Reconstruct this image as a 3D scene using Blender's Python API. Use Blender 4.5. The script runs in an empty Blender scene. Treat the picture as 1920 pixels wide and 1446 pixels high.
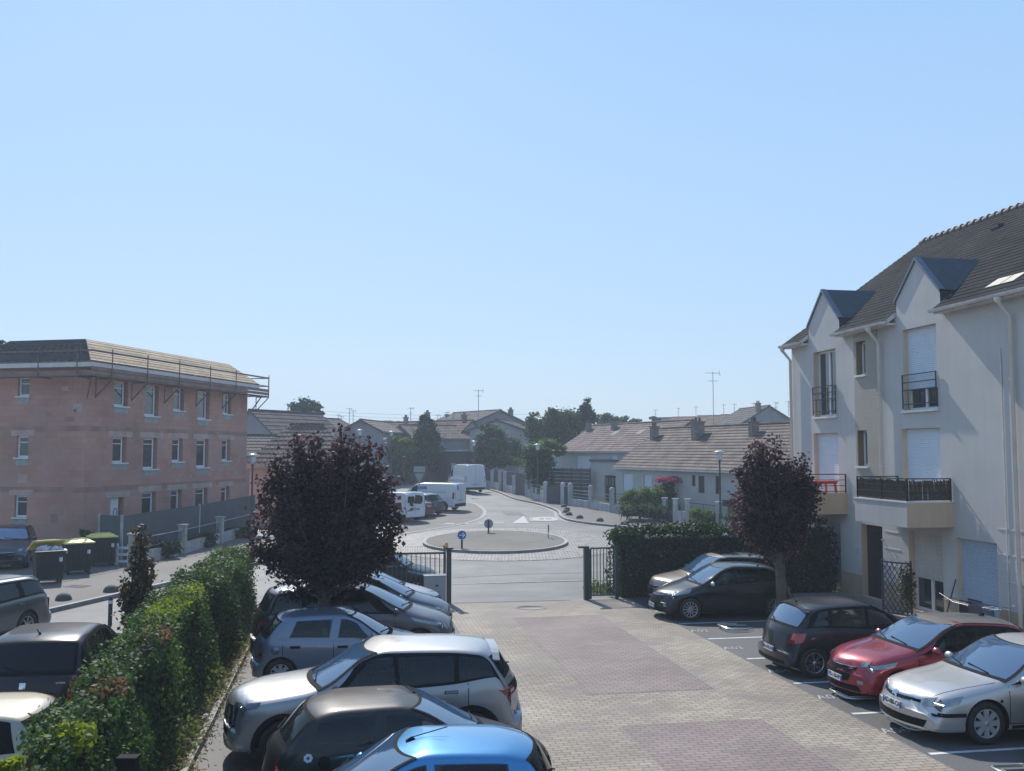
import bpy, bmesh, math, random
import numpy as np
from mathutils import Vector, Matrix
from mathutils.bvhtree import BVHTree
R=math.radians
rng=random.Random(7)
nrg=np.random.default_rng(11)
SC=bpy.context.scene
COL=SC.collection
# ---------------------------------------------------------------- camera, sky, sun
CH=4.65; F=1780.0; HZ=846.0; PITCH=math.atan((HZ-723)/F)
cam_d=bpy.data.cameras.new('camera'); cam=bpy.data.objects.new('camera',cam_d); COL.objects.link(cam)
cam.location=(0,0,CH); cam.rotation_euler=(R(90)+PITCH,0,0)
cam_d.sensor_width=36; cam_d.lens=36*F/1920; cam_d.clip_end=3000; cam_d.clip_start=.1
SC.camera=cam
SUN_AZ=R(-17.5); SUN_EL=R(43)          # azimuth from +Y, clockwise positive
w=bpy.data.worlds.new("World"); SC.world=w; w.use_nodes=True
nt=w.node_tree; bg=nt.nodes['Background']
sky=nt.nodes.new('ShaderNodeTexSky'); sky.sky_type='NISHITA'; sky.sun_disc=False
sky.sun_elevation=SUN_EL; sky.sun_rotation=SUN_AZ; sky.altitude=0; sky.air_density=1.0; sky.dust_density=.6; sky.ozone_density=2.5
def wn(t): return nt.nodes.new(t)
_tc=wn('ShaderNodeTexCoord'); _sp=wn('ShaderNodeSeparateXYZ'); nt.links.new(_tc.outputs['Generated'],_sp.inputs[0])
_cr=wn('ShaderNodeValToRGB'); _cr.color_ramp.interpolation='B_SPLINE'; _e=_cr.color_ramp.elements; _e[0].position=0; _e[0].color=(.47,.61,.76,1); _e[1].position=1; _e[1].color=(.10,.24,.60,1)
for p_,c_ in ((.06,(.46,.62,.80)),(.16,(.43,.63,.88)),(.32,(.39,.61,.91)),(.5,(.33,.57,.91))):
    q_=_e.new(p_); q_.color=(*c_,1)
nt.links.new(_sp.outputs['Z'],_cr.inputs[0])
_sc=wn('ShaderNodeVectorMath'); _sc.operation='SCALE'; _sc.inputs['Scale'].default_value=11.2; nt.links.new(_cr.outputs[0],_sc.inputs[0])
# clear sky model softly limited near the sun, then blended with the pale summer haze colours
_lim=wn('ShaderNodeVectorMath'); _lim.operation='MINIMUM'; nt.links.new(sky.outputs[0],_lim.inputs[0]); _lim.inputs[1].default_value=(8.5,9.2,10.2)
_mx=wn('ShaderNodeMixRGB'); _mx.inputs[0].default_value=.74; nt.links.new(_lim.outputs[0],_mx.inputs[1]); nt.links.new(_sc.outputs[0],_mx.inputs[2])
nt.links.new(_mx.outputs[0],bg.inputs[0]); bg.inputs[1].default_value=.1
sd=bpy.data.lights.new('sun','SUN'); sun=bpy.data.objects.new('sun',sd); COL.objects.link(sun)
sd.energy=4.6; sd.angle=R(.5); sd.color=(1,.95,.87)
sdir=Vector((math.sin(SUN_AZ)*math.cos(SUN_EL),math.cos(SUN_AZ)*math.cos(SUN_EL),math.sin(SUN_EL)))
sun.rotation_euler=sdir.to_track_quat('Z','Y').to_euler(); sun.location=(0,0,60)
SC.view_settings.view_transform='Standard'; SC.view_settings.look='None'; SC.view_settings.exposure=0.1; SC.view_settings.gamma=1
# ---------------------------------------------------------------- frames
TH=R(9.82)                               # the courtyard is turned by this much
def cw(r,s,z=0): return Vector((r*math.cos(TH)-s*math.sin(TH), r*math.sin(TH)+s*math.cos(TH), z))
def smooth(a,b,x):
    t=min(1,max(0,(x-a)/(b-a))); return t*t*(3-2*t)
def gz(Y):                               # the street climbs gently beyond the gate
    if Y<43: return 0.0
    if Y<49: return (Y-43)**2/12*.02
    return min(.06+(Y-49)*.02,1.55)
def ray(px,py):
    u=(px-960)/F; v=(723-py)/F; c,s=math.cos(PITCH),math.sin(PITCH)
    return Vector((u,c-v*s,s+v*c))
def G(px,py,dz=0.0):                     # ground point seen at a photo position
    d=ray(px,py); Y=30.
    for _ in range(60):
        z=gz(Y); t=(z-CH)/d.z if d.z<-1e-4 else 200
        Y=.5*Y+.5*min(260,t*d.y)
    return Vector((d.x/d.y*Y,Y,gz(Y)+dz))
def D(px,py,Y):                          # point at depth Y
    d=ray(px,py); t=Y/d.y
    return Vector((d.x*t,Y,CH+d.z*t))
# ---------------------------------------------------------------- materials
MATS={}
def nodes(name):
    m=bpy.data.materials.new(name); m.use_nodes=True
    t=m.node_tree; b=t.nodes['Principled BSDF']; return m,t,b
def pm(name,col,rough=.8,var=.12,scale=2.,bump=0.,bs=40.,metal=0.,coat=0.,spec=.5,streak=0.,trans=0.,alpha=1.):
    if name in MATS: return MATS[name]
    m,t,b=nodes(name); L=t.links
    b.inputs['Roughness'].default_value=rough; b.inputs['Metallic'].default_value=metal
    b.inputs['Coat Weight'].default_value=coat; b.inputs['Coat Roughness'].default_value=.04
    b.inputs['Specular IOR Level'].default_value=spec
    if alpha<1: b.inputs['Alpha'].default_value=alpha
    tc=t.nodes.new('ShaderNodeTexCoord'); n=t.nodes.new('ShaderNodeTexNoise'); n.inputs['Scale'].default_value=scale; n.inputs['Detail'].default_value=5
    L.new(tc.outputs['Object'],n.inputs['Vector'])
    cr=t.nodes.new('ShaderNodeValToRGB'); c=col
    cr.color_ramp.elements[0].position=.3; cr.color_ramp.elements[1].position=.7
    cr.color_ramp.elements[0].color=(c[0]*(1-var),c[1]*(1-var),c[2]*(1-var),1); cr.color_ramp.elements[1].color=(min(1,c[0]*(1+var)),min(1,c[1]*(1+var)),min(1,c[2]*(1+var)),1)
    L.new(n.outputs['Fac'],cr.inputs[0]); out=cr.outputs[0]
    if streak>0:
        mp=t.nodes.new('ShaderNodeMapping'); mp.inputs['Scale'].default_value=(3,3,.25); L.new(tc.outputs['Object'],mp.inputs[0])
        n2=t.nodes.new('ShaderNodeTexNoise'); n2.inputs['Scale'].default_value=1.6; n2.inputs['Detail'].default_value=6; L.new(mp.outputs[0],n2.inputs['Vector'])
        r2=t.nodes.new('ShaderNodeValToRGB'); r2.color_ramp.elements[0].position=.35; r2.color_ramp.elements[0].color=(1-streak,1-streak,1-streak*1.1,1); r2.color_ramp.elements[1].position=.6; r2.color_ramp.elements[1].color=(1,1,1,1)
        L.new(n2.outputs['Fac'],r2.inputs[0]); mx=t.nodes.new('ShaderNodeMixRGB'); mx.blend_type='MULTIPLY'; mx.inputs[0].default_value=1
        L.new(out,mx.inputs[1]); L.new(r2.outputs[0],mx.inputs[2]); out=mx.outputs[0]
    L.new(out,b.inputs['Base Color'])
    if bump>0:
        n3=t.nodes.new('ShaderNodeTexNoise'); n3.inputs['Scale'].default_value=bs; n3.inputs['Detail'].default_value=4; L.new(tc.outputs['Object'],n3.inputs['Vector'])
        bp=t.nodes.new('ShaderNodeBump'); bp.inputs['Strength'].default_value=bump; bp.inputs['Distance'].default_value=.02
        L.new(n3.outputs['Fac'],bp.inputs['Height']); L.new(bp.outputs[0],b.inputs['Normal'])
    MATS[name]=m; return m
def brickmat(name,c1,c2,mortar,bw,bh,ms=.004,rough=.85,bump=.5,off=.5,nscale=.6,nvar=.25,sq=1.0,patch=None,dist=.01,spec=.3):
    if name in MATS: return MATS[name]
    m,t,b=nodes(name); L=t.links; b.inputs['Roughness'].default_value=rough; b.inputs['Specular IOR Level'].default_value=spec
    uv=t.nodes.new('ShaderNodeUVMap'); br=t.nodes.new('ShaderNodeTexBrick'); L.new(uv.outputs[0],br.inputs['Vector'])
    br.offset=off; br.squash=sq
    br.inputs['Color1'].default_value=(*c1,1); br.inputs['Color2'].default_value=(*c2,1); br.inputs['Mortar'].default_value=(*mortar,1)
    br.inputs['Scale'].default_value=1; br.inputs['Brick Width'].default_value=bw; br.inputs['Row Height'].default_value=bh; br.inputs['Mortar Size'].default_value=ms; br.inputs['Mortar Smooth'].default_value=.2
    n=t.nodes.new('ShaderNodeTexNoise'); n.inputs['Scale'].default_value=nscale; n.inputs['Detail'].default_value=6; L.new(uv.outputs[0],n.inputs['Vector'])
    cr=t.nodes.new('ShaderNodeValToRGB'); cr.color_ramp.elements[0].position=.3; cr.color_ramp.elements[1].position=.7
    cr.color_ramp.elements[0].color=(1-nvar,)*3+(1,); cr.color_ramp.elements[1].color=(1+nvar*.5,)*3+(1,)
    L.new(n.outputs['Fac'],cr.inputs[0])
    mx=t.nodes.new('ShaderNodeMixRGB'); mx.blend_type='MULTIPLY'; mx.inputs[0].default_value=1; L.new(br.outputs['Color'],mx.inputs[1]); L.new(cr.outputs[0],mx.inputs[2]); out=mx.outputs[0]
    if patch:
        n2=t.nodes.new('ShaderNodeTexNoise'); n2.inputs['Scale'].default_value=patch[1]; n2.inputs['Detail'].default_value=3; L.new(uv.outputs[0],n2.inputs['Vector'])
        r2=t.nodes.new('ShaderNodeValToRGB'); r2.color_ramp.elements[0].position=.5; r2.color_ramp.elements[0].color=(0,0,0,1); r2.color_ramp.elements[1].position=.62; r2.color_ramp.elements[1].color=(patch[2],)*3+(1,)
        L.new(n2.outputs['Fac'],r2.inputs[0]); m2=t.nodes.new('ShaderNodeMixRGB'); L.new(r2.outputs[0],m2.inputs[0]); L.new(out,m2.inputs[1]); m2.inputs[2].default_value=(*patch[0],1); out=m2.outputs[0]
    L.new(out,b.inputs['Base Color'])
    bp=t.nodes.new('ShaderNodeBump'); bp.inputs['Strength'].default_value=bump; bp.inputs['Distance'].default_value=dist; bp.invert=True
    L.new(br.outputs['Fac'],bp.inputs['Height']); L.new(bp.outputs[0],b.inputs['Normal'])
    MATS[name]=m; return m
def leafmat(name,c1,c2,c3=None,trans=.35,nscale=1.2,rough=.45):
    if name in MATS: return MATS[name]
    m,t,b=nodes(name); L=t.links; b.inputs['Roughness'].default_value=.6; b.inputs['Specular IOR Level'].default_value=.18
    g=t.nodes.new('ShaderNodeNewGeometry'); tc=t.nodes.new('ShaderNodeTexCoord')
    n=t.nodes.new('ShaderNodeTexNoise'); n.inputs['Scale'].default_value=nscale; n.inputs['Detail'].default_value=2; L.new(tc.outputs['Object'],n.inputs['Vector'])
    ad=t.nodes.new('ShaderNodeMath'); ad.operation='MULTIPLY_ADD'; L.new(g.outputs['Random Per Island'],ad.inputs[0]); ad.inputs[1].default_value=.55
    s2=t.nodes.new('ShaderNodeMath'); s2.operation='MULTIPLY_ADD'; L.new(n.outputs['Fac'],s2.inputs[0]); s2.inputs[1].default_value=1.6; s2.inputs[2].default_value=-.58
    L.new(s2.outputs[0],ad.inputs[2])
    cr=t.nodes.new('ShaderNodeValToRGB'); e=cr.color_ramp.elements; e[0].position=.1; e[1].position=.8; e[0].color=(*c1,1); e[1].color=(*c2,1)
    if c3: x=cr.color_ramp.elements.new(.97); x.color=(*c3,1)
    L.new(ad.outputs[0],cr.inputs[0]); L.new(cr.outputs[0],b.inputs['Base Color'])
    tr=t.nodes.new('ShaderNodeBsdfTranslucent'); hs=t.nodes.new('ShaderNodeHueSaturation'); hs.inputs['Value'].default_value=1.5; hs.inputs['Saturation'].default_value=1.15; L.new(cr.outputs[0],hs.inputs['Color']); L.new(hs.outputs[0],tr.inputs[0])
    mx=t.nodes.new('ShaderNodeMixShader'); mx.inputs[0].default_value=trans; L.new(b.outputs[0],mx.inputs[1]); L.new(tr.outputs[0],mx.inputs[2])
    L.new(mx.outputs[0],t.nodes['Material Output'].inputs[0])
    MATS[name]=m; return m
# ---------------------------------------------------------------- mesh builder
class MB:
    def __init__(s): s.v=[]; s.f=[]; s.mi=[]; s.sm=[]; s.mats=[]
    def m(s,mat):
        if mat not in s.mats: s.mats.append(mat)
        return s.mats.index(mat)
    def face(s,pts,mat,sm=False):
        i=len(s.v); s.v+= [tuple(p) for p in pts]; s.f.append(tuple(range(i,i+len(pts)))); s.mi.append(s.m(mat)); s.sm.append(sm); return s
    def raw(s,verts,faces,mat,sm=False):
        i=len(s.v); s.v+=[tuple(p) for p in verts]; k=s.m(mat)
        for f in faces: s.f.append(tuple(a+i for a in f)); s.mi.append(k); s.sm.append(sm)
        return s
    def box(s,c,d,mat,rz=0,M=None):
        x,y,z=d[0]/2,d[1]/2,d[2]/2
        vs=[Vector(p) for p in ((-x,-y,-z),(x,-y,-z),(x,y,-z),(-x,y,-z),(-x,-y,z),(x,-y,z),(x,y,z),(-x,y,z))]
        T=Matrix.Translation(Vector(c))@Matrix.Rotation(rz,4,'Z')
        if M is not None: T=Matrix.Translation(Vector(c))@M
        vs=[T@p for p in vs]
        return s.raw(vs,((0,3,2,1),(4,5,6,7),(0,1,5,4),(1,2,6,5),(2,3,7,6),(3,0,4,7)),mat)
    def box2(s,a,b,mat): return s.box([(a[i]+b[i])/2 for i in range(3)],[abs(b[i]-a[i]) for i in range(3)],mat)
    def bar(s,p,q,wd,ht,mat):            # square bar from p to q
        p=Vector(p);q=Vector(q);d=q-p;l=d.length
        if l<1e-5: return s
        d.normalize(); up=Vector((0,0,1)) if abs(d.z)<.95 else Vector((0,1,0))
        x=d.cross(up).normalized(); y=x.cross(d).normalized()
        vs=[]
        for e in (p,q):
            for a,b in ((-1,-1),(1,-1),(1,1),(-1,1)): vs.append(e+x*(a*wd/2)+y*(b*ht/2))
        return s.raw(vs,((3,2,1,0),(4,5,6,7),(0,1,5,4),(1,2,6,5),(2,3,7,6),(3,0,4,7)),mat)
    def tube(s,pts,rad,mat,n=8,cap=True):
        pts=[Vector(p) for p in pts]
        if not hasattr(rad,'__len__'): rad=[rad]*len(pts)
        vs=[];fs=[]
        for i,p in enumerate(pts):
            d=(pts[min(i+1,len(pts)-1)]-pts[max(i-1,0)]).normalized()
            up=Vector((0,0,1)) if abs(d.z)<.9 else Vector((1,0,0))
            x=d.cross(up).normalized(); y=d.cross(x).normalized()
            for k in range(n):
                a=2*math.pi*k/n; vs.append(p+x*(math.cos(a)*rad[i])+y*(math.sin(a)*rad[i]))
        for i in range(len(pts)-1):
            for k in range(n):
                a=i*n+k;b=i*n+(k+1)%n; fs.append((a,b,b+n,a+n))
        s.raw(vs,fs,mat,True)
        if cap:
            s.face([vs[k] for k in range(n)][::-1],mat); s.face(vs[-n:],mat)
        return s
    def lathe(s,prof,mat,n=24,c=(0,0,0),axis='Z',sm=True):
        vs=[];fs=[]
        for r,h in prof:
            for k in range(n):
                a=2*math.pi*k/n; x,y=r*math.cos(a),r*math.sin(a)
                p=(x,y,h) if axis=='Z' else (x,h,y)
                vs.append((p[0]+c[0],p[1]+c[1],p[2]+c[2]))
        for i in range(len(prof)-1):
            for k in range(n):
                a=i*n+k;b=i*n+(k+1)%n; fs.append((a,b,b+n,a+n) if axis=='Z' else (a,a+n,b+n,b))
        return s.raw(vs,fs,mat,sm)
    def prism(s,poly,z0,z1,mat,side=None):
        n=len(poly); side=side or mat
        a=sum(poly[i][0]*poly[(i+1)%n][1]-poly[(i+1)%n][0]*poly[i][1] for i in range(n))
        if a<0: poly=poly[::-1]
        f0=z0 if callable(z0) else (lambda p:z0); f1=z1 if callable(z1) else (lambda p:z1)
        s.face([(p[0],p[1],f1(p)) for p in poly],mat)
        s.face([(p[0],p[1],f0(p)) for p in poly][::-1],side)
        for i in range(n):
            p,q=poly[i],poly[(i+1)%n]
            s.face([(p[0],p[1],f0(p)),(q[0],q[1],f0(q)),(q[0],q[1],f1(q)),(p[0],p[1],f1(p))],side)
        return s
    def each(s,name,parent=None,loc=None):
        """every connected piece as an object of its own"""
        par=list(range(len(s.v)))
        def fd(a):
            while par[a]!=a: par[a]=par[par[a]]; a=par[a]
            return a
        key={}
        for i,v in enumerate(s.v):
            k=(round(v[0],4),round(v[1],4),round(v[2],4))
            if k in key: par[fd(i)]=fd(key[k])
            else: key[k]=i
        for f in s.f:
            for a in f[1:]: par[fd(a)]=fd(f[0])
        gr={}
        for i,f in enumerate(s.f): gr.setdefault(fd(f[0]),[]).append(i)
        out=[]
        for g in gr.values():
            m=MB()
            for i in g: m.face([s.v[a] for a in s.f[i]],s.mats[s.mi[i]],s.sm[i])
            out.append(m.build(name,parent,loc,weld=True))
        return out
    def build(s,name,parent=None,loc=None,rz=None,uv=True,weld=False,bevel=0):
        me=bpy.data.meshes.new(name); me.from_pydata(s.v,[],s.f)
        for m in s.mats: me.materials.append(m)
        me.polygons.foreach_set('material_index',s.mi); me.polygons.foreach_set('use_smooth',s.sm)
        if uv and len(s.f)<60000:
            ul=me.uv_layers.new(name='UVMap'); co=np.zeros(len(me.loops)*2)
            for p in me.polygons:
                n=p.normal
                t1=Vector((0,0,1)).cross(n)
                if t1.length<.05: t1=Vector((1,0,0)); t2=Vector((0,1,0))
                else: t1.normalize(); t2=n.cross(t1)
                for li in p.loop_indices:
                    v=me.vertices[me.loops[li].vertex_index].co; co[2*li]=v.dot(t1); co[2*li+1]=v.dot(t2)
            ul.data.foreach_set('uv',co)
        if weld:
            bm=bmesh.new(); bm.from_mesh(me); bmesh.ops.remove_doubles(bm,verts=bm.verts,dist=1e-4); bm.to_mesh(me); bm.free()
        me.update(); o=bpy.data.objects.new(name,me); COL.objects.link(o)
        if parent is not None: o.parent=parent
        if loc is not None: o.location=loc
        if rz is not None: o.rotation_euler=(0,0,rz)
        if bevel>0:
            bv=o.modifiers.new('bevel','BEVEL'); bv.width=bevel; bv.segments=2; bv.limit_method='ANGLE'; bv.angle_limit=R(40)
        return o
def thing(name,label,cat,loc=(0,0,0),rz=0,group=None):
    o=bpy.data.objects.new(name,None); COL.objects.link(o); o.location=loc; o.rotation_euler=(0,0,rz); o.empty_display_size=.2
    o['label']=label; o['category']=cat
    if group: o['group']=group
    return o
def tag(o,label,cat,group=None):
    o['label']=label; o['category']=cat
    if group: o['group']=group
    return o
def struct(o,kind='structure'): o['kind']=kind; return o
def copy_tree(o,parent=None):
    c=o.copy(); COL.objects.link(c)
    if parent is not None: c.parent=parent
    for ch in list(o.children): copy_tree(ch,c)
    return c
def text(s,size,mat,name='lettering',parent=None,loc=(0,0,0),rot=(0,0,0),align='CENTER',extr=.0,sx=1.0,bold=0.0):
    c=bpy.data.curves.new(name,'FONT'); c.body=s; c.size=size; c.align_x=align; c.align_y='CENTER'; c.extrude=extr; c.resolution_u=2; c.offset=bold
    o=bpy.data.objects.new(name,c); COL.objects.link(o)
    dg=bpy.context.evaluated_depsgraph_get(); me=bpy.data.meshes.new_from_object(o.evaluated_get(dg)); bpy.data.objects.remove(o)
    me.materials.clear(); me.materials.append(mat); o=bpy.data.objects.new(name,me); COL.objects.link(o)
    o.location=loc; o.rotation_euler=rot; o.scale=(sx,1,1)
    if parent is not None: o.parent=parent
    return o
# wall with openings. Frame: O origin, U along, N outward normal; holes (u0,u1,z0,z1)
def wall(mb,O,U,N,u0,u1,z0,z1,holes,mat,reveal=.2,rmat=None,mats_by_z=None,usplit=None):
    O=Vector(O);U=Vector(U).normalized();N=Vector(N).normalized();Z=Vector((0,0,1)); rmat=rmat or mat
    us=sorted(set([u0,u1]+[h[0] for h in holes]+[h[1] for h in holes]+list(usplit or []))); zs=sorted(set([z0,z1]+[h[2] for h in holes]+[h[3] for h in holes]+([a for a,_ in mats_by_z] if mats_by_z else [])))
    P=lambda u,z,d=0:O+U*u+Z*z-N*d
    flip=U.cross(Z).dot(N)<0
    def q(pts,m): mb.face(pts[::-1] if flip else pts,m)
    for i in range(len(us)-1):
        for j in range(len(zs)-1):
            a,b,c,d=us[i],us[i+1],zs[j],zs[j+1]
            if a<u0-1e-6 or b>u1+1e-6 or c<z0-1e-6 or d>z1+1e-6: continue
            if any(h[0]-1e-6<=a and b<=h[1]+1e-6 and h[2]-1e-6<=c and d<=h[3]+1e-6 for h in holes): continue
            m=mat
            if mats_by_z:
                for zt,mm in mats_by_z:
                    if d<=zt+1e-6: m=mm; break
            q([P(a,c),P(b,c),P(b,d),P(a,d)],m)
    for h in holes:
        a,b,c,d=h[:4]; rv=h[4] if len(h)>4 else reveal
        q([P(a,c),P(a,d),P(a,d,rv),P(a,c,rv)][::-1],rmat); q([P(b,c),P(b,c,rv),P(b,d,rv),P(b,d)][::-1],rmat)
        q([P(a,d),P(b,d),P(b,d,rv),P(a,d,rv)][::-1],rmat); q([P(a,c),P(a,c,rv),P(b,c,rv),P(b,c)][::-1],rmat)
    return mb
def obox(mb,O,U,N,u0,u1,z0,z1,d0,d1,mat):
    """box in wall frame, d measured outward from the wall plane"""
    O=Vector(O);U=Vector(U).normalized();N=Vector(N).normalized();Z=Vector((0,0,1))
    vs=[O+U*u+Z*z+N*d for z in (z0,z1) for (u,d) in ((u0,d0),(u1,d0),(u1,d1),(u0,d1))]
    fs=[(0,1,2,3),(7,6,5,4),(4,5,1,0),(5,6,2,1),(6,7,3,2),(7,4,0,3)]
    if U.cross(N).dot(Z)>0: fs=[f[::-1] for f in fs]
    return mb.raw(vs,fs,mat)
white_paint=pm('white_window_plastic',(.72,.74,.76),.4,.04)
glass=pm('window_glass',(.035,.045,.055),.06,.2,.4,spec=.7,coat=.5)
dark_metal=pm('dark_railing_metal',(.03,.035,.04),.5,.1)
zinc=pm('zinc_sheet',(.16,.19,.22),.5,.1,metal=.6)
def window(parent,O,U,N,u0,u1,z0,z1,depth=.14,mull=1,trans=None,frame=.06,mat=None,gmat=None,name='window'):
    """framed window set back in its opening, with its panes as a sub-part"""
    mat=mat or white_paint; f=MB(); 
    obox(f,O,U,N,u0,u0+frame,z0,z1,-depth-.05,-depth,mat); obox(f,O,U,N,u1-frame,u1,z0,z1,-depth-.05,-depth,mat)
    obox(f,O,U,N,u0+frame,u1-frame,z0,z0+frame,-depth-.05,-depth,mat); obox(f,O,U,N,u0+frame,u1-frame,z1-frame,z1,-depth-.05,-depth,mat)
    for k in range(mull):
        uc=u0+(u1-u0)*(k+1)/(mull+1); obox(f,O,U,N,uc-.05,uc+.05,z0+frame,z1-frame,-depth-.05,-depth+.01,mat)
    if trans: obox(f,O,U,N,u0+frame,u1-frame,trans-.02,trans+.02,-depth-.047,-depth-.003,mat)
    fo=f.build(name,parent)
    g=MB(); obox(g,O,U,N,u0+frame*.8,u1-frame*.8,z0+frame*.8,z1-frame*.8,-depth-.04,-depth-.03,gmat or glass)
    g.build('pane',fo); return fo
# ================================================================ GROUND
def gravelly(name,col,var=.25,rough=.9,bump=.35,fine=220.,patch=.35,spec=.3,dots=.0):
    m,t,b=nodes(name); L=t.links; b.inputs['Roughness'].default_value=rough; b.inputs['Specular IOR Level'].default_value=spec
    tc=t.nodes.new('ShaderNodeTexCoord')
    def noise(sc,det=5,rg=.6):
        n=t.nodes.new('ShaderNodeTexNoise'); n.inputs['Scale'].default_value=sc; n.inputs['Detail'].default_value=det; n.inputs['Roughness'].default_value=rg; L.new(tc.outputs['Object'],n.inputs['Vector']); return n
    def ramp(n,a,b2,p=.35,q=.65):
        r=t.nodes.new('ShaderNodeValToRGB'); r.color_ramp.elements[0].position=p; r.color_ramp.elements[1].position=q; r.color_ramp.elements[0].color=(*a,1); r.color_ramp.elements[1].color=(*b2,1); L.new(n.outputs['Fac'],r.inputs[0]); return r
    a=noise(.35,6); r1=ramp(a,tuple(c*(1-patch) for c in col),tuple(min(1,c*(1+patch*.5)) for c in col),.3,.7)
    f=noise(fine/8,8,.8); r2=ramp(f,(1-var,)*3,(1+var,)*3,.35,.65)
    mx=t.nodes.new('ShaderNodeMixRGB'); mx.blend_type='MULTIPLY'; mx.inputs[0].default_value=1; L.new(r1.outputs[0],mx.inputs[1]); L.new(r2.outputs[0],mx.inputs[2])
    L.new(mx.outputs[0],b.inputs['Base Color'])
    bp=t.nodes.new('ShaderNodeBump'); bp.inputs['Strength'].default_value=bump; bp.inputs['Distance'].default_value=.01; L.new(f.outputs['Fac'],bp.inputs['Height']); L.new(bp.outputs[0],b.inputs['Normal'])
    MATS[name]=m; return m
M_ground=gravelly('dry_earth',(.16,.15,.11),.3)
M_road=gravelly('street_asphalt',(.165,.163,.16),.35,rough=.7,fine=260,patch=.38,spec=.4)
M_road_dark=gravelly('lot_asphalt',(.10,.10,.10),.35,rough=.7,fine=260,patch=.25,spec=.45)
M_pav=gravelly('pavement_asphalt',(.14,.13,.12),.3,rough=.75,patch=.2)
M_island=gravelly('island_asphalt',(.15,.14,.12),.3,rough=.8,patch=.25)
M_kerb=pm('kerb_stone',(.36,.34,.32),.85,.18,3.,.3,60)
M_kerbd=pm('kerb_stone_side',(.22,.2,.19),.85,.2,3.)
M_grass=gravelly('garden_lawn',(.07,.09,.03),.5,patch=.4)
M_soil=gravelly('bed_soil',(.13,.105,.075),.45,patch=.45)
M_conc=gravelly('concrete_strip',(.27,.25,.23),.15,patch=.15)
M_mark=pm('road_marking_paint',(.62,.62,.6),.6,.22,6.)
M_markold=pm('worn_marking_paint',(.4,.4,.39),.7,.35,9.)
M_pave_grey=brickmat('grey_pavers',(.37,.315,.245),(.275,.235,.19),(.07,.06,.05),.222,.112,.007,rough=.75,bump=.6,nscale=.33,nvar=.34,spec=.4,patch=((.17,.15,.135),.55,.55))
M_pave_red=brickmat('red_pavers',(.27,.205,.185),(.215,.175,.16),(.075,.06,.055),.222,.112,.007,rough=.75,bump=.6,nscale=.5,nvar=.25,spec=.4)
M_cob=brickmat('granite_setts',(.55,.50,.46),(.30,.27,.25),(.05,.045,.04),.30,.19,.045,rough=.6,bump=1.,nscale=2.5,nvar=.35,dist=.05,spec=.5)
def sheet(name,poly,dz,mat,thick=0,side=None,local=False,kind='structure',mats=None):
    """polygon draped on the ground; local=True: poly in courtyard coordinates (r,s)"""
    bm=bmesh.new(); 
    a=sum(poly[i][0]*poly[(i+1)%len(poly)][1]-poly[(i+1)%len(poly)][0]*poly[i][1] for i in range(len(poly)))
    if a<0: poly=poly[::-1]
    vs=[bm.verts.new((p[0],p[1],0)) for p in poly]; f=bm.faces.new(vs)
    if len(poly)>4: bmesh.ops.triangulate(bm,faces=bm.faces[:])
    if not local:
        ymax=max(p[1] for p in poly)
        ys=[43+.75*i for i in range(9)]+[124.0]
        for y in ys:
            bmesh.ops.bisect_plane(bm,geom=bm.verts[:]+bm.edges[:]+bm.faces[:],plane_co=(0,y,0),plane_no=(0,1,0))
        for v in bm.verts: v.co.z=gz(v.co.y)+dz
    else:
        for v in bm.verts: v.co.z=dz
    if thick:
        be=[e for e in bm.edges if e.is_boundary]
        r=bmesh.ops.extrude_edge_only(bm,edges=be); nv=[g for g in r['geom'] if isinstance(g,bmesh.types.BMVert)]
        for v in nv: v.co.z-=thick
        bmesh.ops.recalc_face_normals(bm,faces=bm.faces[:])
    bm.normal_update()
    mb=MB()
    for fc in bm.faces:
        n=fc.normal; pts=[v.co.copy() for v in fc.verts]
        up=abs(n.z)>.5
        if up and n.z<0: pts=pts[::-1]
        mb.face(pts,mat if up else (side or mat))
    bm.free()
    o=mb.build(name,rz=TH if local else None); o['kind']=kind; return o
def circ(cx,cy,rx,ry,n=48): return [(cx+rx*math.cos(2*math.pi*k/n),cy+ry*math.sin(2*math.pi*k/n)) for k in range(n)]
def strip_poly(pts,wd):
    pts=[Vector((p[0],p[1])) for p in pts]; Lp=[];Rp=[]
    for i,p in enumerate(pts):
        d=(pts[min(i+1,len(pts)-1)]-pts[max(i-1,0)]).normalized(); n=Vector((-d.y,d.x))
        Lp.append(p+n*wd/2); Rp.append(p-n*wd/2)
    return Lp,Rp
def strip(name,pts,wd,dz,mat,height=0,side=None,kind='structure'):
    """ribbon along a polyline: kerb (height>0) or painted line"""
    P=[Vector((p[0],p[1])) for p in pts]; Q=[]
    for i in range(len(P)-1):
        n=max(1,int((P[i+1]-P[i]).length/1.0)); Q+=[P[i].lerp(P[i+1],k/n) for k in range(n)]
    Q.append(P[-1]); A,B=strip_poly(Q,wd); mb=MB()
    def z(p): return gz(p[1])+dz+height
    for i in range(len(Q)-1):
        a,b,c,d=A[i],B[i],B[i+1],A[i+1]
        mb.face([(a[0],a[1],z(a)),(b[0],b[1],z(b)),(c[0],c[1],z(c)),(d[0],d[1],z(d))],mat)
        if height:
            for (p,q) in ((a,d),(c,b)):
                mb.face([(p[0],p[1],z(p)),(q[0],q[1],z(q)),(q[0],q[1],z(q)-height-.05),(p[0],p[1],z(p)-height-.05)],side or mat)
    o=mb.build(name); o['kind']=kind; return o
def gp(l): return [G(x,y).xy for x,y in l]
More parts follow.
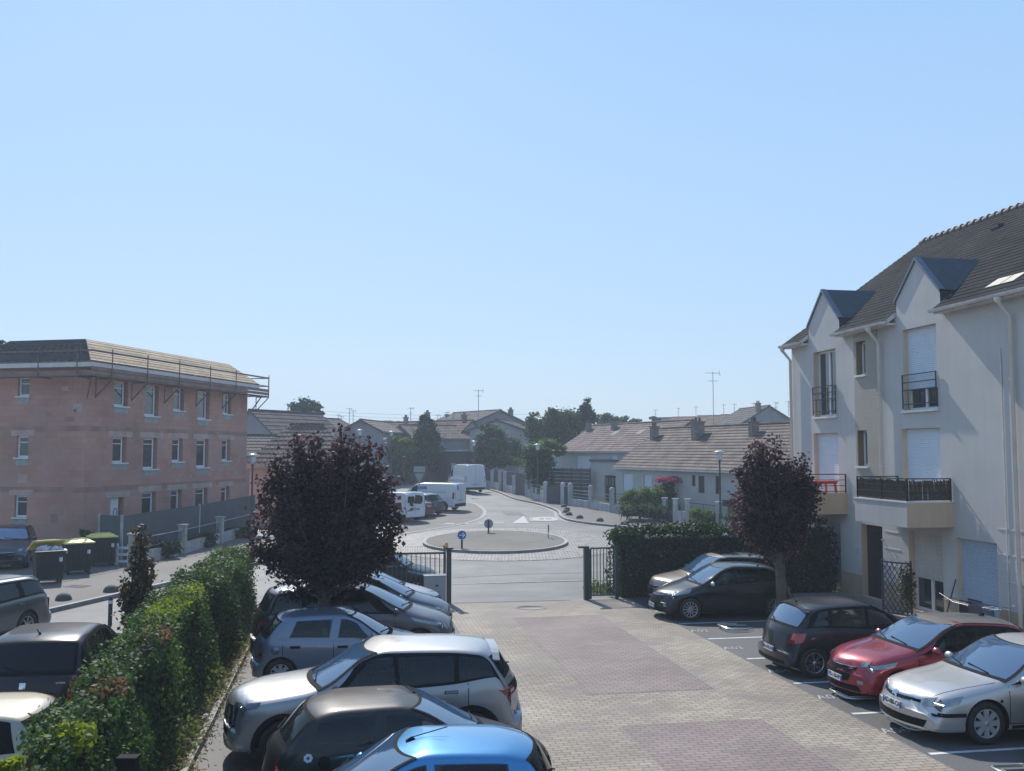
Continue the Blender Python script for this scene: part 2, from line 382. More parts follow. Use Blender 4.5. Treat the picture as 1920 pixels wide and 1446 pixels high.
def catm(pts,n=6):
    pts=[Vector(p) for p in pts]; out=[]
    for i in range(len(pts)-1):
        p0=pts[max(i-1,0)];p1=pts[i];p2=pts[i+1];p3=pts[min(i+2,len(pts)-1)]
        for k in range(n):
            t=k/n; out.append(.5*((2*p1)+(p2-p0)*t+(2*p0-5*p1+4*p2-p3)*t*t+(3*p1-p0-3*p2+p3)*t*t*t))
    out.append(pts[-1]); return out
# base ground to the horizon
mb=MB(); ys=[-30,0,20,43]+[43+.75*i for i in range(1,9)]+[60,80,100,123.5,160,300,420]; xs=[-400,-100,-30,30,100,400]
for i in range(len(ys)-1):
    for j in range(len(xs)-1):
        mb.face([(xs[j],ys[i],gz(ys[i])-.03),(xs[j+1],ys[i],gz(ys[i])-.03),(xs[j+1],ys[i+1],gz(ys[i+1])-.03),(xs[j],ys[i+1],gz(ys[i+1])-.03)],M_ground)
struct(mb.build('ground'))
sheet('road',[(-45,4),(28,4),(30,60),(14,124),(-30,124),(-60,60)],-.012,M_road)
# courtyard
sheet('parking_asphalt',[(-2.2,3),(2.9,3),(2.9,29.1),(-2.2,29.1)],.0,M_road_dark,local=True)
sheet('parking_asphalt',[(8.8,3),(13.9,3),(13.9,29.4),(8.8,29.4)],.0,M_road_dark,local=True)
sheet('courtyard_paving',[(2.9,3),(8.8,3),(8.8,29.1),(2.9,29.1)],.004,M_pave_grey,local=True)
for (s0,s1) in ((18.0,24.6) ,(8.0,14.4)):pass
def rs(px,py):
    g=G(px,py); return (g.x*math.cos(TH)+g.y*math.sin(TH), -g.x*math.sin(TH)+g.y*math.cos(TH))
RS=[rs(960,1158),rs(1108,1155),rs(1340,1292),rs(1106,1304)]
r0=(RS[0][0]+RS[3][0])/2; r1=RS[2][0]; s1=(RS[0][1]+RS[1][1])/2; s0=(RS[2][1]+RS[3][1])/2
print('red band',RS,r0,r1,s0,s1)
sheet('paving_band',[(r0,s0),(r1,s0),(r1,s1),(r0,s1)],.008,M_pave_red,local=True)
g=rs(1170,1362); sheet('paving_band',[(r0,4),(r1,4),(r1,g[1]),(r0,g[1])],.008,M_pave_red,local=True)
sheet('concrete_strip',[(2.9,29.104),(8.8,29.104),(8.8,29.6),(2.9,29.6)],.004,M_conc,local=True)
sheet('forecourt_asphalt',[(1.5,29.6),(9.4,29.6),(9.6,33.4),(1.3,33.4)],.002,M_road,local=True)
a=cw(1.3,33.45).xy; b=cw(9.6,33.7).xy; strip('kerb_line',[a,b],.14,.006,M_kerb)
a=cw(3.3,29.35).xy; b=cw(6.9,29.3).xy; strip('gate_track',[a,b],.07,.012,dark_metal)
# drain cover in the paving
mb=MB(); mb.lathe([(0,.0),(.3,.0),(.3,.004),(.36,.004),(.36,0)],M_conc,24); 
g=G(995,1140); o=mb.build('manhole_cover',loc=(g.x,g.y,.006)); o.scale=(1.35,1,1); tag(o,'round concrete drain cover set in the paving just inside the gate opening','manhole cover')
# bay lines
LINES=[9.1,11.4,13.65,15.92,18.16,20.45,22.75,24.85,26.9]
for s in LINES:
    o=sheet('bay_line',[(8.88,s-.045),(13.7,s-.045),(13.7,s+.045),(8.88,s+.045)],.004,M_mark,local=True)
for s in (9.8,12.0,14.3,16.6,19.1,21.4,23.6,25.8): sheet('bay_line',[(-1.9,s-.045),(2.75,s-.045),(2.75,s+.045),(-1.9,s+.045)],.004,M_mark,local=True)
sheet('building_strip',[(13.9,3),(16.2,3),(16.2,33),(13.9,33)],.03,M_conc,thick=.06,local=True)
# hedge beds, kerbs
sheet('hedge_bed',[(-4.6,3),(-2.3,3),(-2.3,29),(-4.6,29)],.03,M_soil,thick=.08,local=True)
strip('bed_kerb',[cw(-2.25,3).xy,cw(-2.25,28.8).xy],.1,0,M_kerb,.1,M_kerbd)
sheet('hedge_bed',[(8.9,29.4),(16.2,29.4),(16.2,30.8),(8.9,30.8)],.02,M_soil,thick=.05,local=True)
# left street pavement
K0=G(107,1145); K1=G(345,1090)
dl=(K1-K0).xy.normalized(); 
kerbL=[K0.xy-dl*20,K0.xy,K1.xy,K1.xy+dl*11]
last=kerbL[-1]; kerbL+= [last+Vector((-.6,2.4)),last+Vector((-3,4.5)),last+Vector((-8,6.2)),last+Vector((-24,8))]
kerbL=[kerbL[0]]+catm(kerbL[1:],5)
outer=[Vector((-60,62)),Vector((-60,8))]
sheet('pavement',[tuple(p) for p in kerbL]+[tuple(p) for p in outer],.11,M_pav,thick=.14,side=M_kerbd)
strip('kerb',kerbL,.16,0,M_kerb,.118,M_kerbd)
# right street pavement
kpx=[(905,915),(935,924),(965,936),(1005,945),(1034,954),(1048,961),(1051,968),(1062,975),(1085,980),(1125,985),(1200,992.5),(1270,1001),(1350,1014),(1440,1031),(1560,1060)]
kR=catm(gp(kpx),4)
oR=gp([(1600,1000),(1500,975),(1400,950),(1300,925),(1200,908),(1000,890),(880,888)])
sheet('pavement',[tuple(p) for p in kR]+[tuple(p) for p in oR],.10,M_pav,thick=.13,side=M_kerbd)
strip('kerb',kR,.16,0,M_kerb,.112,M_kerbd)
strip('gutter_strip',[p+Vector((-.28,-.12)) for p in kR[:36]],.22,.004,M_kerb)
# side lay-by where the vans stand
lay=catm(gp([(776,946),(800,940),(845,939),(885,943),(903,952),(909,961),(900,972),(872,981),(830,989),(778,997),(735,1004)]),5)
sheet('layby_asphalt',[tuple(p) for p in lay],.0,M_pav)
strip('gutter_strip',lay[8:],.25,.006,M_kerb)
# far left pavement
sheet('pavement',[tuple(p) for p in gp([(700,931),(775,926),(800,915),(812,905),(850,899),(880,893),(860,886),(790,885),(700,890)])],.1,pm('pale_pavement',(.3,.27,.25),.9,.15),thick=.12,side=M_kerbd)
# roundabout
A0=G(930,1038.5); A1=G(930,999); LX=G(797,1017).x; RX=G(1061,1017).x
icx=(LX+RX)/2; icy=(A0.y+A1.y)/2; irx=(RX-LX)/2; iry=(A1.y-A0.y)/2
print('island',icx,icy,irx,iry)
sheet('cobble_ring',circ(icx+.35,icy-.1,irx+2.35,iry+2.7,64),.004,M_cob)
sheet('roundabout_island',circ(icx,icy,irx,iry,64),.12,M_island,thick=.14,side=M_kerbd)
kc=[Vector(p) for p in circ(icx,icy,irx,iry,64)]; strip('kerb',kc+[kc[0]],.16,0,M_kerb,.128,M_kerbd)
# markings
for a,b in (((834,982),(852,982)),((862,982),(880,982)),((897,981.5),(945,981))):
    strip('give_way_line',gp([a,b]),.42,.006,M_markold)
sheet('give_way_triangle',[tuple(p) for p in gp([(960,981.3),(992,981.3),(982,967.5)])],.006,M_markold)
sheet('speed_marking_panel',[tuple(p) for p in gp([(992,977.5),(1054,976.5),(1040,969),(994,970)])],.004,pm('pink_marking',(.30,.22,.22),.7,.2,4.))
c0=G(1022,973.3); sheet('speed_marking',circ(c0.x,c0.y,.82,1.5,40),.009,M_markold)
o=text('30',1.15,M_road,'speed_marking_digits',loc=(c0.x,c0.y,gz(c0.y)+.017),rot=(R(1.15),0,0)); o.scale=(.8,1.35,1); o['kind']='structure'
# bay numbers: painted on the asphalt at the head of each bay
for s,tx in ((12.5,'A07'),(14.85,'A06'),(17.05,'A05'),(19.2,'A04'),(21.6,'A03'),(23.8,'A02')):
    p=cw(9.05,s); o=text(tx,.36,M_markold,'bay_number',loc=(p.x,p.y,.006),rot=(0,0,TH)); o.scale=(.85,1.1,1); o['kind']='structure'

# repairs and covers in the street
M_patch=gravelly('tar_patch',(.12,.12,.12),.25,rough=.7,patch=.2)
for l in ([(1010,1105),(1078,1103),(1082,1114),(1012,1116)],[(940,958),(975,960),(985,966),(948,965)],[(1090,1000),(1120,1003),(1112,1010),(1082,1007)],[(700,1075),(760,1072),(770,1082),(705,1086)]):
    sheet('tar_patch',[tuple(p) for p in gp(l)],.0,M_patch)
for a,b in (((850,1083),(1090,1074)),((870,1120),(1010,1117))): strip('tar_seam',gp([a,((a[0]+b[0])/2,(a[1]+b[1])/2-2),b]),.05,.003,M_patch)
for (px,py,l) in ((965,1050,'round iron cover in the roadway in front of the roundabout'),(890,935,'round iron cover in the street beside the vans')):
    g=G(px,py); m=MB(); m.lathe([(0,.0),(.3,.0),(.3,.006),(.36,.006),(.36,0)],pm('cast_iron',(.08,.075,.07),.6,.2,6.),20); o=m.build('manhole_cover',loc=(g.x,g.y,g.z-.004)); tag(o,l,'manhole cover')
g=G(145,1106); m=MB()
for k in range(10): m.box((-.35+k*.078,0,0),(.035,.5,.012),M_conc)
o=m.build('drain_grate',loc=(g.x,g.y,.117),rz=R(-15)); tag(o,'pale rectangular drain grating on the left pavement before the bins','drain grating')
# ================================================================ RIGHT APARTMENT BUILDING (courtyard frame: x=r-R0, y=s)
R0=16.0
def FW(px,py,dr=0.0):                   # point of the facade plane seen at a photo position -> (s,z)
    d=ray(px,py); u=d.x/d.y; Y=(R0+dr)/(math.cos(TH)*u+math.sin(TH)); X=u*Y
    return (-X*math.sin(TH)+Y*math.cos(TH), CH+d.z/d.y*Y)
def facade_bump(name,col,scale,strength,dist=.01,var=.06,streak=.1):
    m=pm(name,col,.9,var,.7,strength,scale,streak=streak); return m
M_ren=facade_bump('cream_render',(.52,.495,.47),90,.25,var=.07,streak=.03)
M_ren2=facade_bump('rough_beige_render',(.37,.33,.28),28,.95,var=.1,streak=.0)
M_rev=pm('reveal_render',(.62,.49,.36),.9,.05)  # warmer than the facade: bounced light put into the reveal colour
M_bei=pm('beige_balcony_render',(.60,.455,.31),.9,.06,1.,.2,80,streak=.08)
M_plinth=pm('plinth_render',(.42,.32,.22),.9,.12,1.5,.2,60)
M_shut=pm('white_shutter',(.60,.66,.72),.55,.04)
M_shutb=pm('blue_grey_shutter',(.36,.45,.54),.55,.04)
M_shutc=pm('cream_shutter',(.52,.50,.45),.55,.05)
M_door=pm('dark_door',(.035,.028,.028),.35,.2)
M_gut=pm('gutter_paint',(.66,.63,.6),.45,.12,3.,streak=.2)
M_pipe=pm('downpipe_paint',(.60,.53,.45),.5,.08,2.)
M_roofA=brickmat('slate_look_tiles',(.040,.040,.043),(.028,.028,.031),(.012,.012,.012),.24,.26,.006,rough=1,bump=.5,nvar=.45,nscale=.8,spec=.12)
M_ridge=pm('ridge_tile',(.10,.08,.085),.7,.25,4.)
M_stain=pm('bare_membrane_patch',(.62,.57,.45),.8,.15,6.)
bld=thing('apartment_building','cream three storey apartment block with two pointed dormers and dark tiled roof','building',loc=(*cw(R0,0).xy,0),rz=TH)
O=(0,0,0);U=(0,1,0);N=(-1,0,0)
s_far=FW(1485,700)[0]; s_near=8.0; EV=8.62
print('facade far',s_far,'eave',FW(1475,640),FW(1890,535))
H={}
def hole(key,x0,x1,y0,y1,dr=0):
    a=FW(x0,(y0+y1)/2,dr)[0]; b=FW(x1,(y0+y1)/2,dr)[0]; zt=FW((x0+x1)/2,y0,dr)[1]; zb=FW((x0+x1)/2,y1,dr)[1]
    H[key]=[b,a,zb,zt]
hole('w1',1526,1568,657,781); hole('t1',1606,1624,640,703); hole('w2',1694,1757,612,768)
hole('s1',1527,1573,812,930); hole('t2',1609,1628,807,874); hole('s2',1692,1764,803,935)
hole('g1',1530,1577,978,1108); hole('door',1616,1656,985,1130); hole('g2',1705,1768,1000,1136); hole('g3',1795,1871,1014,1140)
H['g1'][2]=.12; H['door'][2]=.12; H['g2'][2]=.14; H['g3'][2]=.14
H['s1'][2]=2.96; H['s2'][2]=2.96
for k in H: print(k,[round(v,2) for v in H[k]])
holes=[h+[.3] for h in H.values()]
mb=MB()
wall(mb,O,U,N,s_near,s_far,0,EV,holes,M_ren,rmat=M_rev,mats_by_z=[(.75,M_plinth),(20,M_ren)])
# end wall (far gable) and hidden sides
DEPTH=10.8; RZ=12.55; RX=5.4
mb.face([(0,s_far,0),(0,s_far,EV),(RX,s_far,RZ-.1),(DEPTH,s_far,EV),(DEPTH,s_far,0)],M_ren)
mb.face([(0,s_near,0),(DEPTH,s_near,0),(DEPTH,s_near,EV),(RX,s_near,RZ-.1),(0,s_near,EV)],M_ren)
mb.face([(DEPTH,s_near,0),(DEPTH,s_far,0),(DEPTH,s_far,EV),(DEPTH,s_near,EV)],M_ren)
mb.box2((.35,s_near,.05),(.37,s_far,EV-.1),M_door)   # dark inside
mb.build('wall',bld)
# rough render panel between the bays
a=FW(1648,750)[0]; b=FW(1604,750)[0]; z0=2.82; z1=EV-.18
mb=MB(); wall(mb,(-.03,0,0),U,N,a,b,z0,z1,[H['t1']+[.3],H['t2']+[.3]],M_ren2,rmat=M_rev)
mb.face([(0,b,z0),(0,b,z1),(-.03,b,z1),(-.03,b,z0)],M_ren2); mb.face([(0,a,z0),(-.03,a,z0),(-.03,a,z1),(0,a,z1)],M_ren2); mb.face([(0,a,z0),(0,b,z0),(-.03,b,z0),(-.03,a,z0)],M_ren2)
mb.build('render_panel',bld)
# rustication grooves on the near ground floor
mb=MB()
sg=FW(1873,1050)[0]
for z in (1.45,2.1,2.72): mb.box2((-.012,s_near,z-.018),(.001,sg-.02,z+.018),pm('groove_edge',(.56,.53,.49),.8,.05))
for z in (1.25,1.75,2.25): mb.box2((-.012,FW(1690,1060)[0],z-.015),(.001,FW(1660,1060)[0],z+.015),MATS['groove_edge'])
mb.build('render_joints',bld)
# windows, shutters
def shutter(h,mat,zb=None,name='roller_shutter',depth=.16,slat=.055):
    m=MB(); u0,u1,z0,z1=h; z0=zb if zb is not None else z0; z=z1
    while z>z0+.005:
        zz=max(z0,z-slat); d=depth
        m.raw([(d,u0,z),(d,u1,z),(d-.012,u1,(z+zz)/2),(d-.012,u0,(z+zz)/2),(d,u0,zz),(d,u1,zz)],[(0,1,2,3)[::-1],(3,2,5,4)[::-1]],mat); z=zz
    m.box2((depth-.02,u0,z0-.03),(depth+.01,u1,z0),mat)
    return m.build(name,bld)
def sill(h,ext=.06,name='window_sill'):
    m=MB(); m.box2((-.09,h[0]-ext,h[2]-.07),(.28,h[1]+ext,h[2]-.005),pm('white_sill',(.7,.68,.66),.6,.05)); return m.build(name,bld)
window(bld,O,U,N,*H['w1'],depth=.2,mull=1,frame=.07)
window(bld,O,U,N,*H['t1'],depth=.2,mull=0,frame=.07); window(bld,O,U,N,*H['t2'],depth=.2,mull=0,frame=.07)
window(bld,O,U,N,H['w2'][0],H['w2'][1],H['w2'][2],H['w2'][2]+.9,depth=.2,mull=1,frame=.07)
window(bld,O,U,N,H['g2'][0],H['g2'][1],H['g2'][2],H['g2'][2]+1.0,depth=.2,mull=1,frame=.08)
shutter(H['w2'],M_shut,H['w2'][2]+.62); shutter(H['s1'],M_shut); shutter(H['s2'],M_shut); shutter(H['g1'],M_shutb); shutter(H['g2'],M_shutc,H['g2'][2]+.95); shutter(H['g3'],M_shutb)
for k in ('w1','t1','w2','t2'): sill(H[k])
m=MB(); h=H['door']; m.box2((.2,h[0],h[2]),(.26,h[1],h[3]),M_door)
for i in range(3): m.box2((.185,h[0]+.12,h[2]+.15+i*.68),(.2,h[1]-.12,h[2]+.7+i*.68),M_door)
d=m.build('entrance_door',bld); m=MB(); m.tube([(.2,h[0]+.1,1.1),(.13,h[0]+.1,1.1),(.13,h[0]+.22,1.1)],.012,white_paint,6); m.build('handle',d)
# juliette railings
def rail_juliet(h,z1,mat=dark_metal):
    m=MB(); zb=h[2]+.05
    for z in (z1,z1-.22,z1-.44,zb+.12): m.bar((-.05,h[0]-.02,z),(-.05,h[1]+.02,z),.03,.03,mat)
    n=6
    for i in (0,n): m.bar((-.05,h[0]+(h[1]-h[0])*i/n,zb),(-.05,h[0]+(h[1]-h[0])*i/n,z1),.03,.03,mat)
    for i in range(1,n): m.bar((-.05,h[0]+(h[1]-h[0])*i/n,zb),(-.05,h[0]+(h[1]-h[0])*i/n,z1-.44),.014,.014,mat)
    return m.build('railing',bld)
rail_juliet(H['w1'],H['w1'][2]+1.02); rail_juliet(H['w2'],H['w2'][2]+1.02)
# roof in stepped courses
def courses(mb,E0,E1,T1,T0,row,mat,lip=.02,cut=None):
    E0,E1,T0,T1=map(Vector,(E0,E1,T0,T1)); L=((T0-E0).length+(T1-E1).length)/2; n=max(2,int(L/row)); nn=(E1-E0).cross(T0-E0).normalized()
    if nn.z<0: nn=-nn
    for i in range(n):
        a,b=i/n,(i+1)/n; p,q=E0.lerp(T0,a),E1.lerp(T1,a); r,s=E1.lerp(T1,b),E0.lerp(T0,b)
        mb.face([p+nn*lip,q+nn*lip,r,s],mat); mb.face([p,q,q+nn*lip,p+nn*lip],mat)
ov=.32; zo=EV+.02
def rz_(x): return EV+.12+(x)*(RZ-EV-.12)/RX
mb=MB()
E=(-ov,s_near-.2,rz_(-ov)); gseg=[(FW(1516,640)[0],s_far+.12),(FW(1679,590)[0],FW(1561,618,-.35)[0]),(s_near-.2,FW(1746,572,-.35)[0])]
cuts=sorted([c_ for g_ in gseg for c_ in g_])
NR=29
for i in range(len(cuts)-1):
    a,b=cuts[i],cuts[i+1]; open_=any(abs(g_[0]-a)<1e-6 for g_ in gseg)
    for k in range(NR):
        xa=-ov+(RX+ov)*k/NR; xb=-ov+(RX+ov)*(k+1)/NR
        if not open_:
            if xb<=.03: continue
            xa=max(xa,.03)
        mb.face([(xa,a,rz_(xa)+.02),(xa,b,rz_(xa)+.02),(xb,b,rz_(xb)),(xb,a,rz_(xb))][::-1],M_roofA); mb.face([(xa,a,rz_(xa)),(xa,b,rz_(xa)),(xa,b,rz_(xa)+.02),(xa,a,rz_(xa)+.02)][::-1],M_roofA)
    if open_:
        for s_ in (a,b): mb.face([(-ov,s_,rz_(-ov)-.12),(-ov,s_,rz_(-ov)+.02),(.3,s_,rz_(.3)+.02),(.3,s_,rz_(.3)-.12)],M_gut)
courses(mb,(DEPTH+ov,s_far+.12,rz_(-ov)),(DEPTH+ov,s_near-.2,rz_(-ov)),(RX,s_near-.2,RZ),(RX,s_far+.12,RZ),.6,M_roofA,.018)
mb.face([(.03,s_near-.2,rz_(.03)-.12),(RX,s_near-.2,RZ-.12),(RX,s_far+.12,RZ-.12),(.03,s_far+.12,rz_(.03)-.12)],M_gut)
for (a,b) in gseg: mb.face([(-ov,a,rz_(-ov)-.12),(.03,a,rz_(.03)-.12),(.03,b,rz_(.03)-.12),(-ov,b,rz_(-ov)-.12)],M_gut)
for (x0,x1) in ((-ov,RX),(DEPTH+ov,RX)):
    mb.face([(x0,s_far+.12,rz_(-ov)-.14),(x0,s_far+.12,rz_(-ov)),(x1,s_far+.12,RZ),(x1,s_far+.12,RZ-.14)],M_ridge)
roof=mb.build('roof',bld)
m=MB(); s=s_far+.1
while s>s_near:
    m.tube([(RX,s,RZ-.03),(RX,s-.36,RZ-.0)],[.11,.145],M_ridge,10); s-=.36
m.build('ridge_tiles',roof)
m=MB()
for (px,py) in ((1745,478),(1730,477),(1893,418),(1672,562)):
    pass
for (s,x) in ((26.6,4.2),(22.6,4.3),(25.9,1.05)): m.box2((x-.12,s-.2,rz_(x)-.02),(x+.12,s+.2,rz_(x)+.1),dark_metal)
m.each('roof_vent',roof)
m=MB(); x0,x1=.1,.42
for (sa,sb) in ((21.2,21.75),(20.7,21.15)): m.face([(x0,sa,rz_(x0)+.03),(x0,sb,rz_(x0)+.03),(x1,sb-.1,rz_(x1)+.03),(x1,sa-.1,rz_(x1)+.03)][::-1],M_stain)
m.build('bare_patch',roof)
# gutters and soffits between the bays
gx=-ov-.02
dorm=[]
for (px0,px1,ax,ay,ly,ry) in ((1516,1573,1543,546,609,594),(1680,1762,1718,486,562,541)):
    a=FW(px1,ry)[0]; b=FW(px0,ly)[0]; c=(a+b)/2; dorm.append((a,b,c,(FW(px1,ry)[1]+FW(px0,ly)[1])/2,FW(ax,ay)[1]))
print('dormers',dorm)
for b,a in gseg:
    m=MB(); n=7; zt=rz_(-ov)-.03
    pr=[(gx-.07+.075*math.cos(math.pi+math.pi*k/n),zt+.09*math.sin(math.pi+math.pi*k/n)) for k in range(n+1)]
    m.raw([(x,s,z) for s in (a,b) for x,z in pr],[(k,k+1,k+n+2,k+n+1) for k in range(n)],M_gut,True)
    m.raw([(x+.006,s,z+.002) for s in (a,b) for x,z in pr],[(k,k+n+1,k+n+2,k+1) for k in range(n)],M_gut,True)
    for s in (a,b): m.face([(x,s,z) for x,z in pr],M_gut)
    m.box2((-ov,a,zt-.1),(-.002,b,zt-.04),M_gut); m.box2((-ov-.01,a,zt-.12),(-ov+.02,b,zt+.02),M_gut)
    m.build('gutter',bld)
# dormers
for (a,b,c,ze,za) in dorm:
    m=MB(); T=.25
    f=[(0,a,EV),(0,a,ze),(0,c,za),(0,b,ze),(0,b,EV)]; m.face(f,M_ren)
    ex=(ze-EV-.12)/((RZ-EV-.12)/RX); ax=(za-EV-.12)/((RZ-EV-.12)/RX)
    for s in (a,b): m.face([(0,s,EV),(0,s,ze),(ex+.1,s,ze),(0.0,s,EV)][::-1],zinc)
    for s in (a,b): m.face([(0,s,EV-.02),(0,s,ze),(ex,s,ze)],zinc)
    d=m.build('dormer',bld)
    m=MB(); o=.05
    for s in (a-.06,b+.06):
        sg=1 if s>c else -1
        A=(-o,s,ze-.05);B=(-o,c,za+.06);C=(ax+.15,c,za+.06);Dd=(ex-.1,s,ze-.05)
        m.face([A,B,C,Dd],pm('dormer_slate',(.045,.055,.062),.6,.2,3.))
        m.face([(-o,s,ze-.13),(-o,c,za-.03),(-o,c,za+.06),(-o,s,ze-.05)],zinc)
        m.raw([(-o-.01,s,ze-.12),(-o-.01,c,za-.03),(-o-.01,c,za+.075),(-o-.01,s,ze-.03),(.12,s,ze-.03),(.12,c,za+.075)],[(0,1,2,3),(3,2,5,4)],zinc)
        m.face([(-o,s,ze-.13),(.2,s,ze-.13),(.2,c,za-.03),(-o,c,za-.03)],zinc)
    m.build('dormer_roof',d)
# downpipes
def pipe(s,ztop,zb=.05,x=-.12,sw=True):
    m=MB(); zt=rz_(-ov)-.12
    m.tube([(gx-.07,s,zt+.02),(gx-.07,s,zt-.1),(x,s-.02,zt-.45),(x,s-.02,zb)],.052,M_pipe,10)
    m.lathe([(.09,zt),(.09,zt-.05),(.052,zt-.14)],M_gut,10,(gx-.07,s,0))
    for z in (2.0,4.2,6.4): m.lathe([(.065,z-.02),(.065,z+.02)],M_gut,10,(x,s-.02,0))
    return m.build('downpipe',bld)
pipe(s_far-.1,0); pipe(FW(1649,760,-.12)[0],0,2.9); pipe(FW(1896,700,-.12)[0],0)
m=MB(); s=FW(1888,800)[0]; m.bar((-.02,s+.12,.1),(-.02,s+.12,7.2),.02,.03,M_gut); m.build('cable_duct',bld)
# balcony 1 (far) and balcony 2 (near)
def railing(parent,pts,z0,ht,mat=dark_metal,rails=3,name='railing',posts=1.0):
    m=MB()
    for i in range(len(pts)-1):
        p,q=Vector((*pts[i],0)),Vector((*pts[i+1],0)); L=(q-p).length; n=max(1,round(L/posts))
        for k in range(rails+1):
            z=z0+ht*(k+.25)/(rails+.25) if k<rails else z0+ht
            m.bar(p+Vector((0,0,z)),q+Vector((0,0,z)),.022 if k<rails else .045,.022 if k<rails else .03,mat)
        for k in range(n+1):
            c=p.lerp(q,k/n); m.bar(c+Vector((0,0,z0)),c+Vector((0,0,z0+ht)),.035,.035,mat)
    return m.build(name,parent)
ZS=2.95
def ronl(px,s_):
    u=(px-960)/F; Y=s_/(math.cos(TH)-u*math.sin(TH)); X=u*Y; return X*math.cos(TH)+Y*math.sin(TH)
def sonr(px,r_):
    u=(px-960)/F; Y=r_/(math.cos(TH)*u+math.sin(TH)); X=u*Y; return -X*math.sin(TH)+Y*math.cos(TH)
b1a=FW(1590,940)[0]; q0=FW(1788,940)[0]; pj=R0-ronl(1696,q0); b1b=s_far-.3
print('balcony',b1a,b1b,q0,pj,'b1 corner px',)
q2=sonr(1599,R0-pj)
m=MB(); m.prism([(-.001,b1a),(-pj,b1a),(-pj,b1b),(-.001,b1b)],2.62,2.94,M_bei); m.prism([(-.001,b1a),(-.001,b1a+.1),(-pj+.1,b1a+.1),(-pj+.1,b1b),(-pj,b1b),(-pj,b1a)],2.94,3.3,M_bei); bal=m.build('balcony',bld)
railing(bal,[(-.03,b1a+.07),(-pj+.07,b1a+.07),(-pj+.07,b1b-.1)],3.3,.6,pm('brown_railing_metal',(.06,.04,.045),.5,.1))
m=MB(); m.prism([(-.001,q0),(-pj,q0),(-pj,q2),(-.001,q2)],2.62,2.94,M_ren,side=M_bei); m.prism([(-.001,q0),(-.001,q0+.1),(-pj+.1,q0+.1),(-pj+.1,q2-.1),(-.001,q2-.1),(-.001,q2),(-pj,q2),(-pj,q0)],2.94,3.27,M_ren,side=M_bei)
m.prism([(-.001,q0-.015),(-.001,q0+.115),(-pj+.115,q0+.115),(-pj+.115,q2-.115),(-.001,q2-.115),(-.001,q2+.015),(-pj-.025,q2+.015),(-pj-.025,q0-.015)],3.272,3.31,pm('white_sill',(.7,.68,.66),.6,.05))
obox(m,(0,0,0),(0,1,0),(-1,0,0),q0+.003,q2-.003,2.625,3.265,pj,pj+.006,M_ren)
bal2=m.build('balcony',bld)
rp=[(-.03,q0+.07),(-pj+.05,q0+.07),(-pj+.05,q2-.07),(-.03,q2-.07)]
rl=railing(bal2,rp,3.31,.6,dark_metal)
# reed screen fixed to the railing
m=MB(); Mre=pm('reed_screen',(.085,.07,.055),.9,.5,20.,0)
rr=random.Random(3)
for i in range(0,2):
    p,q=Vector(rp[i]),Vector(rp[i+1]); L=(q-p).length; n=int(L/.022)
    for k in range(n):
        c=p.lerp(q,(k+.5)/n); 
        if rr.random()<.04: continue
        nx,ny=(.03,0) if i==1 else (0,.03)
        m.bar((c.x+nx,c.y+ny,3.33),(c.x+nx+rr.uniform(-.01,.01),c.y+ny+rr.uniform(-.012,.012),3.86+rr.uniform(-.04,.03)),.021,.016,Mre)
m.build('reed_screen',rl)
m=MB(); p=FW(1609,1033); m.box2((-.04,p[0]-.05,p[1]-.08),(0,p[0]+.05,p[1]+.08),M_shutb); m.build('wall_lamp',bld)
# things on and by the building
def local(x,y,z=0): v=cw(R0+x,y,z); return v
M_red=pm('red_plastic',(.55,.10,.08),.45,.08)
t=thing('plastic_table','red plastic table standing on the far balcony','table',loc=local(-.5,b1a+.75,ZS),rz=TH)
m=MB(); m.box((0,0,.71),(.78,.78,.035),M_red); m.box((0,0,.66),(.72,.72,.07),M_red); m.build('tabletop',t,bevel=.01)
for sx in (-1,1):
    for sy in (-1,1):
        m=MB(); m.bar((sx*.3,sy*.3,.66),(sx*.36,sy*.36,0),.08,.03,M_red); m.build('leg',t)
def chair_pl(loc,rz,label):
    t=thing('plastic_chair',label,'chair',loc=loc,rz=rz,group=None)
    m=MB(); m.box((0,0,.43),(.46,.46,.03),M_red); m.build('seat',t)
    m=MB()
    for k in range(6): m.bar((-.2+.08*k,.22,.44),(-.2+.08*k,.29,.88),.05,.015,M_red)
    m.bar((-.24,.29,.87),(.24,.29,.87),.03,.06,M_red); m.build('backrest',t)
    for sx in (-1,1):
        for sy in (-1,1): m=MB(); m.bar((sx*.2,sy*.2,.43),(sx*.24,sy*.25,0),.045,.03,M_red); m.build('leg',t)
    return t
chair_pl(local(-.5,b1a+1.6,ZS),TH+R(80),'red plastic chair pushed up beside the table on the far balcony')
# lattice trellis with climber
tp=local(-.75,FW(1685,1120,-.7)[0],.05)
t=thing('trellis','dark wooden lattice trellis standing by the entrance door','trellis',loc=tp,rz=TH+R(-62))
Mtr=pm('violet_stained_wood',(.06,.05,.08),.7,.2); m=MB()
for k in range(-6,9):
    for sg in (1,-1):
        a=(-.42,0,k*.22+.1); 
        x0,x1=-.42,.42; z0=k*.22+.1; z1=z0+sg*.84*1.5
        pts=[]
        # clip to 0..1.45
        def cl(x0,z0,x1,z1):
            lo,hi=0,1
            for zz in (0.05,1.45):
                pass
            d=z1-z0
            ta=(0.05-z0)/d; tb=(1.45-z0)/d
            lo=max(0,min(ta,tb)); hi=min(1,max(ta,tb)); return lo,hi
        lo,hi=cl(x0,z0,x1,z1)
        if hi-lo>.03: m.bar((x0+(x1-x0)*lo,.01*sg,z0+(z1-z0)*lo),(x0+(x1-x0)*hi,.01*sg,z0+(z1-z0)*hi),.03,.01,Mtr)
m.build('lattice',t); m=MB()
for x in (-.43,.43): m.bar((x,0,0),(x,0,1.55),.045,.045,Mtr)
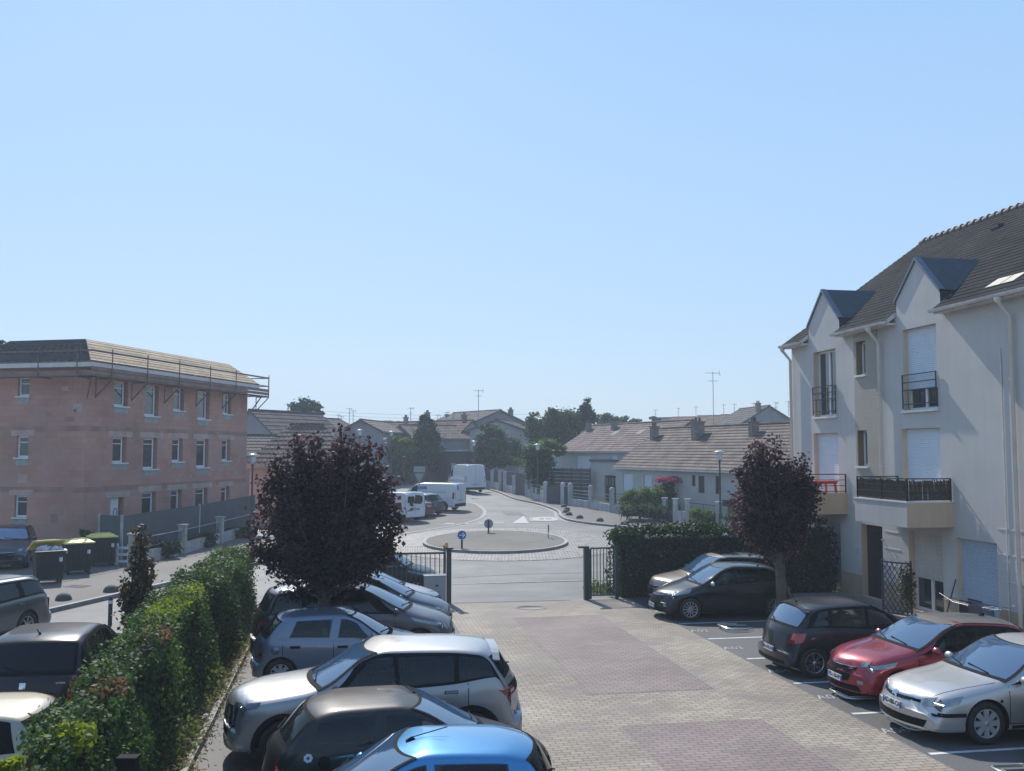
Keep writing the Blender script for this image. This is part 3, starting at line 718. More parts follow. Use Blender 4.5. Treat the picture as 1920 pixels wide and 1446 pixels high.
m.bar((-.43,0,1.47),(.43,0,1.47),.04,.04,Mtr); m.bar((-.43,0,.05),(.43,0,.05),.04,.04,Mtr); m.build('frame',t)
# drying rack
t=thing('drying_rack','folding laundry rack with wet washing standing in front of the blue shutter','clothes rack',loc=local(-.95,FW(1835,1150,-.9)[0],.04),rz=TH)
m=MB(); Mw=pm('rack_wire',(.35,.36,.38),.4,.05,metal=.5)
for s in (-.85,.85): m.tube([(-.28,s*.95,0),(.28,s*.6,.9)],.011,Mw,6); m.tube([(.28,s*.95,0),(-.28,s*.6,.9)],.011,Mw,6)
for x in (-.28,.28): m.tube([(x,-1.0,.9+.12),(x,-.5,.9),(x,.5,.9),(x,1.05,.9+.14)],.009,Mw,6)
for k in range(7): x=-.28+.56*k/6; m.tube([(x,-.9,.92),(x,.9,.92)],.004,Mw,4)
m.build('frame',t)
Mcl=pm('dark_laundry',(.03,.035,.05),.9,.4,5.)
for k,(x,y0,y1,dz,c) in enumerate(((-.28,-.6,-.1,.35,(.03,.035,.05)),(-.1,.0,.5,.3,(.02,.02,.025)),(.1,-.5,.1,.32,(.12,.16,.22)),(.28,.15,.7,.3,(.04,.04,.05)))):
    mm=pm('laundry_cloth_%d'%k,c,.95,.3,6.); q=MB(); q.raw([(x-.02,y0,.93-dz),(x-.015,y0,.95),(x-.015,y1,.95),(x-.02,y1,.93-dz),(x+.02,y0,.93-dz*.9),(x+.02,y1,.93-dz*.9)],[(0,1,2,3),(1,4,5,2)],mm)
    c_=q.build('laundry',loc=None); c_.location=t.location; c_.rotation_euler=t.rotation_euler
    tag(c_,('dark blue towel hanging at the front of the laundry rack','black cloth in the middle of the laundry rack','blue grey cloth behind on the laundry rack','near black shirt at the building side of the laundry rack')[k],'laundry')
# leaning pole by the window
m=MB(); s=FW(1782,1110,-.3)[0]; a=local(-.55,s,.03); b=local(-.05,s+.12,1.25); m.tube([a,b],.02,dark_metal,8); tag(m.build('leaning_pole'),'dark pole leaning on the wall right of the cream roller shutter','pole')
# ================================================================ LEFT BUILDING UNDER CONSTRUCTION
def PLN(O,U,px,py):
    d=ray(px,py); a,b=d.x,d.y; c,e=U[0],U[1]
    # t*(a,b) = O + u*(c,e)
    det=a*(-e)-b*(-c); t=(O[0]*(-e)-O[1]*(-c))/det; u=(a*O[1]-b*O[0])/det
    return u,CH+d.z*t
C0=D(161,800,43); C0.z=0; dU=Vector((.215,.977,0)).normalized(); dN=Vector((dU.y,-dU.x,0)); dU2=-dN; dN2=-dU
LB=PLN(C0,dU,463,800)[0]; LL=PLN(C0,dU2,-38,800)[0]
print('left building len',LB,LL)
M_clay=brickmat('clay_blocks',(.56,.31,.24),(.50,.27,.205),(.40,.25,.20),.5,.25,.008,rough=.9,bump=.2,nscale=.3,nvar=.28,patch=((.42,.27,.23),.6,.6))
M_lint=pm('concrete_lintel',(.50,.35,.30),.9,.2,1.5,.2,40); M_cgrey=pm('grey_mortar_sill',(.34,.36,.36),.9,.15,4.)
M_band=pm('clay_floor_band',(.36,.21,.17),.9,.2,1.5)
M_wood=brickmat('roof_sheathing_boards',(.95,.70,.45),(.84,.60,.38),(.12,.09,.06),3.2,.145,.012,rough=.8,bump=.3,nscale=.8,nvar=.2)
M_wood_shade=brickmat('shaded_sheathing_boards',(.085,.08,.08),(.065,.062,.06),(.10,.09,.08),3.2,.145,.012,rough=.8,bump=.3,nscale=.8,nvar=.2)  # darker copy of the roof boards: shade of these slopes put into the colour
M_plank=pm('scaffold_plank',(.24,.165,.14),.85,.25,2.)
M_steel=pm('rusty_scaffold_tube',(.16,.10,.085),.6,.3,6.)
M_fascia=pm('white_fascia',(.70,.69,.66),.6,.06)
lb=thing('apartment_block','unfinished red clay block building with bare wooden roof boards and scaffold rails','building',loc=C0)
def rel(u,d=0,z=0): return dU*u+dN*d+Vector((0,0,z))
Z3=Vector((0,0,1)); EVL=8.6
cols=[(211.8,237.8,0),(269.3,295.6,1),(323,343.5,0),(369,391.5,1),(416.5,432.5,0)]
hs=[];win=[]
for i,(xa,xb,big) in enumerate(cols):
    ua=PLN(C0,dU,xa,820)[0]; ub=PLN(C0,dU,xb,820)[0]
    for r,(zh,zs,zb) in enumerate(((7.98,6.8,6.42),(5.32,4.1,3.76),(2.62,1.35,.9))):
        h=[ua,ub,zb if big else zs,zh]
        if i==0 and r==2: h=[PLN(C0,dU,207,940)[0],PLN(C0,dU,232,940)[0],.25,2.45]
        hs.append(h+[.28]); win.append((i,r,h))
mb=MB(); O=(0,0,0)
bands=[(2.78,M_clay),(3.02,M_band),(5.55,M_clay),(5.8,M_band),(20,M_clay)]
wall(mb,O,dU,dN,0,LB,0,EVL,hs,M_clay,mats_by_z=bands)
hs2=[];win2=[]
for (xa,xb,ya,yb) in ((33,56,707,743),(30,54,817,858),(26,51,929,970)):
    a=PLN(C0,dU2,xb,ya); b=PLN(C0,dU2,xa,yb); h=[a[0],b[0],b[1],a[1]]; hs2.append(h+[.28]); win2.append(h)
wall(mb,O,dU2,dN2,0,LL,0,EVL,hs2,M_clay,mats_by_z=bands)
e1=rel(LB); e2=dU2*LL
mb.face([e1,e1+dU2*LL,e1+dU2*LL+Z3*EVL,e1+Z3*EVL],M_clay); mb.face([e2,e2+dU*LB,e2+dU*LB+Z3*EVL,e2+Z3*EVL],M_clay)
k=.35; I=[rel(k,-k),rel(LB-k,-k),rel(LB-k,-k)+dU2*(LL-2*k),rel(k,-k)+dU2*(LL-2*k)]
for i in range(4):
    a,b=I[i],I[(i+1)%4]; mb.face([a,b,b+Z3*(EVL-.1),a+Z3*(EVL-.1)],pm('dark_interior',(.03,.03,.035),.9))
mb.build('wall',lb)
m=MB()   # lintel panels and sill mortar, a few millimetres proud
for (i,r,h) in win:
    if r>0: obox(m,O,dU,dN,h[0]-.35,h[1]+.45,h[3]+.0,h[3]+.27,-.02,.006,M_lint)
for h in win2: obox(m,O,dU2,dN2,h[0]-.3,h[1]+.3,h[3],h[3]+.25,-.02,.006,M_lint)
rr=random.Random(5)
for k in range(16):
    u=rr.uniform(.1,LB-.8); z=rr.choice((1.4,1.8,3.2,3.6,4.6,6.0,6.4,7.4)); w_=rr.choice((.25,.5,.35)); hh=rr.choice((.2,.4,.2))
    if any(h[0]-.3<u+w_ and u<h[1]+.3 and h[2]-.3<z+hh and z<h[3]+.3 for h in hs): continue
    obox(m,O,dU,dN,u,u+w_,z,z+hh,-.02,.005,rr.choice((M_lint,M_band,M_cgrey)))
for k in range(14):
    u=rr.uniform(.1,LL-.8); z=rr.choice((1.4,1.8,3.2,3.6,4.6,6.0,6.4,7.4)); w_=rr.choice((.25,.5,.35)); hh=rr.choice((.2,.4))
    if any(h[0]-.3<u+w_ and u<h[1]+.3 and h[2]-.3<z+hh and z<h[3]+.3 for h in hs2): continue
    obox(m,O,dU2,dN2,u,u+w_,z,z+hh,-.02,.005,rr.choice((M_lint,M_band,M_lint)))
m.each('lintel_block',lb)
for (i,r,h) in win:
    if i==0 and r==2:
        m=MB(); obox(m,O,dU,dN,h[0]+.03,h[1]-.25,h[2],h[3]-.02,-.2,-.12,M_fascia); d=m.build('door',lb)
        m=MB(); c=rel((h[0]+h[1])/2,-.09,1.75)
        m.tube([c+dU*(.14*math.cos(a))+Z3*(.2*math.sin(a)) for a in [2*math.pi*j/16 for j in range(17)]],.015,M_steel,6); m.build('handle',d); continue
    window(lb,O,dU,dN,h[0],h[1]-.12,h[2],h[3],depth=.16,mull=0,trans=h[3]-.32 if r!=2 else h[3]-.3,frame=.09 if cols[i][2]==0 else .1)
    m=MB(); obox(m,O,dU,dN,h[0]-.08,h[1]+.08,h[2]-.07,h[2]-.004,-.2,.09,M_fascia); obox(m,O,dU,dN,h[0],h[1]+.02,h[2]-.33,h[2]-.07,-.02,.012,M_cgrey); m.build('window_sill',lb)
for h in win2:
    window(lb,O,dU2,dN2,h[0],h[1],h[2],h[3],depth=.12,mull=0,trans=h[3]-.3,frame=.09)
    m=MB(); obox(m,O,dU2,dN2,h[0]-.08,h[1]+.08,h[2]-.07,h[2]-.004,-.2,.09,M_fascia); obox(m,O,dU2,dN2,h[0],h[1],h[2]-.36,h[2]-.07,-.02,.012,M_cgrey); m.build('window_sill',lb)
# roof
ov=.5; ZT=9.80; ins=.48
def rc(u,v,z): return dU*u+dU2*v+Vector((0,0,z))
e=[rc(-ov,-ov,EVL+.12),rc(LB+ov,-ov,EVL+.12),rc(LB+ov,LL+ov,EVL+.12),rc(-ov,LL+ov,EVL+.12)]
t=[rc(.45,ins,ZT),rc(LB-1.5,ins,ZT),rc(LB-1.5,LL-1.1,ZT),rc(.45,LL-1.1,ZT)]
mb=MB()
def boards(a,b,c,d,n,mat,gaps=None):
    """boards laid edge to edge with fine gaps, a->b eave, d->c top"""
    a,b,c,d=map(Vector,(a,b,c,d)); nn=(b-a).cross(d-a).normalized(); nn=nn if nn.z>0 else -nn
    for i in range(n):
        f0=(i+.08)/n; f1=(i+(.87 if n==8 else .97))/n
        p,q,r,s=a.lerp(d,f0),b.lerp(c,f0),b.lerp(c,f1),a.lerp(d,f1)
        if gaps and gaps[0]<=i<gaps[1]: 
            r,s=p.lerp(s,0)+(q.lerp(r,.62)-q)+(q-p),p.lerp(s,.62)
        mb.raw([p,q,r,s,p+nn*.025,q+nn*.025,r+nn*.025,s+nn*.025],[(3,2,1,0),(4,5,6,7),(0,1,5,4),(1,2,6,5),(2,3,7,6),(3,0,4,7)],mat)
boards(e[0],e[1],t[1],t[0],8,M_wood); boards(e[3],e[0],t[0],t[3],11,M_wood_shade,gaps=(3,8)); boards(e[1],e[2],t[2],t[1],8,M_wood); boards(e[2],e[3],t[3],t[2],11,M_wood_shade)
mb.build('roof_boards',lb)
mb=MB()
for i in range(17):
    f=i/16; 
    a=e[3].lerp(e[0],f); b=t[3].lerp(t[0],f); mb.bar(a-Z3*.06,b-Z3*.06,.08,.1,M_plank)
for i in range(27):
    f=i/26; a=e[0].lerp(e[1],f); b=t[0].lerp(t[1],f); mb.bar(a-Z3*.06,b-Z3*.06,.08,.1,M_plank)
mb.build('rafters',lb)
mb=MB(); z0=EVL-.16; z1=EVL+.1
for a,b in ((e[0],e[1]),(e[3],e[0]),(e[1],e[2])): mb.bar(Vector((a.x,a.y,(z0+z1)/2)),Vector((b.x,b.y,(z0+z1)/2)),.05,z1-z0,M_fascia)
mb.face([Vector((p.x,p.y,z0+.02)) for p in e],M_fascia); mb.face([p-Z3*.05 for p in t],M_plank); mb.build('fascia',lb)
# edge scaffold
mb=MB(); so=.8; zp=8.02
SA=rc(-so,-so,0);SB=rc(LB+1.15,-so,0);SD=rc(-so,LL+.5,0);SE=rc(LB+1.15,3,0)
for a,b,n,inn in ((SA,SB,11,-dN),(SD,SA,8,dU)):
    mb.bar(a+Z3*zp+inn*.28,b+Z3*zp+inn*.28,.5,.04,M_plank)
    for k_ in range(2 if n==11 else 1): mb.bar(a+Z3*(zp+.13+.2*k_),b+Z3*(zp+.14+.2*k_),.03,.17,M_plank)
mb.bar(SB+Z3*zp-dU*.35,SE+Z3*zp-dU*.35,.7,.045,M_plank)
mb.build('scaffold_planks',lb)
mb=MB()
P=lambda u:rc(u,-so-.04,0)
us=[.0,1.3]+[PLN(C0+dN*so,dU,x,700)[0] for x in (209,275.5,335.5,393.5,442)]
for u in [us[2],us[3],us[4],us[5],us[6],LB+1.1]:
    p=P(u); mb.bar(p+Z3*(zp-.05),p+Z3*(zp+1.3),.04,.04,M_steel)
    w0=rc(u,0,zp-.05); mb.bar(w0,p+Z3*(zp-.05),.05,.05,M_steel); mb.bar(w0-Z3*.85,p+Z3*(zp-.08),.045,.045,M_steel); mb.bar(w0-Z3*.9,w0,.045,.045,M_steel)
for px in (72,145):
    v=PLN(C0+dN2*so,dU2,px,700)[0]; p=rc(-so-.04,v,0); mb.bar(p+Z3*(zp-.05),p+Z3*(zp+1.3),.04,.04,M_steel)
    w0=rc(0,v,zp-.05); mb.bar(w0,p+Z3*(zp-.05),.05,.05,M_steel)
mb.bar(rc(.05,0,zp-.1),rc(-so,-so,zp-.1),.05,.05,M_steel); mb.bar(rc(.02,.0,zp-.95),rc(-so,-so,zp-.1),.045,.045,M_steel)
for z in (zp+1.12,zp+.62): 
    mb.bar(SA+Z3*z,SB+Z3*z,.03,.09 if z>zp+1 else .05,M_steel); mb.bar(SD+Z3*z,SA+Z3*z,.03,.09 if z>zp+1 else .05,M_steel); mb.bar(SB+Z3*z,SE+Z3*z,.03,.06,M_steel)
for u2 in (0,1.5,3): mb.bar(rc(LB+1.15,-so+u2,zp),rc(LB+1.15,-so+u2,zp+1.2),.05,.05,M_steel)
mb.bar(rc(LB,-.3,zp-.9),rc(LB+1.15,-.3,zp-.05),.05,.05,M_steel)
mb.build('scaffold_rail',lb)
# tarpaulin fence and street fence
M_tarp=pm('dark_grey_screen',(.075,.085,.095),.7,.12,1.5); M_conw=pm('old_concrete_post',(.40,.39,.37),.9,.2,4.,.2,40,streak=.2)
T0=D(229,965,38.9);T1=D(478,935,54);T2=D(188,965,39.6)
def panel_fence(name,label,cat,pts,z0,z1,mat,post=None,step=2.4,grp=None,th=.03):
    t_=thing(name,label,cat,loc=(pts[0].x,pts[0].y,0),group=grp); o0=Vector((pts[0].x,pts[0].y,0)); m=MB(); pm_=MB()
    for i in range(len(pts)-1):
        a,b=Vector(pts[i])-o0,Vector(pts[i+1])-o0; a.z=b.z=0; L=(b-a).length; n=max(1,round(L/step))
        for k in range(n):
            p,q=a.lerp(b,k/n),a.lerp(b,(k+1)/n); za=gz((p+o0).y);zb=gz((q+o0).y)
            d=(q-p).normalized(); nn=Vector((-d.y,d.x,0))*th/2
            m.raw([p+nn+Z3*(za+z0),p-nn+Z3*(za+z0),q-nn+Z3*(zb+z0),q+nn+Z3*(zb+z0),p+nn+Z3*(za+z1),p-nn+Z3*(za+z1),q-nn+Z3*(zb+z1),q+nn+Z3*(zb+z1)],[(0,1,2,3),(7,6,5,4),(0,4,5,1),(1,5,6,2),(2,6,7,3),(3,7,4,0)],mat)
            if post:
                c=p; pm_.box((c.x,c.y,za+(z1+.05)/2),(.09,.09,z1+.05),post,rz=math.atan2(d.y,d.x))
        if post: pm_.box((b.x,b.y,gz((b+o0).y)+(z1+.05)/2),(.09,.09,z1+.05),post)
    m.build('panel',t_)
    if post: pm_.each('post',t_)
    return t_
panel_fence('screen_fence','long dark grey tarpaulin fence in front of the clay block building','fence',[T2,T0,T1],.15,2.02,M_tarp,M_conw,6.2)
fence=thing('garden_fence','low street fence with white concrete pillars and overgrown railings below the dark screen','fence',loc=(0,0,0))
fp=[D(250,1040,38.0),D(342,1030,42.6),D(412,1022,47.2),D(470,1010,51.5)]
for p in fp[:3]:
    m=MB(); zb=gz(p.y)+.1; m.box((p.x,p.y,zb+.62),(.30,.30,1.24),M_conw); m.box((p.x,p.y,zb+1.27),(.40,.40,.07),M_conw); m.build('pillar',fence)
m=MB(); r_=MB()
for i in range(3):
    a,b=fp[i].copy(),fp[i+1].copy(); za,zb=gz(a.y)+.1,gz(b.y)+.1; a.z=b.z=0; d=(b-a).normalized()
    a2=a+d*.16;b2=b-d*.16
    m.bar(a2+Z3*(za+.25),b2+Z3*(zb+.25),.16,.5,M_conw)
    for z in (.65,1.05): r_.bar(a2+Z3*(za+z),b2+Z3*(zb+z),.03,.03,M_conw if z>1 else dark_metal)
    n=int((b-a).length/.18)
    for k in range(1,n): c=a.lerp(b,k/n); r_.bar(c+Z3*(za+.5),c+Z3*(za+1.05),.015,.015,dark_metal)
m.build('low_wall',fence); r_.build('railing',fence)
g0=D(229,1060,38.3); t=thing('garden_gate','small white wooden gate with three rails beside the bins','gate',loc=(g0.x,g0.y,.11),rz=R(-5))
m=MB()
for x in (-.22,.26): m.box((x,0,.38),(.09,.07,.8),white_paint); m.lathe([(.045,.78),(.05,.83),(.0,.88)],white_paint,10,(x,0,0))
m.each('post',t); m=MB()
for z in (.15,.42,.68): m.box((.02,0,z),(.39,.045,.1),white_paint)
m.build('rails',t)
h0=G(373,1034); t=thing('hydrant','small red hydrant standing on the pavement in front of the low fence','hydrant',loc=(h0.x,h0.y,.11))
m=MB(); Mh=pm('hydrant_red',(.5,.07,.04),.5,.1); m.lathe([(.09,0),(.09,.05),(.06,.07),(.06,.36),(.09,.38),(.085,.44),(.04,.5),(0,.52)],Mh,14); m.build('body',t); m=MB(); m.tube([(-.11,0,.3),(.11,0,.3)],.035,Mh,8); m.build('outlet',t)
# wheelie bins
M_bin=pm('bin_plastic',(.016,.02,.022),.5,.1); M_lid=pm('yellow_lid_plastic',(.80,.62,.18),.5,.1); M_rub=pm('rubber',(.015,.015,.015),.8,.1)
def bin_(px,py,rz,label,lid=True,scale=1.0):
    scale*=1.04; g=G(px,py); t=thing('wheelie_bin',label,'bin',loc=(g.x,g.y,.11),rz=rz,group='large bins on the left pavement'); t.scale=(scale,)*3
    m=MB(); W,Dp,Hh=.92,.80,1.08
    b=[(-W/2+.06,-Dp/2+.07),(W/2-.06,-Dp/2+.07),(W/2-.06,Dp/2-.07),(-W/2+.06,Dp/2-.07)]; tt=[(-W/2,-Dp/2),(W/2,-Dp/2),(W/2,Dp/2),(-W/2,Dp/2)]
    v=[(x,y,.14) for x,y in b]+[(x,y,Hh) for x,y in tt]
    m.raw(v,[(3,2,1,0),(0,1,5,4),(1,2,6,5),(2,3,7,6),(3,0,4,7)],M_bin)
    m.box2((-W/2-.03,-Dp/2-.03,Hh-.05),(W/2+.03,Dp/2+.03,Hh),M_bin)
    for x in (-.28,0,.28): m.box2((x-.02,-Dp/2-.012,.3),(x+.02,-Dp/2+.05,Hh-.06),M_bin)
    m.build('body',t,bevel=.015)
    m=MB()
    for x in (-.33,.33):
        for y in (-.26,.26): m.tube([(x-.03,y,.08),(x+.03,y,.08)],.08,M_rub,12)
    m.each('wheel',t)
    m=MB(); m.box2((-W/2-.04,-Dp/2-.05,0),(W/2+.04,Dp/2+.04,.05),M_lid); m.raw([(-W/2,-Dp/2,.05),(W/2,-Dp/2,.05),(W/2,Dp/2,.05),(-W/2,Dp/2,.05),(-W/2+.12,-Dp/2+.2,.13),(W/2-.12,-Dp/2+.2,.13),(W/2-.12,Dp/2-.1,.13),(-W/2+.12,Dp/2-.1,.13)],[(4,5,6,7),(0,1,5,4),(1,2,6,5),(2,3,7,6),(3,0,4,7)],M_lid)
    m.box2((-.28,-.1,.12),(.28,.0,.17),M_lid)
    l=m.build('lid',t,bevel=.01); 
    if lid: l.location=(0,0,Hh+.005)
    else: l.location=(-.02,.42,Hh+.12); l.rotation_euler=(R(-22),0,R(4)) 
    m=MB(); m.box2((-.05+.3,-Dp/2-.012,.72),(.05+.3,-Dp/2-.002,.86),white_paint); m.build('sticker',t)
    return t
bin_(190,1066,R(35),'black bin with closed yellow lid nearest the white gate')
bin_(144,1081,R(35),'middle black bin with closed yellow lid')
bo=bin_(90,1099,R(35),'black bin propped open by rubbish bags, nearest the grey estate car',lid=False)
m=MB(); rr=random.Random(9)
M_bag=pm('white_bin_bag',(.5,.52,.55),.35,.3,8.)
bm=bmesh.new()
for (x,y,z,s) in ((.2,-.05,1.1,.22),(-.15,.02,1.12,.25),(.42,-.1,1.05,.15)):
    r_=bmesh.ops.create_icosphere(bm,subdivisions=3,radius=s); 
    for v in r_['verts']:
        n=v.co.normalized(); v.co*=1+.18*math.sin(n.x*9+x*9)*math.cos(n.y*8)+.1*math.sin(n.z*13); v.co.z*=.7; v.co+=Vector((x,y,z))
me=bpy.data.meshes.new('rubbish_bags'); bm.to_mesh(me); bm.free(); me.materials.append(M_bag); o=bpy.data.objects.new('rubbish_bags',me); COL.objects.link(o); o.location=bo.location; o.rotation_euler=bo.rotation_euler
tag(o,'crumpled pale rubbish bags piled in the open bin','rubbish bags')
# stone hemispheres
M_boul=pm('dark_stone_dome',(.07,.065,.062),.8,.25,8.,.3,30)
def dome(px,py,rad,label,grp):
    g=G(px,py); m=MB(); m.lathe([(rad,0),(rad,rad*.18),(rad*.93,rad*.42),(rad*.74,rad*.7),(rad*.42,rad*.9),(0.001,rad*.97)],M_boul,18); o=m.build('bollard',loc=(g.x,g.y,g.z+.1)); tag(o,label,'bollard',grp)
gl='stone domes along the left kerb'; dome(208,1116,.24,'middle dark stone dome beside the left kerb',gl); dome(119,1132,.24,'dark stone dome right behind the grey estate car',gl); dome(338,1086,.22,'dark stone dome half hidden by the end of the left hedge',gl)
gr='stone domes along the right kerb'
for (px,py,l) in ((1057,953.5,'farthest stone dome at the bend of the right kerb'),(1063,959.5,'second farthest stone dome at the bend of the right kerb'),(1061,964,'middle stone dome of the tight cluster at the kerb bend'),(1067,969,'nearest stone dome of the tight cluster at the kerb bend'),(1087,975,'stone dome just right of the tight cluster on the right pavement'),(1125,980.5,'stone dome between two others on the open right kerb'),(1170,987,'rightmost stone dome on the right pavement')): dome(px,py,.23,l,gr)
g=G(194,1178); m=MB(); m.lathe([(.055,0),(.055,.58),(.06,.6),(.06,.72),(.045,.76),(0,.78)],dark_metal,12); o=m.build('bollard',loc=(g.x,g.y+.4,0)); m=MB(); m.lathe([(.062,.58),(.062,.66)],white_paint,12); m.build('white_band',o); tag(o,'slim dark bollard with white top in the left street','bollard')
# signs
M_sb=pm('sign_blue',(.02,.10,.36),.4,.03); M_sw=pm('sign_white',(.75,.75,.75),.4,.03); M_sg=pm('sign_back_grey',(.30,.31,.32),.5,.05)
def rsign(px,py,zc,rad,rz,label,kind,wide=True):
    g=G(px,py); z=g.z+.12; t=thing('traffic_sign',label,'traffic sign',loc=(g.x,g.y,z),rz=rz)
    m=MB(); m.box((0,.03,(zc+rad*.8)/2),(.09,.04,zc+rad*.8),dark_metal); m.build('post',t)
    m=MB(); m.lathe([(0,-.015),(rad,-.015),(rad,.008),(0,.008)],M_sb if kind!='back' else M_sg,28,(0,0,zc),axis='Y',sm=False)
    pl=m.build('sign_panel',t)
    if True:
        m=MB(); yf=-.022
        m.lathe([(rad*.99,-.017),(rad*.9,-.019)],M_sw,28,(0,0,zc),axis='Y')
        m.box((-.02*rad,yf,zc),(rad*1.1,.004,rad*.17),M_sw)
        for sg in (1,-1):
            m.bar((rad*.62,yf-.001,zc),(rad*.12,yf-.001,zc+sg*rad*.5),.006,rad*.2,M_sw)
        m.build('arrow',pl)
    return t
rsign(866,1033.5,.62,.22,R(2),'round blue sign with a white arrow at the front of the roundabout','front')
rsign(916,1003,.48,.25,R(178),'round sign seen from its grey back on the far rim of the roundabout','back')
rsign(1029,1013,.52,.2,R(88),'round sign seen edge on at the right rim of the roundabout','back')
# give way sign back and name board
g=D(786,930,66); gzv=gz(66); t=thing('traffic_sign','triangular give way sign seen from the back behind the parked vans','traffic sign',loc=(g.x,g.y,gzv))
m=MB(); zt=CH-(888-846)*66/1780-gzv; m.tube([(0,.03,0),(0,.03,zt+.5)],.035,M_sg,8); m.build('post',t)
m=MB(); m.prism([(-.36,0),(.36,0),(.0,.62)],-.01,.01,M_sg); o=m.build('sign_panel',t); o.location=(0,0,zt); o.rotation_euler=(R(-90),0,0)
m=MB(); m.box((0,0,0),(.78,.03,.4),M_sg); o=m.build('sign_board',t); o.location=(0,0,zt+.3)
# street lamps
M_lp=pm('lamp_post_green',(.05,.07,.07),.5,.1); M_lg=pm('lamp_glass',(.55,.62,.62),.2,.05)
def lamp(px,ytop,Y,label,rad=.32):
    g=D(px,ytop,Y); zb=gz(Y)+.1; H_=g.z-zb; t=thing('street_lamp',label,'street lamp',loc=(g.x,g.y,zb),group='street lamps')
    m=MB(); m.lathe([(.1,0),(.1,.9),(.06,1.0),(.045,H_-.62),(.07,H_-.6),(.07,H_-.5)],M_lp,12); m.build('post',t)
    m=MB(); m.lathe([(.05,H_-.5),(.13,H_-.45),(.17,H_-.12),(.16,H_-.08)],M_lg,14); m.build('lantern',t)
    m=MB(); m.lathe([(0,H_+.05),(.1,H_+.03),(rad*1.1,H_-.05),(rad*1.1,H_-.09),(.1,H_-.08)],pm('lamp_hood',(.45,.5,.5),.4,.05),20); m.build('hood',t)
lamp(1349,846,53,'street lamp with a flat hood in front of the near tiled house'); lamp(1008,833,77.5,'street lamp rising out of the round dark green tree')
lamp(889,827,93,'street lamp beside the large white van'); lamp(675,806,80,'street lamp before the purple grey gable, seen above the left purple tree'); lamp(734,809,92,'small far street lamp among the distant roofs')
lamp(474,852,49,'thin street lamp at the far end of the clay block building')
# ---------------------------------------------------------------- entrance gate
M_gg=pm('dark_green_gate_paint',(.03,.05,.05),.45,.1)
gs=29.3
def LC(px,py=1128): 
    g=G(px,py); return g.x*math.cos(TH)+g.y*math.sin(TH)
def ronline(px,s):                       # courtyard r seen at column px on the line s=const
    u=(px-960)/F; # X=uY ; s=-X sin + Y cos
    Y=s/(math.cos(TH)-u*math.sin(TH)); X=u*Y; return X*math.cos(TH)+Y*math.sin(TH)
ra=ronline(843,gs); rb=ronline(1098,gs); rb2=ronline(1154,gs); ra0=ronline(690,gs)
t=thing('gate_post','thick dark green gate post with an orange beacon at the left of the opening','gate post',loc=cw(ra,gs),rz=TH)
m=MB(); m.box((0,0,.83),(.14,.14,1.66),M_gg); m.box((0,0,1.68),(.26,.2,.05),M_gg); m.box((-.12,0,.8),(.05,.06,1.55),M_gg); m.build('post',t)
m=MB(); m.lathe([(.05,1.7),(.05,1.82),(.035,1.86),(0,1.87)],pm('beacon_orange',(.75,.35,.12),.3,.1),12,(-.08,0,0)); m.build('beacon',t)
t=thing('sliding_gate','dark green barred sliding gate standing open behind the left row of cars','gate',loc=cw(ra-.12,gs+.18),rz=TH)
L=4.4; m=MB()
for z in (.12,1.52): m.bar((-L,0,z),(0,0,z),.06,.06,M_gg)
for k in range(int(L/.145)): m.bar((-k*.145,0,.12),(-k*.145,0,1.52),.022,.022,M_gg)
for x in (0,-L/2,-L): m.bar((x,0,.1),(x,0,1.54),.05,.05,M_gg)
m.build('leaf',t)
t=thing('mesh_fence','green wire mesh fence behind the sliding gate','fence',loc=cw(ra-.1,gs+.5),rz=TH); m=MB()
for k in range(60): m.bar((-k*.075,0,.1),(-k*.075,0,1.7),.005,.005,M_gg)
for k in range(9): m.bar((-4.5,0,.1+.2*k),(0,0,.1+.2*k),.005,.005,M_gg)
m.build('mesh',t); m=MB()
for x in (0,-2.2,-4.5): m.tube([(x,0,0),(x,0,1.72)],.025,M_gg,8)
m.each('post',t)
t=thing('electrical_cabinet','plain light grey cabinet standing beside the left gate post','cabinet',loc=cw(ronline(817,gs-.45),gs-.45),rz=TH)
m=MB(); Mcb=pm('cabinet_grey',(.33,.34,.36),.5,.05); m.box((0,0,.45),(.64,.34,.9),Mcb); m.box((0,0,.92),(.68,.38,.05),Mcb); m.build('body',t,bevel=.01); m=MB(); m.box((0,-.175,.45),(.56,.015,.78),Mcb); m.box((.05,-.186,.64),(.09,.01,.05),dark_metal); m.build('door',t)
t=thing('gate','dark green barred gate leaf with thick post at the right of the opening','gate',loc=cw(rb,gs),rz=TH)
Lr=rb2-rb; m=MB(); m.box((0,0,.83),(.16,.16,1.66),M_gg); m.box((-.1,0,1.64),(.3,.18,.06),M_gg); m.box((.13,0,.8),(.06,.06,1.55),M_gg); m.build('post',t)
m=MB(); n=8
for z in (.14,1.6): m.bar((.13,0,z),(Lr,0,z),.05,.05,M_gg)
for k in range(n+1): x=.13+(Lr-.13)*k/n; m.bar((x,0,.14),(x,0,1.6),.024,.024,M_gg)
m.build('leaf',t); m=MB(); m.box((Lr,0,.83),(.1,.1,1.66),M_gg); m.build('far_post',t)
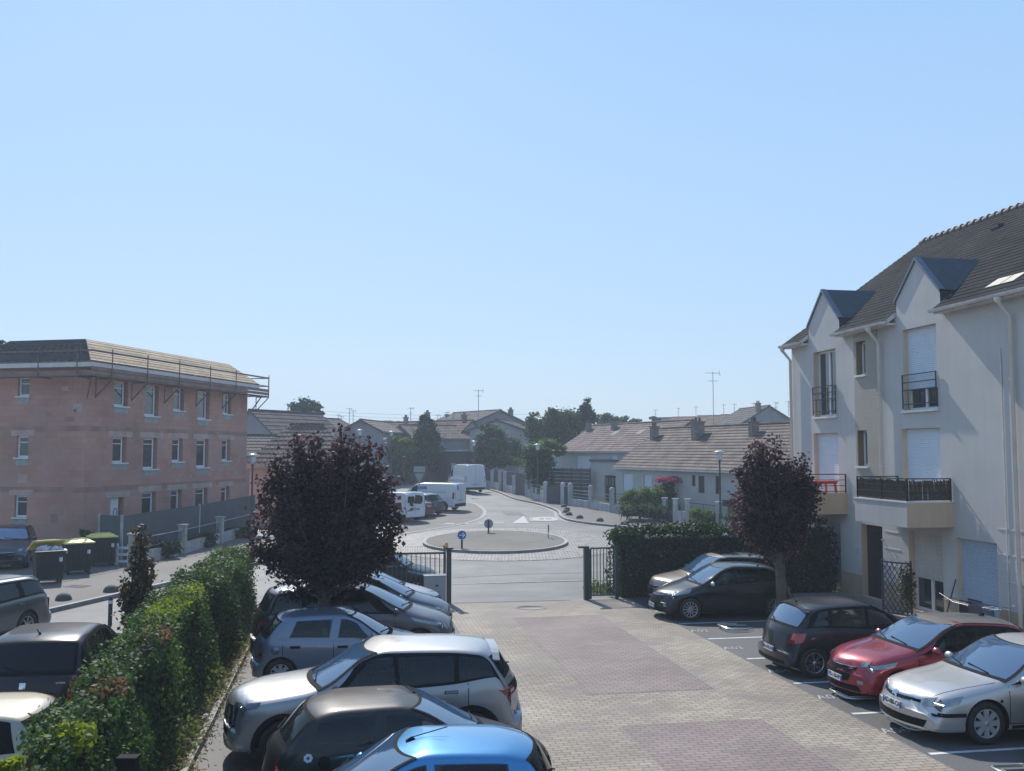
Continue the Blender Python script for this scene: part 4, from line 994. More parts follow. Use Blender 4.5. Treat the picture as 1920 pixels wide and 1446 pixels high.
# steel parking hoops lying folded in the bays
M_hoop=pm('galvanised_tube',(.45,.5,.5),.3,.1,metal=.8)
for s,r_,l in ((23.85,9.7,'galvanised folded parking hoop lying in the empty bay nearest the black hatchback'),(21.65,10.0,'galvanised folded parking hoop lying half behind the dark grey hatchback'),(19.3,9.35,'galvanised parking hoop under the rear bumper of the dark grey hatchback'),(17.0,9.2,'galvanised parking hoop under the nose of the red hatchback'),(15.0,9.2,'galvanised parking hoop under the nose of the silver saloon'),(12.4,9.25,'galvanised parking hoop in the nearest bay at the bottom right corner')):
    m=MB(); m.tube([(.55,-.38,.05),(.08,-.38,.06),(0,-.3,.065),(0,.3,.065),(.08,.38,.06),(.55,.38,.05)],.025,M_hoop,8); m.tube([(.75,-.22,.04),(.1,-.22,.05),(.1,.22,.05),(.75,.22,.04)],.02,M_hoop,8)
    o=m.build('parking_hoop',loc=cw(r_,s,.01),rz=TH); tag(o,l,'parking barrier','folding parking hoops')
# ================================================================ HOUSES, GARDEN WALLS
def roofmat(name,c,row=.33,c2=None): return brickmat(name,c,c2 or tuple(x*.72 for x in c),tuple(x*.25 for x in c),.3,row,.03,rough=.85,bump=.8,nscale=.9,nvar=.5,dist=.03)
M_rt1=roofmat('weathered_brown_tiles',(.20,.16,.14)); M_rt2=roofmat('pinkish_tiles',(.25,.185,.17)); M_rt3=roofmat('dark_tiles',(.11,.10,.105)); M_rto=roofmat('orange_tiles',(.36,.22,.15)); M_rtr=roofmat('red_brown_tiles',(.22,.12,.10))
M_hw=pm('house_render',(.42,.41,.40),.9,.07,1.,.1,60); M_hw2=pm('grey_house_render',(.26,.26,.275),.9,.1,1.); M_hwp=pm('pink_house_render',(.55,.36,.28),.9,.08,1.); M_hwb=pm('pale_blue_render',(.46,.50,.54),.9,.06,1.)
M_chim=pm('chimney_render',(.21,.185,.17),.9,.3,4.,.3,30)
def house(name,label,P,a,W,L,zb,ze,zr,wm,rm,ov=.25,wins=(),hip=0,chim=(),cat='house',row=.33,gw=(),verge=None):
    """gable in the local xz-plane at y=0 (x from -W/2 to W/2), ridge runs back along +y; a turns the ridge (clockwise from +Y)"""
    t=thing(name,label,cat,loc=(P.x,P.y,zb),rz=-a); h=ze-zb; r=zr-zb
    mb=MB(); x=W/2
    sh=[w_ for w_ in wins if w_[0]=='L']; 
    holesL=[[w_[1],w_[2],w_[3],w_[4],.12] for w_ in wins if w_[0]=='L']; holesR=[[w_[1],w_[2],w_[3],w_[4],.12] for w_ in wins if w_[0]=='R']; holesG=[[w_[1],w_[2],w_[3],w_[4],.12] for w_ in wins if w_[0]=='G']
    wall(mb,(-x,0,0),(0,1,0),(-1,0,0),0,L,-1,h,holesL,wm); wall(mb,(x,0,0),(0,1,0),(1,0,0),0,L,-1,h,holesR,wm)
    wall(mb,(0,0,0),(1,0,0),(0,-1,0),-x,x,-1,h,holesG,wm)
    if not hip: mb.face([(-x,0,h),(x,0,h),(0,0,r-.1)],wm); mb.face([(x,L,h),(-x,L,h),(0,L,r-.1)],wm)
    mb.face([(x,L,-1),(-x,L,-1),(-x,L,h),(x,L,h)],wm); mb.build('wall',t)
    rb_=MB(); k=(r-h)/x; lo=h-k*ov+.06; o=ov; rt=r+.06
    nl=max(3,int((x+o)/row))
    for sg in (-1,1):
        A=(sg*(x+o),-o,lo);B=(sg*(x+o),L+o,lo);Cc=(0,L+o-hip,rt);Dd=(0,-o+hip,rt)
        courses(rb_,A,B,Cc,Dd,row,rm,.03)
        rb_.face([(sg*(x+o),-o,lo-.1),(sg*(x+o),L+o,lo-.1),(0,L+o-hip,rt-.1),(0,-o+hip,rt-.1)],verge or wm)
        rb_.face([(sg*(x+o),-o,lo-.1),(sg*(x+o),L+o,lo-.1),(sg*(x+o),L+o,lo),(sg*(x+o),-o,lo)],verge or wm)
        if not hip:
            for yy in (-o-.005,L+o+.005): rb_.face([(sg*(x+o),yy,lo-.16),(0,yy,rt-.16),(0,yy,rt+.04),(sg*(x+o),yy,lo+.04)],verge or M_ridge)
    if hip: courses(rb_,(-(x+o),-o,lo),(x+o,-o,lo),(.02,-o+hip,rt),(-.02,-o+hip,rt),row,rm,.03); courses(rb_,((x+o),L+o,lo),(-(x+o),L+o,lo),(-.02,L+o-hip,rt),(.02,L+o-hip,rt),row,rm,.03)
    n=int(L/.35)
    for i in range(n): yy=-o+hip+(L+2*o-2*hip)*i/n; rb_.tube([(0,yy,rt-.01),(0,yy+(L+2*o-2*hip)/n,rt+.0)],[.13,.10],rm,6,False)
    ro=rb_.build('roof',t)
    for (sg,yy,f,w_,hh) in chim:        # side, along, fraction up the slope, width, height above the ridge
        cx=sg*x*(1-f); zc=h+(r-h)*f; c_=MB(); c_.box2((cx-w_/2,yy-w_*.4,zc-.3),(cx+w_/2,yy+w_*.4,r+hh),M_chim); c_.box2((cx-w_/2-.07,yy-w_*.4-.07,r+hh),(cx+w_/2+.07,yy+w_*.4+.07,r+hh+.09),M_chim)
        for q in (-1,1): c_.lathe([(.09,r+hh+.09),(.08,r+hh+.35)],M_ridge,8,(cx+q*w_*.2,yy,0))
        c_.build('chimney',ro)
    for w_ in wins:
        side,u0,u1,z0,z1=w_[:5]; kd=w_[5] if len(w_)>5 else 'win'
        O_,U_,N_={'L':((-x,0,0),(0,1,0),(-1,0,0)),'R':((x,0,0),(0,1,0),(1,0,0)),'G':((0,0,0),(1,0,0),(0,-1,0))}[side]
        if kd=='win': window(t,O_,U_,N_,u0,u1,z0,z1,depth=.05,mull=1 if u1-u0>.8 else 0)
        else:
            mm={'shutter':M_shut,'dark':M_door}[kd]; q=MB(); z=z1
            while z>z0+.01:
                zz=max(z0,z-.12); obox(q,O_,U_,N_,u0,u1,zz+.008,z,-.09,-.06,mm); z=zz
            obox(q,O_,U_,N_,u0,u1,z0,z1,-.10,-.09,mm)
            q.build('roller_shutter' if kd=='shutter' else 'door',t)
    return t,ro
# near tiled house
hd=Vector((.36,-.93,0)).normalized(); hb=Vector((-hd.y,hd.x,0))           # along the street, away from it
a_h=math.atan2(hd.x,hd.y)                                                  # direction of +y (ridge) clockwise from +Y
LA=D(1157,900,69.2); half=3.75
def alongp(px,P0): return PLN(P0,hd,px,900)[0]
PA=LA+hb*half
wn=[]
for (x0,x1,y0,y1,kd) in ((1168,1187,888,921,'shutter'),(1207,1222,890,921,'shutter'),(1297,1304,891,912,'dark'),(1309,1321,892,925,'dark'),(1341,1352,893,927,'dark'),(1400,1420,896,935,'dark')):
    ua,z1=PLN(LA,hd,x0,y0); ub,z0=PLN(LA,hd,x1,y1); wn.append(('R' ,ua,ub,z0-.5,z1-.5,kd))
zbA=.5
# street side is local x = +W/2 or -W/2 ? local +x = (cos(-a),sin(-a)) 
sx=Vector((math.cos(-a_h),math.sin(-a_h),0)); side='R' if sx.dot(-hb)>0 else 'L'
wn=[(side,)+w_[1:] for w_ in wn]
sgn=1 if side=='R' else -1
tA,rA=house('tiled_house','single storey house with a long brown tiled roof and three chimneys beside the apartment block',Vector((PA.x,PA.y,0)),a_h,half*2,22,zbA,3.62,6.27,M_hw,M_rt1,ov=.3,wins=wn,chim=((sgn,PLN(PA,hd,1250,800)[0],.72,.5,.12),(sgn,PLN(PA,hd,1338,800)[0]-.3,.72,.7,.3),(sgn,PLN(PA,hd,1437,800)[0],.75,.5,.12)),verge=M_gut)
LBp=D(1048,850,88); PB=LBp+hb*3.6
wn=[]
for (x0,x1,y0,y1,kd) in ((1082,1108,855,885,'shutter'),(1146,1158,854,866,'shutter')):
    ua,z1=PLN(LBp,hd,x0,y0); ub,z0=PLN(LBp,hd,x1,y1); wn.append((side,ua,ub,z0-.8,z1-.8,kd))
tB,rB=house('tiled_house','white rendered house with pinkish tiled roof behind the flat roofed annex',Vector((PB.x,PB.y,0)),a_h,7.2,17,.8,4.75,6.98,M_hw,M_rt2,ov=.3,wins=wn,chim=((sgn,PLN(PB,hd,1118,800)[0],.78,.45,.2),(sgn,PLN(PB,hd,1165,800)[0],.8,.45,.22)))
m=MB(); A_=LBp-hd*.0+hb*.0; 
for yy in (7.0,11.5): 
    zz=.62; xx=sgn*3.6*(1-.62); 
    m.box((xx,yy,4.75-.8+(6.98-4.75)*.62+.08),(.7,.9,.06),M_conc,M=Matrix.Rotation(sgn*math.atan2(2.23,3.6),4,'Y'))
m.build('skylight',rB)
# left white part of that house and flat annex
def blockp(name,label,Lp,u0,u1,dep,zb,zt,mat,cat='building',fascia=None,wins=()):
    t=thing(name,label,cat,loc=(Lp.x,Lp.y,zb)); m=MB(); h=zt-zb; O_=hd*u0; 
    hl=[[w_[0],w_[1],w_[2],w_[3],.15] for w_ in wins]
    wall(m,(0,0,0),hd,-hb,u0,u1,-1,h,hl,mat); e=[hd*u0,hd*u1,hd*u1+hb*dep,hd*u0+hb*dep]
    for i in (1,2,3): a,b=e[i],e[(i+1)%4]; m.face([a-Z3,b-Z3,b+Z3*h,a+Z3*h],mat)
    m.face([p+Z3*h for p in e],fascia or mat); m.build('wall',t)
    if fascia:
        m=MB(); 
        for a,b in ((e[0],e[1]),(e[3],e[0]),(e[1],e[2])): m.bar(a+Z3*(h-.06)-hb*.05,b+Z3*(h-.06)-hb*.05,.1,.2,fascia)
        m.build('roof_edge',t)
    for w_ in wins:
        q=MB(); obox(q,(0,0,0),hd,-hb,w_[0],w_[1],w_[2],w_[3],-.2,-.12,M_door); d_=q.build('door',t)
        q=MB(); n=4
        for k in range(n): uu=w_[0]+(w_[1]-w_[0])*(k+.5)/n; obox(q,(0,0,0),hd,-hb,uu-.05,uu+.05,w_[3]-.75,w_[3]-.2,-.121,-.11,pm('door_panes',(.3,.33,.36),.3,.1))
        q.build('panes',d_)
    return t
AN=D(1107,900,77.5); u1=PLN(AN,hd,1158,900)[0]
d0,z1=PLN(AN,hd,1133,891); d1,z0=PLN(AN,hd,1155,922)
blockp('garage_annex','flat roofed white annex with a dark panelled door between the two tiled houses',AN,0,u1,6,.6,PLN(AN,hd,1107,862)[1],M_hw,fascia=pm('dark_fascia',(.09,.095,.11),.6,.05),wins=((d0,d1,.0,z1-.6),))
WB=D(1036,880,90); blockp('garage_annex','pale blue grey flat annex at the left end of the white rendered house',WB,0,2.6,6,.8,4.55,M_hwb)
# white wall and dark slatted fence
M_dk=pm('dark_fence_boards',(.05,.055,.065),.7,.15,2.)
def slatfence(name,label,a,b,z0,z1,n=9,cat='fence'):
    t=thing(name,label,cat,loc=(a.x,a.y,0)); m=MB(); q=b-a; q.z=0
    for i in range(n): z=z0+(z1-z0)*(i+.5)/n; m.bar(Vector((0,0,z)),q+Vector((0,0,z)),.03,(z1-z0)/n*.86,M_dk)
    m.build('slats',t); m=MB(); k=5
    for i in range(k+1): p=q*(i/k); m.box((p.x,p.y,(z0+z1)/2),(.1,.1,z1-z0+.1),M_dk)
    m.each('post',t)
a=D(1022,890,80);b=D(1107,890,76.2); slatfence('slatted_fence','tall dark slatted wooden fence left of the flat annex',a,b,.6,3.25)
M_ww=pm('white_garden_wall',(.56,.58,.60),.9,.06,1.)
a=D(903,880,106);b=D(1048,880,89); t=thing('garden_wall','long plain white wall behind the far pillars and the round tree','wall',loc=(a.x,a.y,0)); m=MB(); q=b-a; q.z=0; m.bar(Vector((0,0,1.9)),q+Vector((0,0,1.9)),.25,2.7,M_ww); m.build('wall',t); m=MB(); m.bar(Vector((0,0,3.28)),q+Vector((0,0,3.28)),.33,.07,M_conw); m.build('coping',t)
# ---- street front of the gardens
BL=[(908,914.5),(948,924.4),(965.6,928.8),(988,934),(1002,937.5),(1024,945.5),(1054,948),(1070,950),(1108,956.5),(1148,963.5),(1247,979.5),(1267,985),(1290,989),(1348,998),(1420,1012),(1520,1034)]
def basep(px):
    for i in range(len(BL)-1):
        if BL[i][0]<=px<=BL[i+1][0]:
            f=(px-BL[i][0])/(BL[i+1][0]-BL[i][0]); return G(px,BL[i][1]+f*(BL[i+1][1]-BL[i][1]))
M_gw=pm('grey_garden_wall',(.44,.45,.46),.9,.14,1.5,.15,50,streak=.25)
def ztop(px,y): p=basep(px); return D(px,y,p.y).z
def pillar(par,px,ytop,w_=.3,cap='flat'):
    p=basep(px); zt=ztop(px,ytop); m=MB(); zb=p.z-.05; m.box((p.x,p.y,(zb+zt)/2),(w_,w_,zt-zb),M_gw,rz=a_h)
    if cap=='round': m.lathe([(w_*.62,zt),(w_*.62,zt+.05),(w_*.5,zt+.12),(w_*.25,zt+.18),(0,zt+.2)],M_gw,12,(p.x,p.y,0))
    else: m.box((p.x,p.y,zt+.03),(w_+.1,w_+.1,.07),M_gw,rz=a_h)
    return m.build('pillar',par)
def lowwall(par,x0,x1,hh,th=.2,mat=None,inset=.0):
    a,b=basep(x0),basep(x1); m=MB(); d=(b-a).normalized()
    m.raw([p+o_*th/2*Vector((-d.y,d.x,0))+Z3*z for p in (a,b) for o_ in (-1,1) for z in (-.1,hh)],[(0,1,3,2),(4,6,7,5),(1,5,7,3),(0,4,5,1),(2,3,7,6)],mat or M_gw); return m.build('low_wall',par)
def infill(par,x0,x1,z0,z1,kind):
    a,b=basep(x0),basep(x1); m=MB(); L=(b-a).length; q=(b-a)
    if kind=='panel': m.bar(a+Z3*(z0+z1)/2,b+Z3*(z0+z1)/2,.04,z1-z0,M_dk); return m.build('panel',par)
    if kind=='rails':
        for k in range(3): z=z0+(z1-z0)*(k+.6)/3; m.bar(a+Z3*z,b+Z3*z,.04,.05,pm('grey_rail',(.2,.22,.23),.5,.1))
        return m.build('rails',par)
    if kind=='mesh':
        m.bar(a+Z3*z1,b+Z3*z1,.03,.03,M_gg); n=int(L/.14)
        for k in range(n+1): p=a+q*(k/n); w_=.035 if k%14==0 else .008; m.bar(p+Z3*z0,p+Z3*z1,w_,w_,M_gg)
        for k in range(4): z=z0+(z1-z0)*k/4; m.bar(a+Z3*z,b+Z3*z,.01,.01,M_gg)
        return m.build('mesh_panel',par)
w1=thing('garden_wall','far garden front of white pillars with dark panels beside the large white van','wall')
for px,yt in ((924,883),(939,884),(948,885),(965,893),(989,887),(998,888)): pillar(w1,px,yt,.36)
for x0,x1 in ((908,922),(926,937),(950,963),(991,997)): lowwall(w1,x0,x1,.75); infill(w1,x0,x1,.8,2.0,'panel')
w2=thing('garden_wall','garden front with rounded pillars, horizontal rails and a low white wall','wall')
for px,yt in ((1023,907),(1055.5,909),(1069.5,910),(1108,914.5),(1148,918.5)): pillar(w2,px,yt,.3,'round')
lowwall(w2,1001,1021,.55); infill(w2,1001,1021,.6,1.4,'rails'); lowwall(w2,1071,1106,.62); infill(w2,1071,1106,.66,1.35,'rails'); lowwall(w2,1110,1146,.62); infill(w2,1110,1146,.66,1.35,'rails')
w3=thing('garden_wall','long grey garden wall with mesh railing in front of the flowering bush','wall')
for px,yt in ((1247,935),(1267,936.5),(1290,937.5),(1348,943)): pillar(w3,px,yt,.28)
lowwall(w3,1150,1245,.62); infill(w3,1150,1245,.64,1.4,'mesh'); lowwall(w3,1270,1287,.9); lowwall(w3,1351,1500,.75); infill(w3,1351,1500,.8,1.5,'mesh')
def gatething(label,x0,x1,z1,solid,rz=0):
    t=thing('garden_gate',label,'gate'); a,b=basep(x0),basep(x1); m=MB()
    if solid>=1: m.bar(a+Z3*(z1/2+.05),b+Z3*(z1/2+.05),.05,z1-.05,M_dk); m.build('panel',t)
    else:
        m.bar(a+Z3*(solid/2+.05),b+Z3*(solid/2+.05),.04,solid,M_dk); m.build('panel',t); m=MB(); L=(b-a).length; n=max(4,int(L/.12))
        for k in range(n+1): p=a.lerp(b,k/n); w_=.04 if k in (0,n//2,n) else .01; m.bar(p+Z3*solid,p+Z3*z1,w_,w_,M_gg)
        m.bar(a+Z3*z1,b+Z3*z1,.035,.035,M_gg); m.build('bars',t)
gatething('narrow dark gate between the first pillars beside the white van',940.5,946.5,1.9,1); gatething('tall solid dark green gate in the far garden front',967,987,2.0,1)
gatething('wide dark double gate between rounded pillars',1026,1053,1.45,1); gatething('narrow dark gate beside the wide double gate',1058,1067.5,1.45,1)
gatething('small half open worked gate between two grey pillars near the flowering bush',1250,1264,1.35,.75); gatething('wide mesh double gate with dark lower panel nearest the street lamp',1293,1346,1.45,.8)
sheet('garden_ground',[tuple((basep(x)+hb*.2).xy) for x in (908,965,1002,1024,1070,1148,1247,1290,1348,1420,1515)]+[(40,30),(40,110),(5,110)],.12,M_grass,thick=.1)
t=thing('letterbox','small dark letterbox board on a post behind the garden wall','letterbox',loc=D(1366,943,55)); m=MB(); m.box((0,0,0),(.75,.15,.35),M_gg); m.box((0,0,-.9),(.08,.08,1.6),M_gg); m.build('box',t)
# ---- distant houses
def far(name,label,px,Y,a,W,L,ye,yr,wm,rm,**kw):
    P=D(px,846,Y); ze=CH+(846-ye)*Y/1780; zr=CH+(846-yr)*Y/1780
    return house(name,label,Vector((P.x,P.y,0)),R(a),W,L,min(gz(Y),1.5),ze,zr,wm,rm,row=.5,**kw)
far('far_house','grey gabled house with big chimney rising behind the tiled roof at right',1443,112,-8,7.2,9,796,761.7,M_hw2,M_rt3,chim=((-1,.6,.7,.55,.3),),wins=(('G',-2.2,-1.0,3.6,4.9),('G',1.0,2.2,3.6,4.9)))
far('far_house','leftmost of the three small orange roofed houses',1303,165,-62,6,3.8,797,782.5,M_hw2,M_rto); far('far_house','middle of the three small orange roofed houses',1355,150,-62,6,3.8,797,780,M_hw2,M_rto); far('far_house','rightmost orange roofed house, half hidden by the grey gable',1406,140,-62,6,4.0,796,778,M_hw2,M_rto)
far('far_house','tiny far roof at the edge of the trees before the orange roofs',1258,170,-62,4,3,797,784,M_hw2,M_rt3)
# centre group
far('far_house','long red brown tiled roof house with white gable in the centre distance',884,108,-50,8,14,836,789,M_hw,M_rtr,chim=((-1,6.5,.85,.5,1.0),(1,1.5,.9,.55,.6),(-1,9.5,.7,.45,.5)))
far('far_house','taller grey gabled house with skylight behind the red brown roof',937,112,-35,8.5,10,796,770,M_hw2,M_rt3,chim=((1,.8,.5,.5,.1),))
far('far_house','pale gabled house half covered by the round dark tree in the centre',931,104,12,6,8,806,787.5,M_hw,M_rt3)
m=MB(); a=D(822,850,100);b=D(876,850,97); t=thing('shed','dark boarded shed below the red brown roof','shed',loc=(a.x,a.y,1.0)); q=b-a;q.z=0; m.prism([(0,0),(q.x,q.y),(q.x+1.5,q.y+2.5),(1.5,2.5)],0,3.6,M_dk); m.build('wall',t); m=MB(); m.bar(Vector((0,-.1,3.65)),q+Vector((0,-.1,3.75)),.5,.08,M_gut); m.build('roof_edge',t)
# left group
far('far_house','grey gabled house just beyond the end of the scaffolding',469,82,28,4.9,9,811,770,M_hw2,M_rt3); far('far_house','second grey gable behind, right of the first',532,92,30,5.5,8,806,783,M_hw2,M_rt3)
far('far_house','low dark tiled roof between the clay building and the pink walled house',468,70,80,5.5,6,850,818,M_hw2,M_rt3)
far('tiled_house','pink walled house with weathered hipped roof behind the large purple tree',484,62,84,6.4,6.2,866,797,M_hwp,M_rt2,hip=2.4,ov=.4)
far('far_house','purple grey gabled house above the purple tree, behind a street lamp',676,96,8,4.2,9,808,788,M_hw2,M_rt2); far('far_house','small grey gable right of the purple grey one',708,125,5,6.4,8,808,795,M_hw,M_rt3)
far('far_house','distant brown roof with rows of aerials above the purple tree',640,118,70,7,12,812,799,M_hw2,M_rt2)
far('far_house','far grey roof left of the tall dark conifer',752,105,60,7,10,822,798,M_hw2,M_rt1,chim=((1,2,.9,.4,.2),)); far('far_house','far grey roof right of the tall dark conifer',822,118,-60,7,9,812,792,M_hw2,M_rt1)
# aerials
def aerial(px,yt,yb,Y,label,big=False):
    p=D(px,yt,Y); q=D(px,yb,Y); L=p.z-q.z; t=thing('tv_aerial',label,'aerial',loc=q,rz=rng.uniform(-1,1)+.5,group='aerials on the distant roofs'); m=MB(); r_=.022 if Y<80 else .035
    m.tube([(0,0,-.3),(0,0,L)],r_,M_sg,6); m.build('mast',t); m=MB(); k=.5 if not big else .75
    m.bar((-.7*k,0,L-.1),(.6*k,0,L-.1),r_*1.3,r_*1.3,M_sg)
    for i in range(7): x=-.7*k+1.3*k*i/6; hh=.22*k; m.bar((x,-hh,L-.1),(x,hh,L-.1),r_*.8,r_*.8,M_sg)
    for s in (-1,1): m.bar((.6*k,0,L-.1),(.68*k,s*.1,L-.1+s*.3*k),r_,r_,M_sg)
    m.bar((-.35*k,0,L-.65),(.45*k,0,L-.65),r_,r_,M_sg)
    for i in range(4): x=-.35*k+.8*k*i/3; m.bar((x,-.3*k,L-.65),(x,.3*k,L-.65),r_*.8,r_*.8,M_sg)
    m.build('antenna',t)
for i,(px,yt,yb,Y,l,b_) in enumerate(((1338,697,796,66,'very tall aerial on the middle chimney of the near tiled house',1),(897,731,787,98,'tall aerial on the red brown roof in the centre',1),(1272,765,784,160,'aerial above the leftmost orange roof',0),(1305,762,783,160,'aerial just right of the leftmost orange roof',0),(1357,758,781,150,'aerial above the middle orange roof',0),(1377,757,780,145,'aerial left of the rightmost orange roof',0),(1414,755,773,120,'aerial left of the big chimney on the grey gable',0),(1455,754,764,112,'wide aerial on the ridge of the grey gable',0),(1479,752,775,118,'aerial right beside the corner of the cream apartment block',0),(1229,768,781,150,'aerial above the tree tops left of the orange roofs',0),(540,757,800,90,'aerial at the left of the round topped tree',0),(655,765,795,118,'tall aerial above the purple tree',0),(662,769,794,120,'short aerial just right of the tall one above the purple tree',0),(634,777,797,120,'left aerial of the pair above the purple tree tips',0),(640,780,797,120,'right aerial of the pair above the purple tree tips',0),(770,764,798,105,'aerial on the far grey roof left of the conifer',0),(838,772,792,110,'aerial right of the conifer',0),(850,773,792,98,'aerial beside the tall chimney in the centre',0),(821,777,795,115,'small aerial just behind the conifer',0))): aerial(px,yt,yb,Y,l,b_)

# far street front left of the large van
t=thing('garden_wall','far row of pale pillars, gates and low walls left of the large white van','wall',loc=(0,0,0)); m=MB(); pts=[D(768,880,112),D(806,880,108),D(822,880,104),D(850,880,98)]
for i in range(3):
    a,b=pts[i].copy(),pts[i+1].copy(); a.z=b.z=0; za=gz(a.y); m.bar(a+Z3*(za+.6),b+Z3*(gz(b.y)+.6),.2,1.3,M_gw)
m.build('low_wall',t)
for px,Y,h_ in ((770,112,2.0),(779,111,1.9),(788,110,2.0),(797,109,1.9),(806,108,2.2),(815,106,2.1),(820,104.5,2.2),(826,103,2.3),(840,100,2.3),(850,98,2.3)):
    p=D(px,880,Y); m=MB(); zb=gz(Y); m.box((p.x,p.y,zb+h_/2),(.4,.4,h_),M_gw); m.box((p.x,p.y,zb+h_+.04),(.5,.5,.08),M_conw); m.build('pillar',t)
m=MB(); a,b=D(828,880,102.4),D(839,880,100.2); a.z=b.z=0; m.bar(a+Z3*2.3,b+Z3*2.3,.06,2.1,M_dk); m.build('gate_panel',t)

t=thing('overhead_wires','thin overhead wires sagging across the sky left of the centre','wires',loc=(0,0,0)); m=MB()
for k,(y0,y1) in enumerate(((768,776),(774,783),(780,789))):
    a=D(560,y0,150);b=D(1010,y1,150); m.tube([a.lerp(b,i/14)-Z3*(1.1*4*(i/14)*(1-i/14)*.5) for i in range(15)],.022,M_sg,5)
m.each('wire',t)
# ================================================================ CARS
def paint(name,col,metal=.55,rough=.32,dust=.12,coat=1.):
    if name in MATS: return MATS[name]
    m,t,b=nodes(name); L=t.links; b.inputs['Metallic'].default_value=metal; b.inputs['Roughness'].default_value=rough; b.inputs['Coat Weight'].default_value=1; b.inputs['Coat Roughness'].default_value=.05; b.inputs['Specular IOR Level'].default_value=.5 if metal>.3 else .15
    tc=t.nodes.new('ShaderNodeTexCoord'); n=t.nodes.new('ShaderNodeTexNoise'); n.inputs['Scale'].default_value=2.2; n.inputs['Detail'].default_value=7; L.new(tc.outputs['Object'],n.inputs['Vector'])
    g=t.nodes.new('ShaderNodeNewGeometry'); sp=t.nodes.new('ShaderNodeSeparateXYZ'); L.new(g.outputs['Normal'],sp.inputs[0])
    r=t.nodes.new('ShaderNodeMapRange'); r.inputs['From Min'].default_value=.2; r.inputs['From Max'].default_value=1; r.inputs['To Min'].default_value=.15; r.inputs['To Max'].default_value=1; L.new(sp.outputs['Z'],r.inputs[0])
    mm=t.nodes.new('ShaderNodeMath'); mm.operation='MULTIPLY'; L.new(n.outputs['Fac'],mm.inputs[0]); L.new(r.outputs[0],mm.inputs[1])
    m2=t.nodes.new('ShaderNodeMath'); m2.operation='MULTIPLY'; L.new(mm.outputs[0],m2.inputs[0]); m2.inputs[1].default_value=dust*2
    mx=t.nodes.new('ShaderNodeMixRGB'); L.new(m2.outputs[0],mx.inputs[0]); mx.inputs[1].default_value=(*col,1); mx.inputs[2].default_value=(.34,.31,.27,1); L.new(mx.outputs[0],b.inputs['Base Color'])
    ra=t.nodes.new('ShaderNodeMath'); ra.operation='MULTIPLY_ADD'; L.new(m2.outputs[0],ra.inputs[0]); ra.inputs[1].default_value=.5; ra.inputs[2].default_value=rough; L.new(ra.outputs[0],b.inputs['Roughness'])
    rc_=t.nodes.new('ShaderNodeMath'); rc_.operation='MULTIPLY_ADD'; L.new(m2.outputs[0],rc_.inputs[0]); rc_.inputs[1].default_value=-1.2; rc_.inputs[2].default_value=coat; L.new(rc_.outputs[0],b.inputs['Coat Weight'])
    MATS[name]=m; return m
def cglass(name,col,ior,trans=0):
    m,t,b=nodes(name); b.inputs['Base Color'].default_value=(*col,1); b.inputs['Roughness'].default_value=.03; b.inputs['IOR'].default_value=ior; b.inputs['Specular IOR Level'].default_value=.5 if ior>2 else .18
    MATS[name]=m; return m
def seeglass(name,tint,ior=1.5):
    m=bpy.data.materials.new(name); m.use_nodes=True; t=m.node_tree; t.nodes.remove(t.nodes['Principled BSDF']); L=t.links
    tr=t.nodes.new('ShaderNodeBsdfTransparent'); tr.inputs[0].default_value=(*tint,1); gl=t.nodes.new('ShaderNodeBsdfGlossy'); gl.inputs['Roughness'].default_value=.02; gl.inputs['Color'].default_value=(.9,.95,1,1)
    fr=t.nodes.new('ShaderNodeFresnel'); fr.inputs[0].default_value=ior; mx=t.nodes.new('ShaderNodeMixShader'); L.new(fr.outputs[0],mx.inputs[0]); L.new(tr.outputs[0],mx.inputs[1]); L.new(gl.outputs[0],mx.inputs[2]); L.new(mx.outputs[0],t.nodes['Material Output'].inputs[0]); MATS[name]=m; return m
G_see=seeglass('tinted_side_glass',(.46,.52,.50)); G_priv=seeglass('privacy_glass',(.10,.11,.12))
G_scr=cglass('windscreen_glass',(.045,.095,.17),2.8); G_side=cglass('side_window_glass',(.012,.015,.017),1.55)  # windscreens: blue of the reflected sky is put into the base colour
K_blk=pm('black_trim',(.012,.012,.014),.85,.1,spec=.15); K_gap=pm('panel_gap',(.008,.008,.009),.8,.1); K_dk=pm('wheel_well',(.006,.006,.006),.9,.1)
K_hole=pm('hole_marker',(0,0,0)); K_seat=pm('seat_fabric',(.035,.037,.04),.9,.2,6.); K_seatl=pm('light_seat_fabric',(.12,.115,.11),.9,.2,6.)
K_tyre=pm('tyre_rubber',(.018,.018,.018),.75,.15,20.); K_rim=pm('alloy_rim',(.50,.51,.52),.32,.06,metal=.8); K_rimd=pm('dull_wheel_cover',(.42,.43,.44),.45,.1,metal=.4)
K_red=pm('red_lamp_glass',(.32,.012,.015),.12,.15,30.,coat=1); K_lamp=pm('clear_lamp_glass',(.26,.29,.31),.12,.18,10.,coat=1,metal=.15); K_lampd=pm('smoked_lamp_glass',(.08,.09,.1),.1,.5,25.,coat=1)
K_pl=pm('plate_white',(.68,.68,.66),.4,.04); K_txt=pm('plate_black',(.01,.01,.01),.5,.05); K_blu=pm('plate_blue',(.01,.05,.35),.4,.05); K_chr=pm('chrome',(.6,.62,.64),.12,.05,metal=1.)
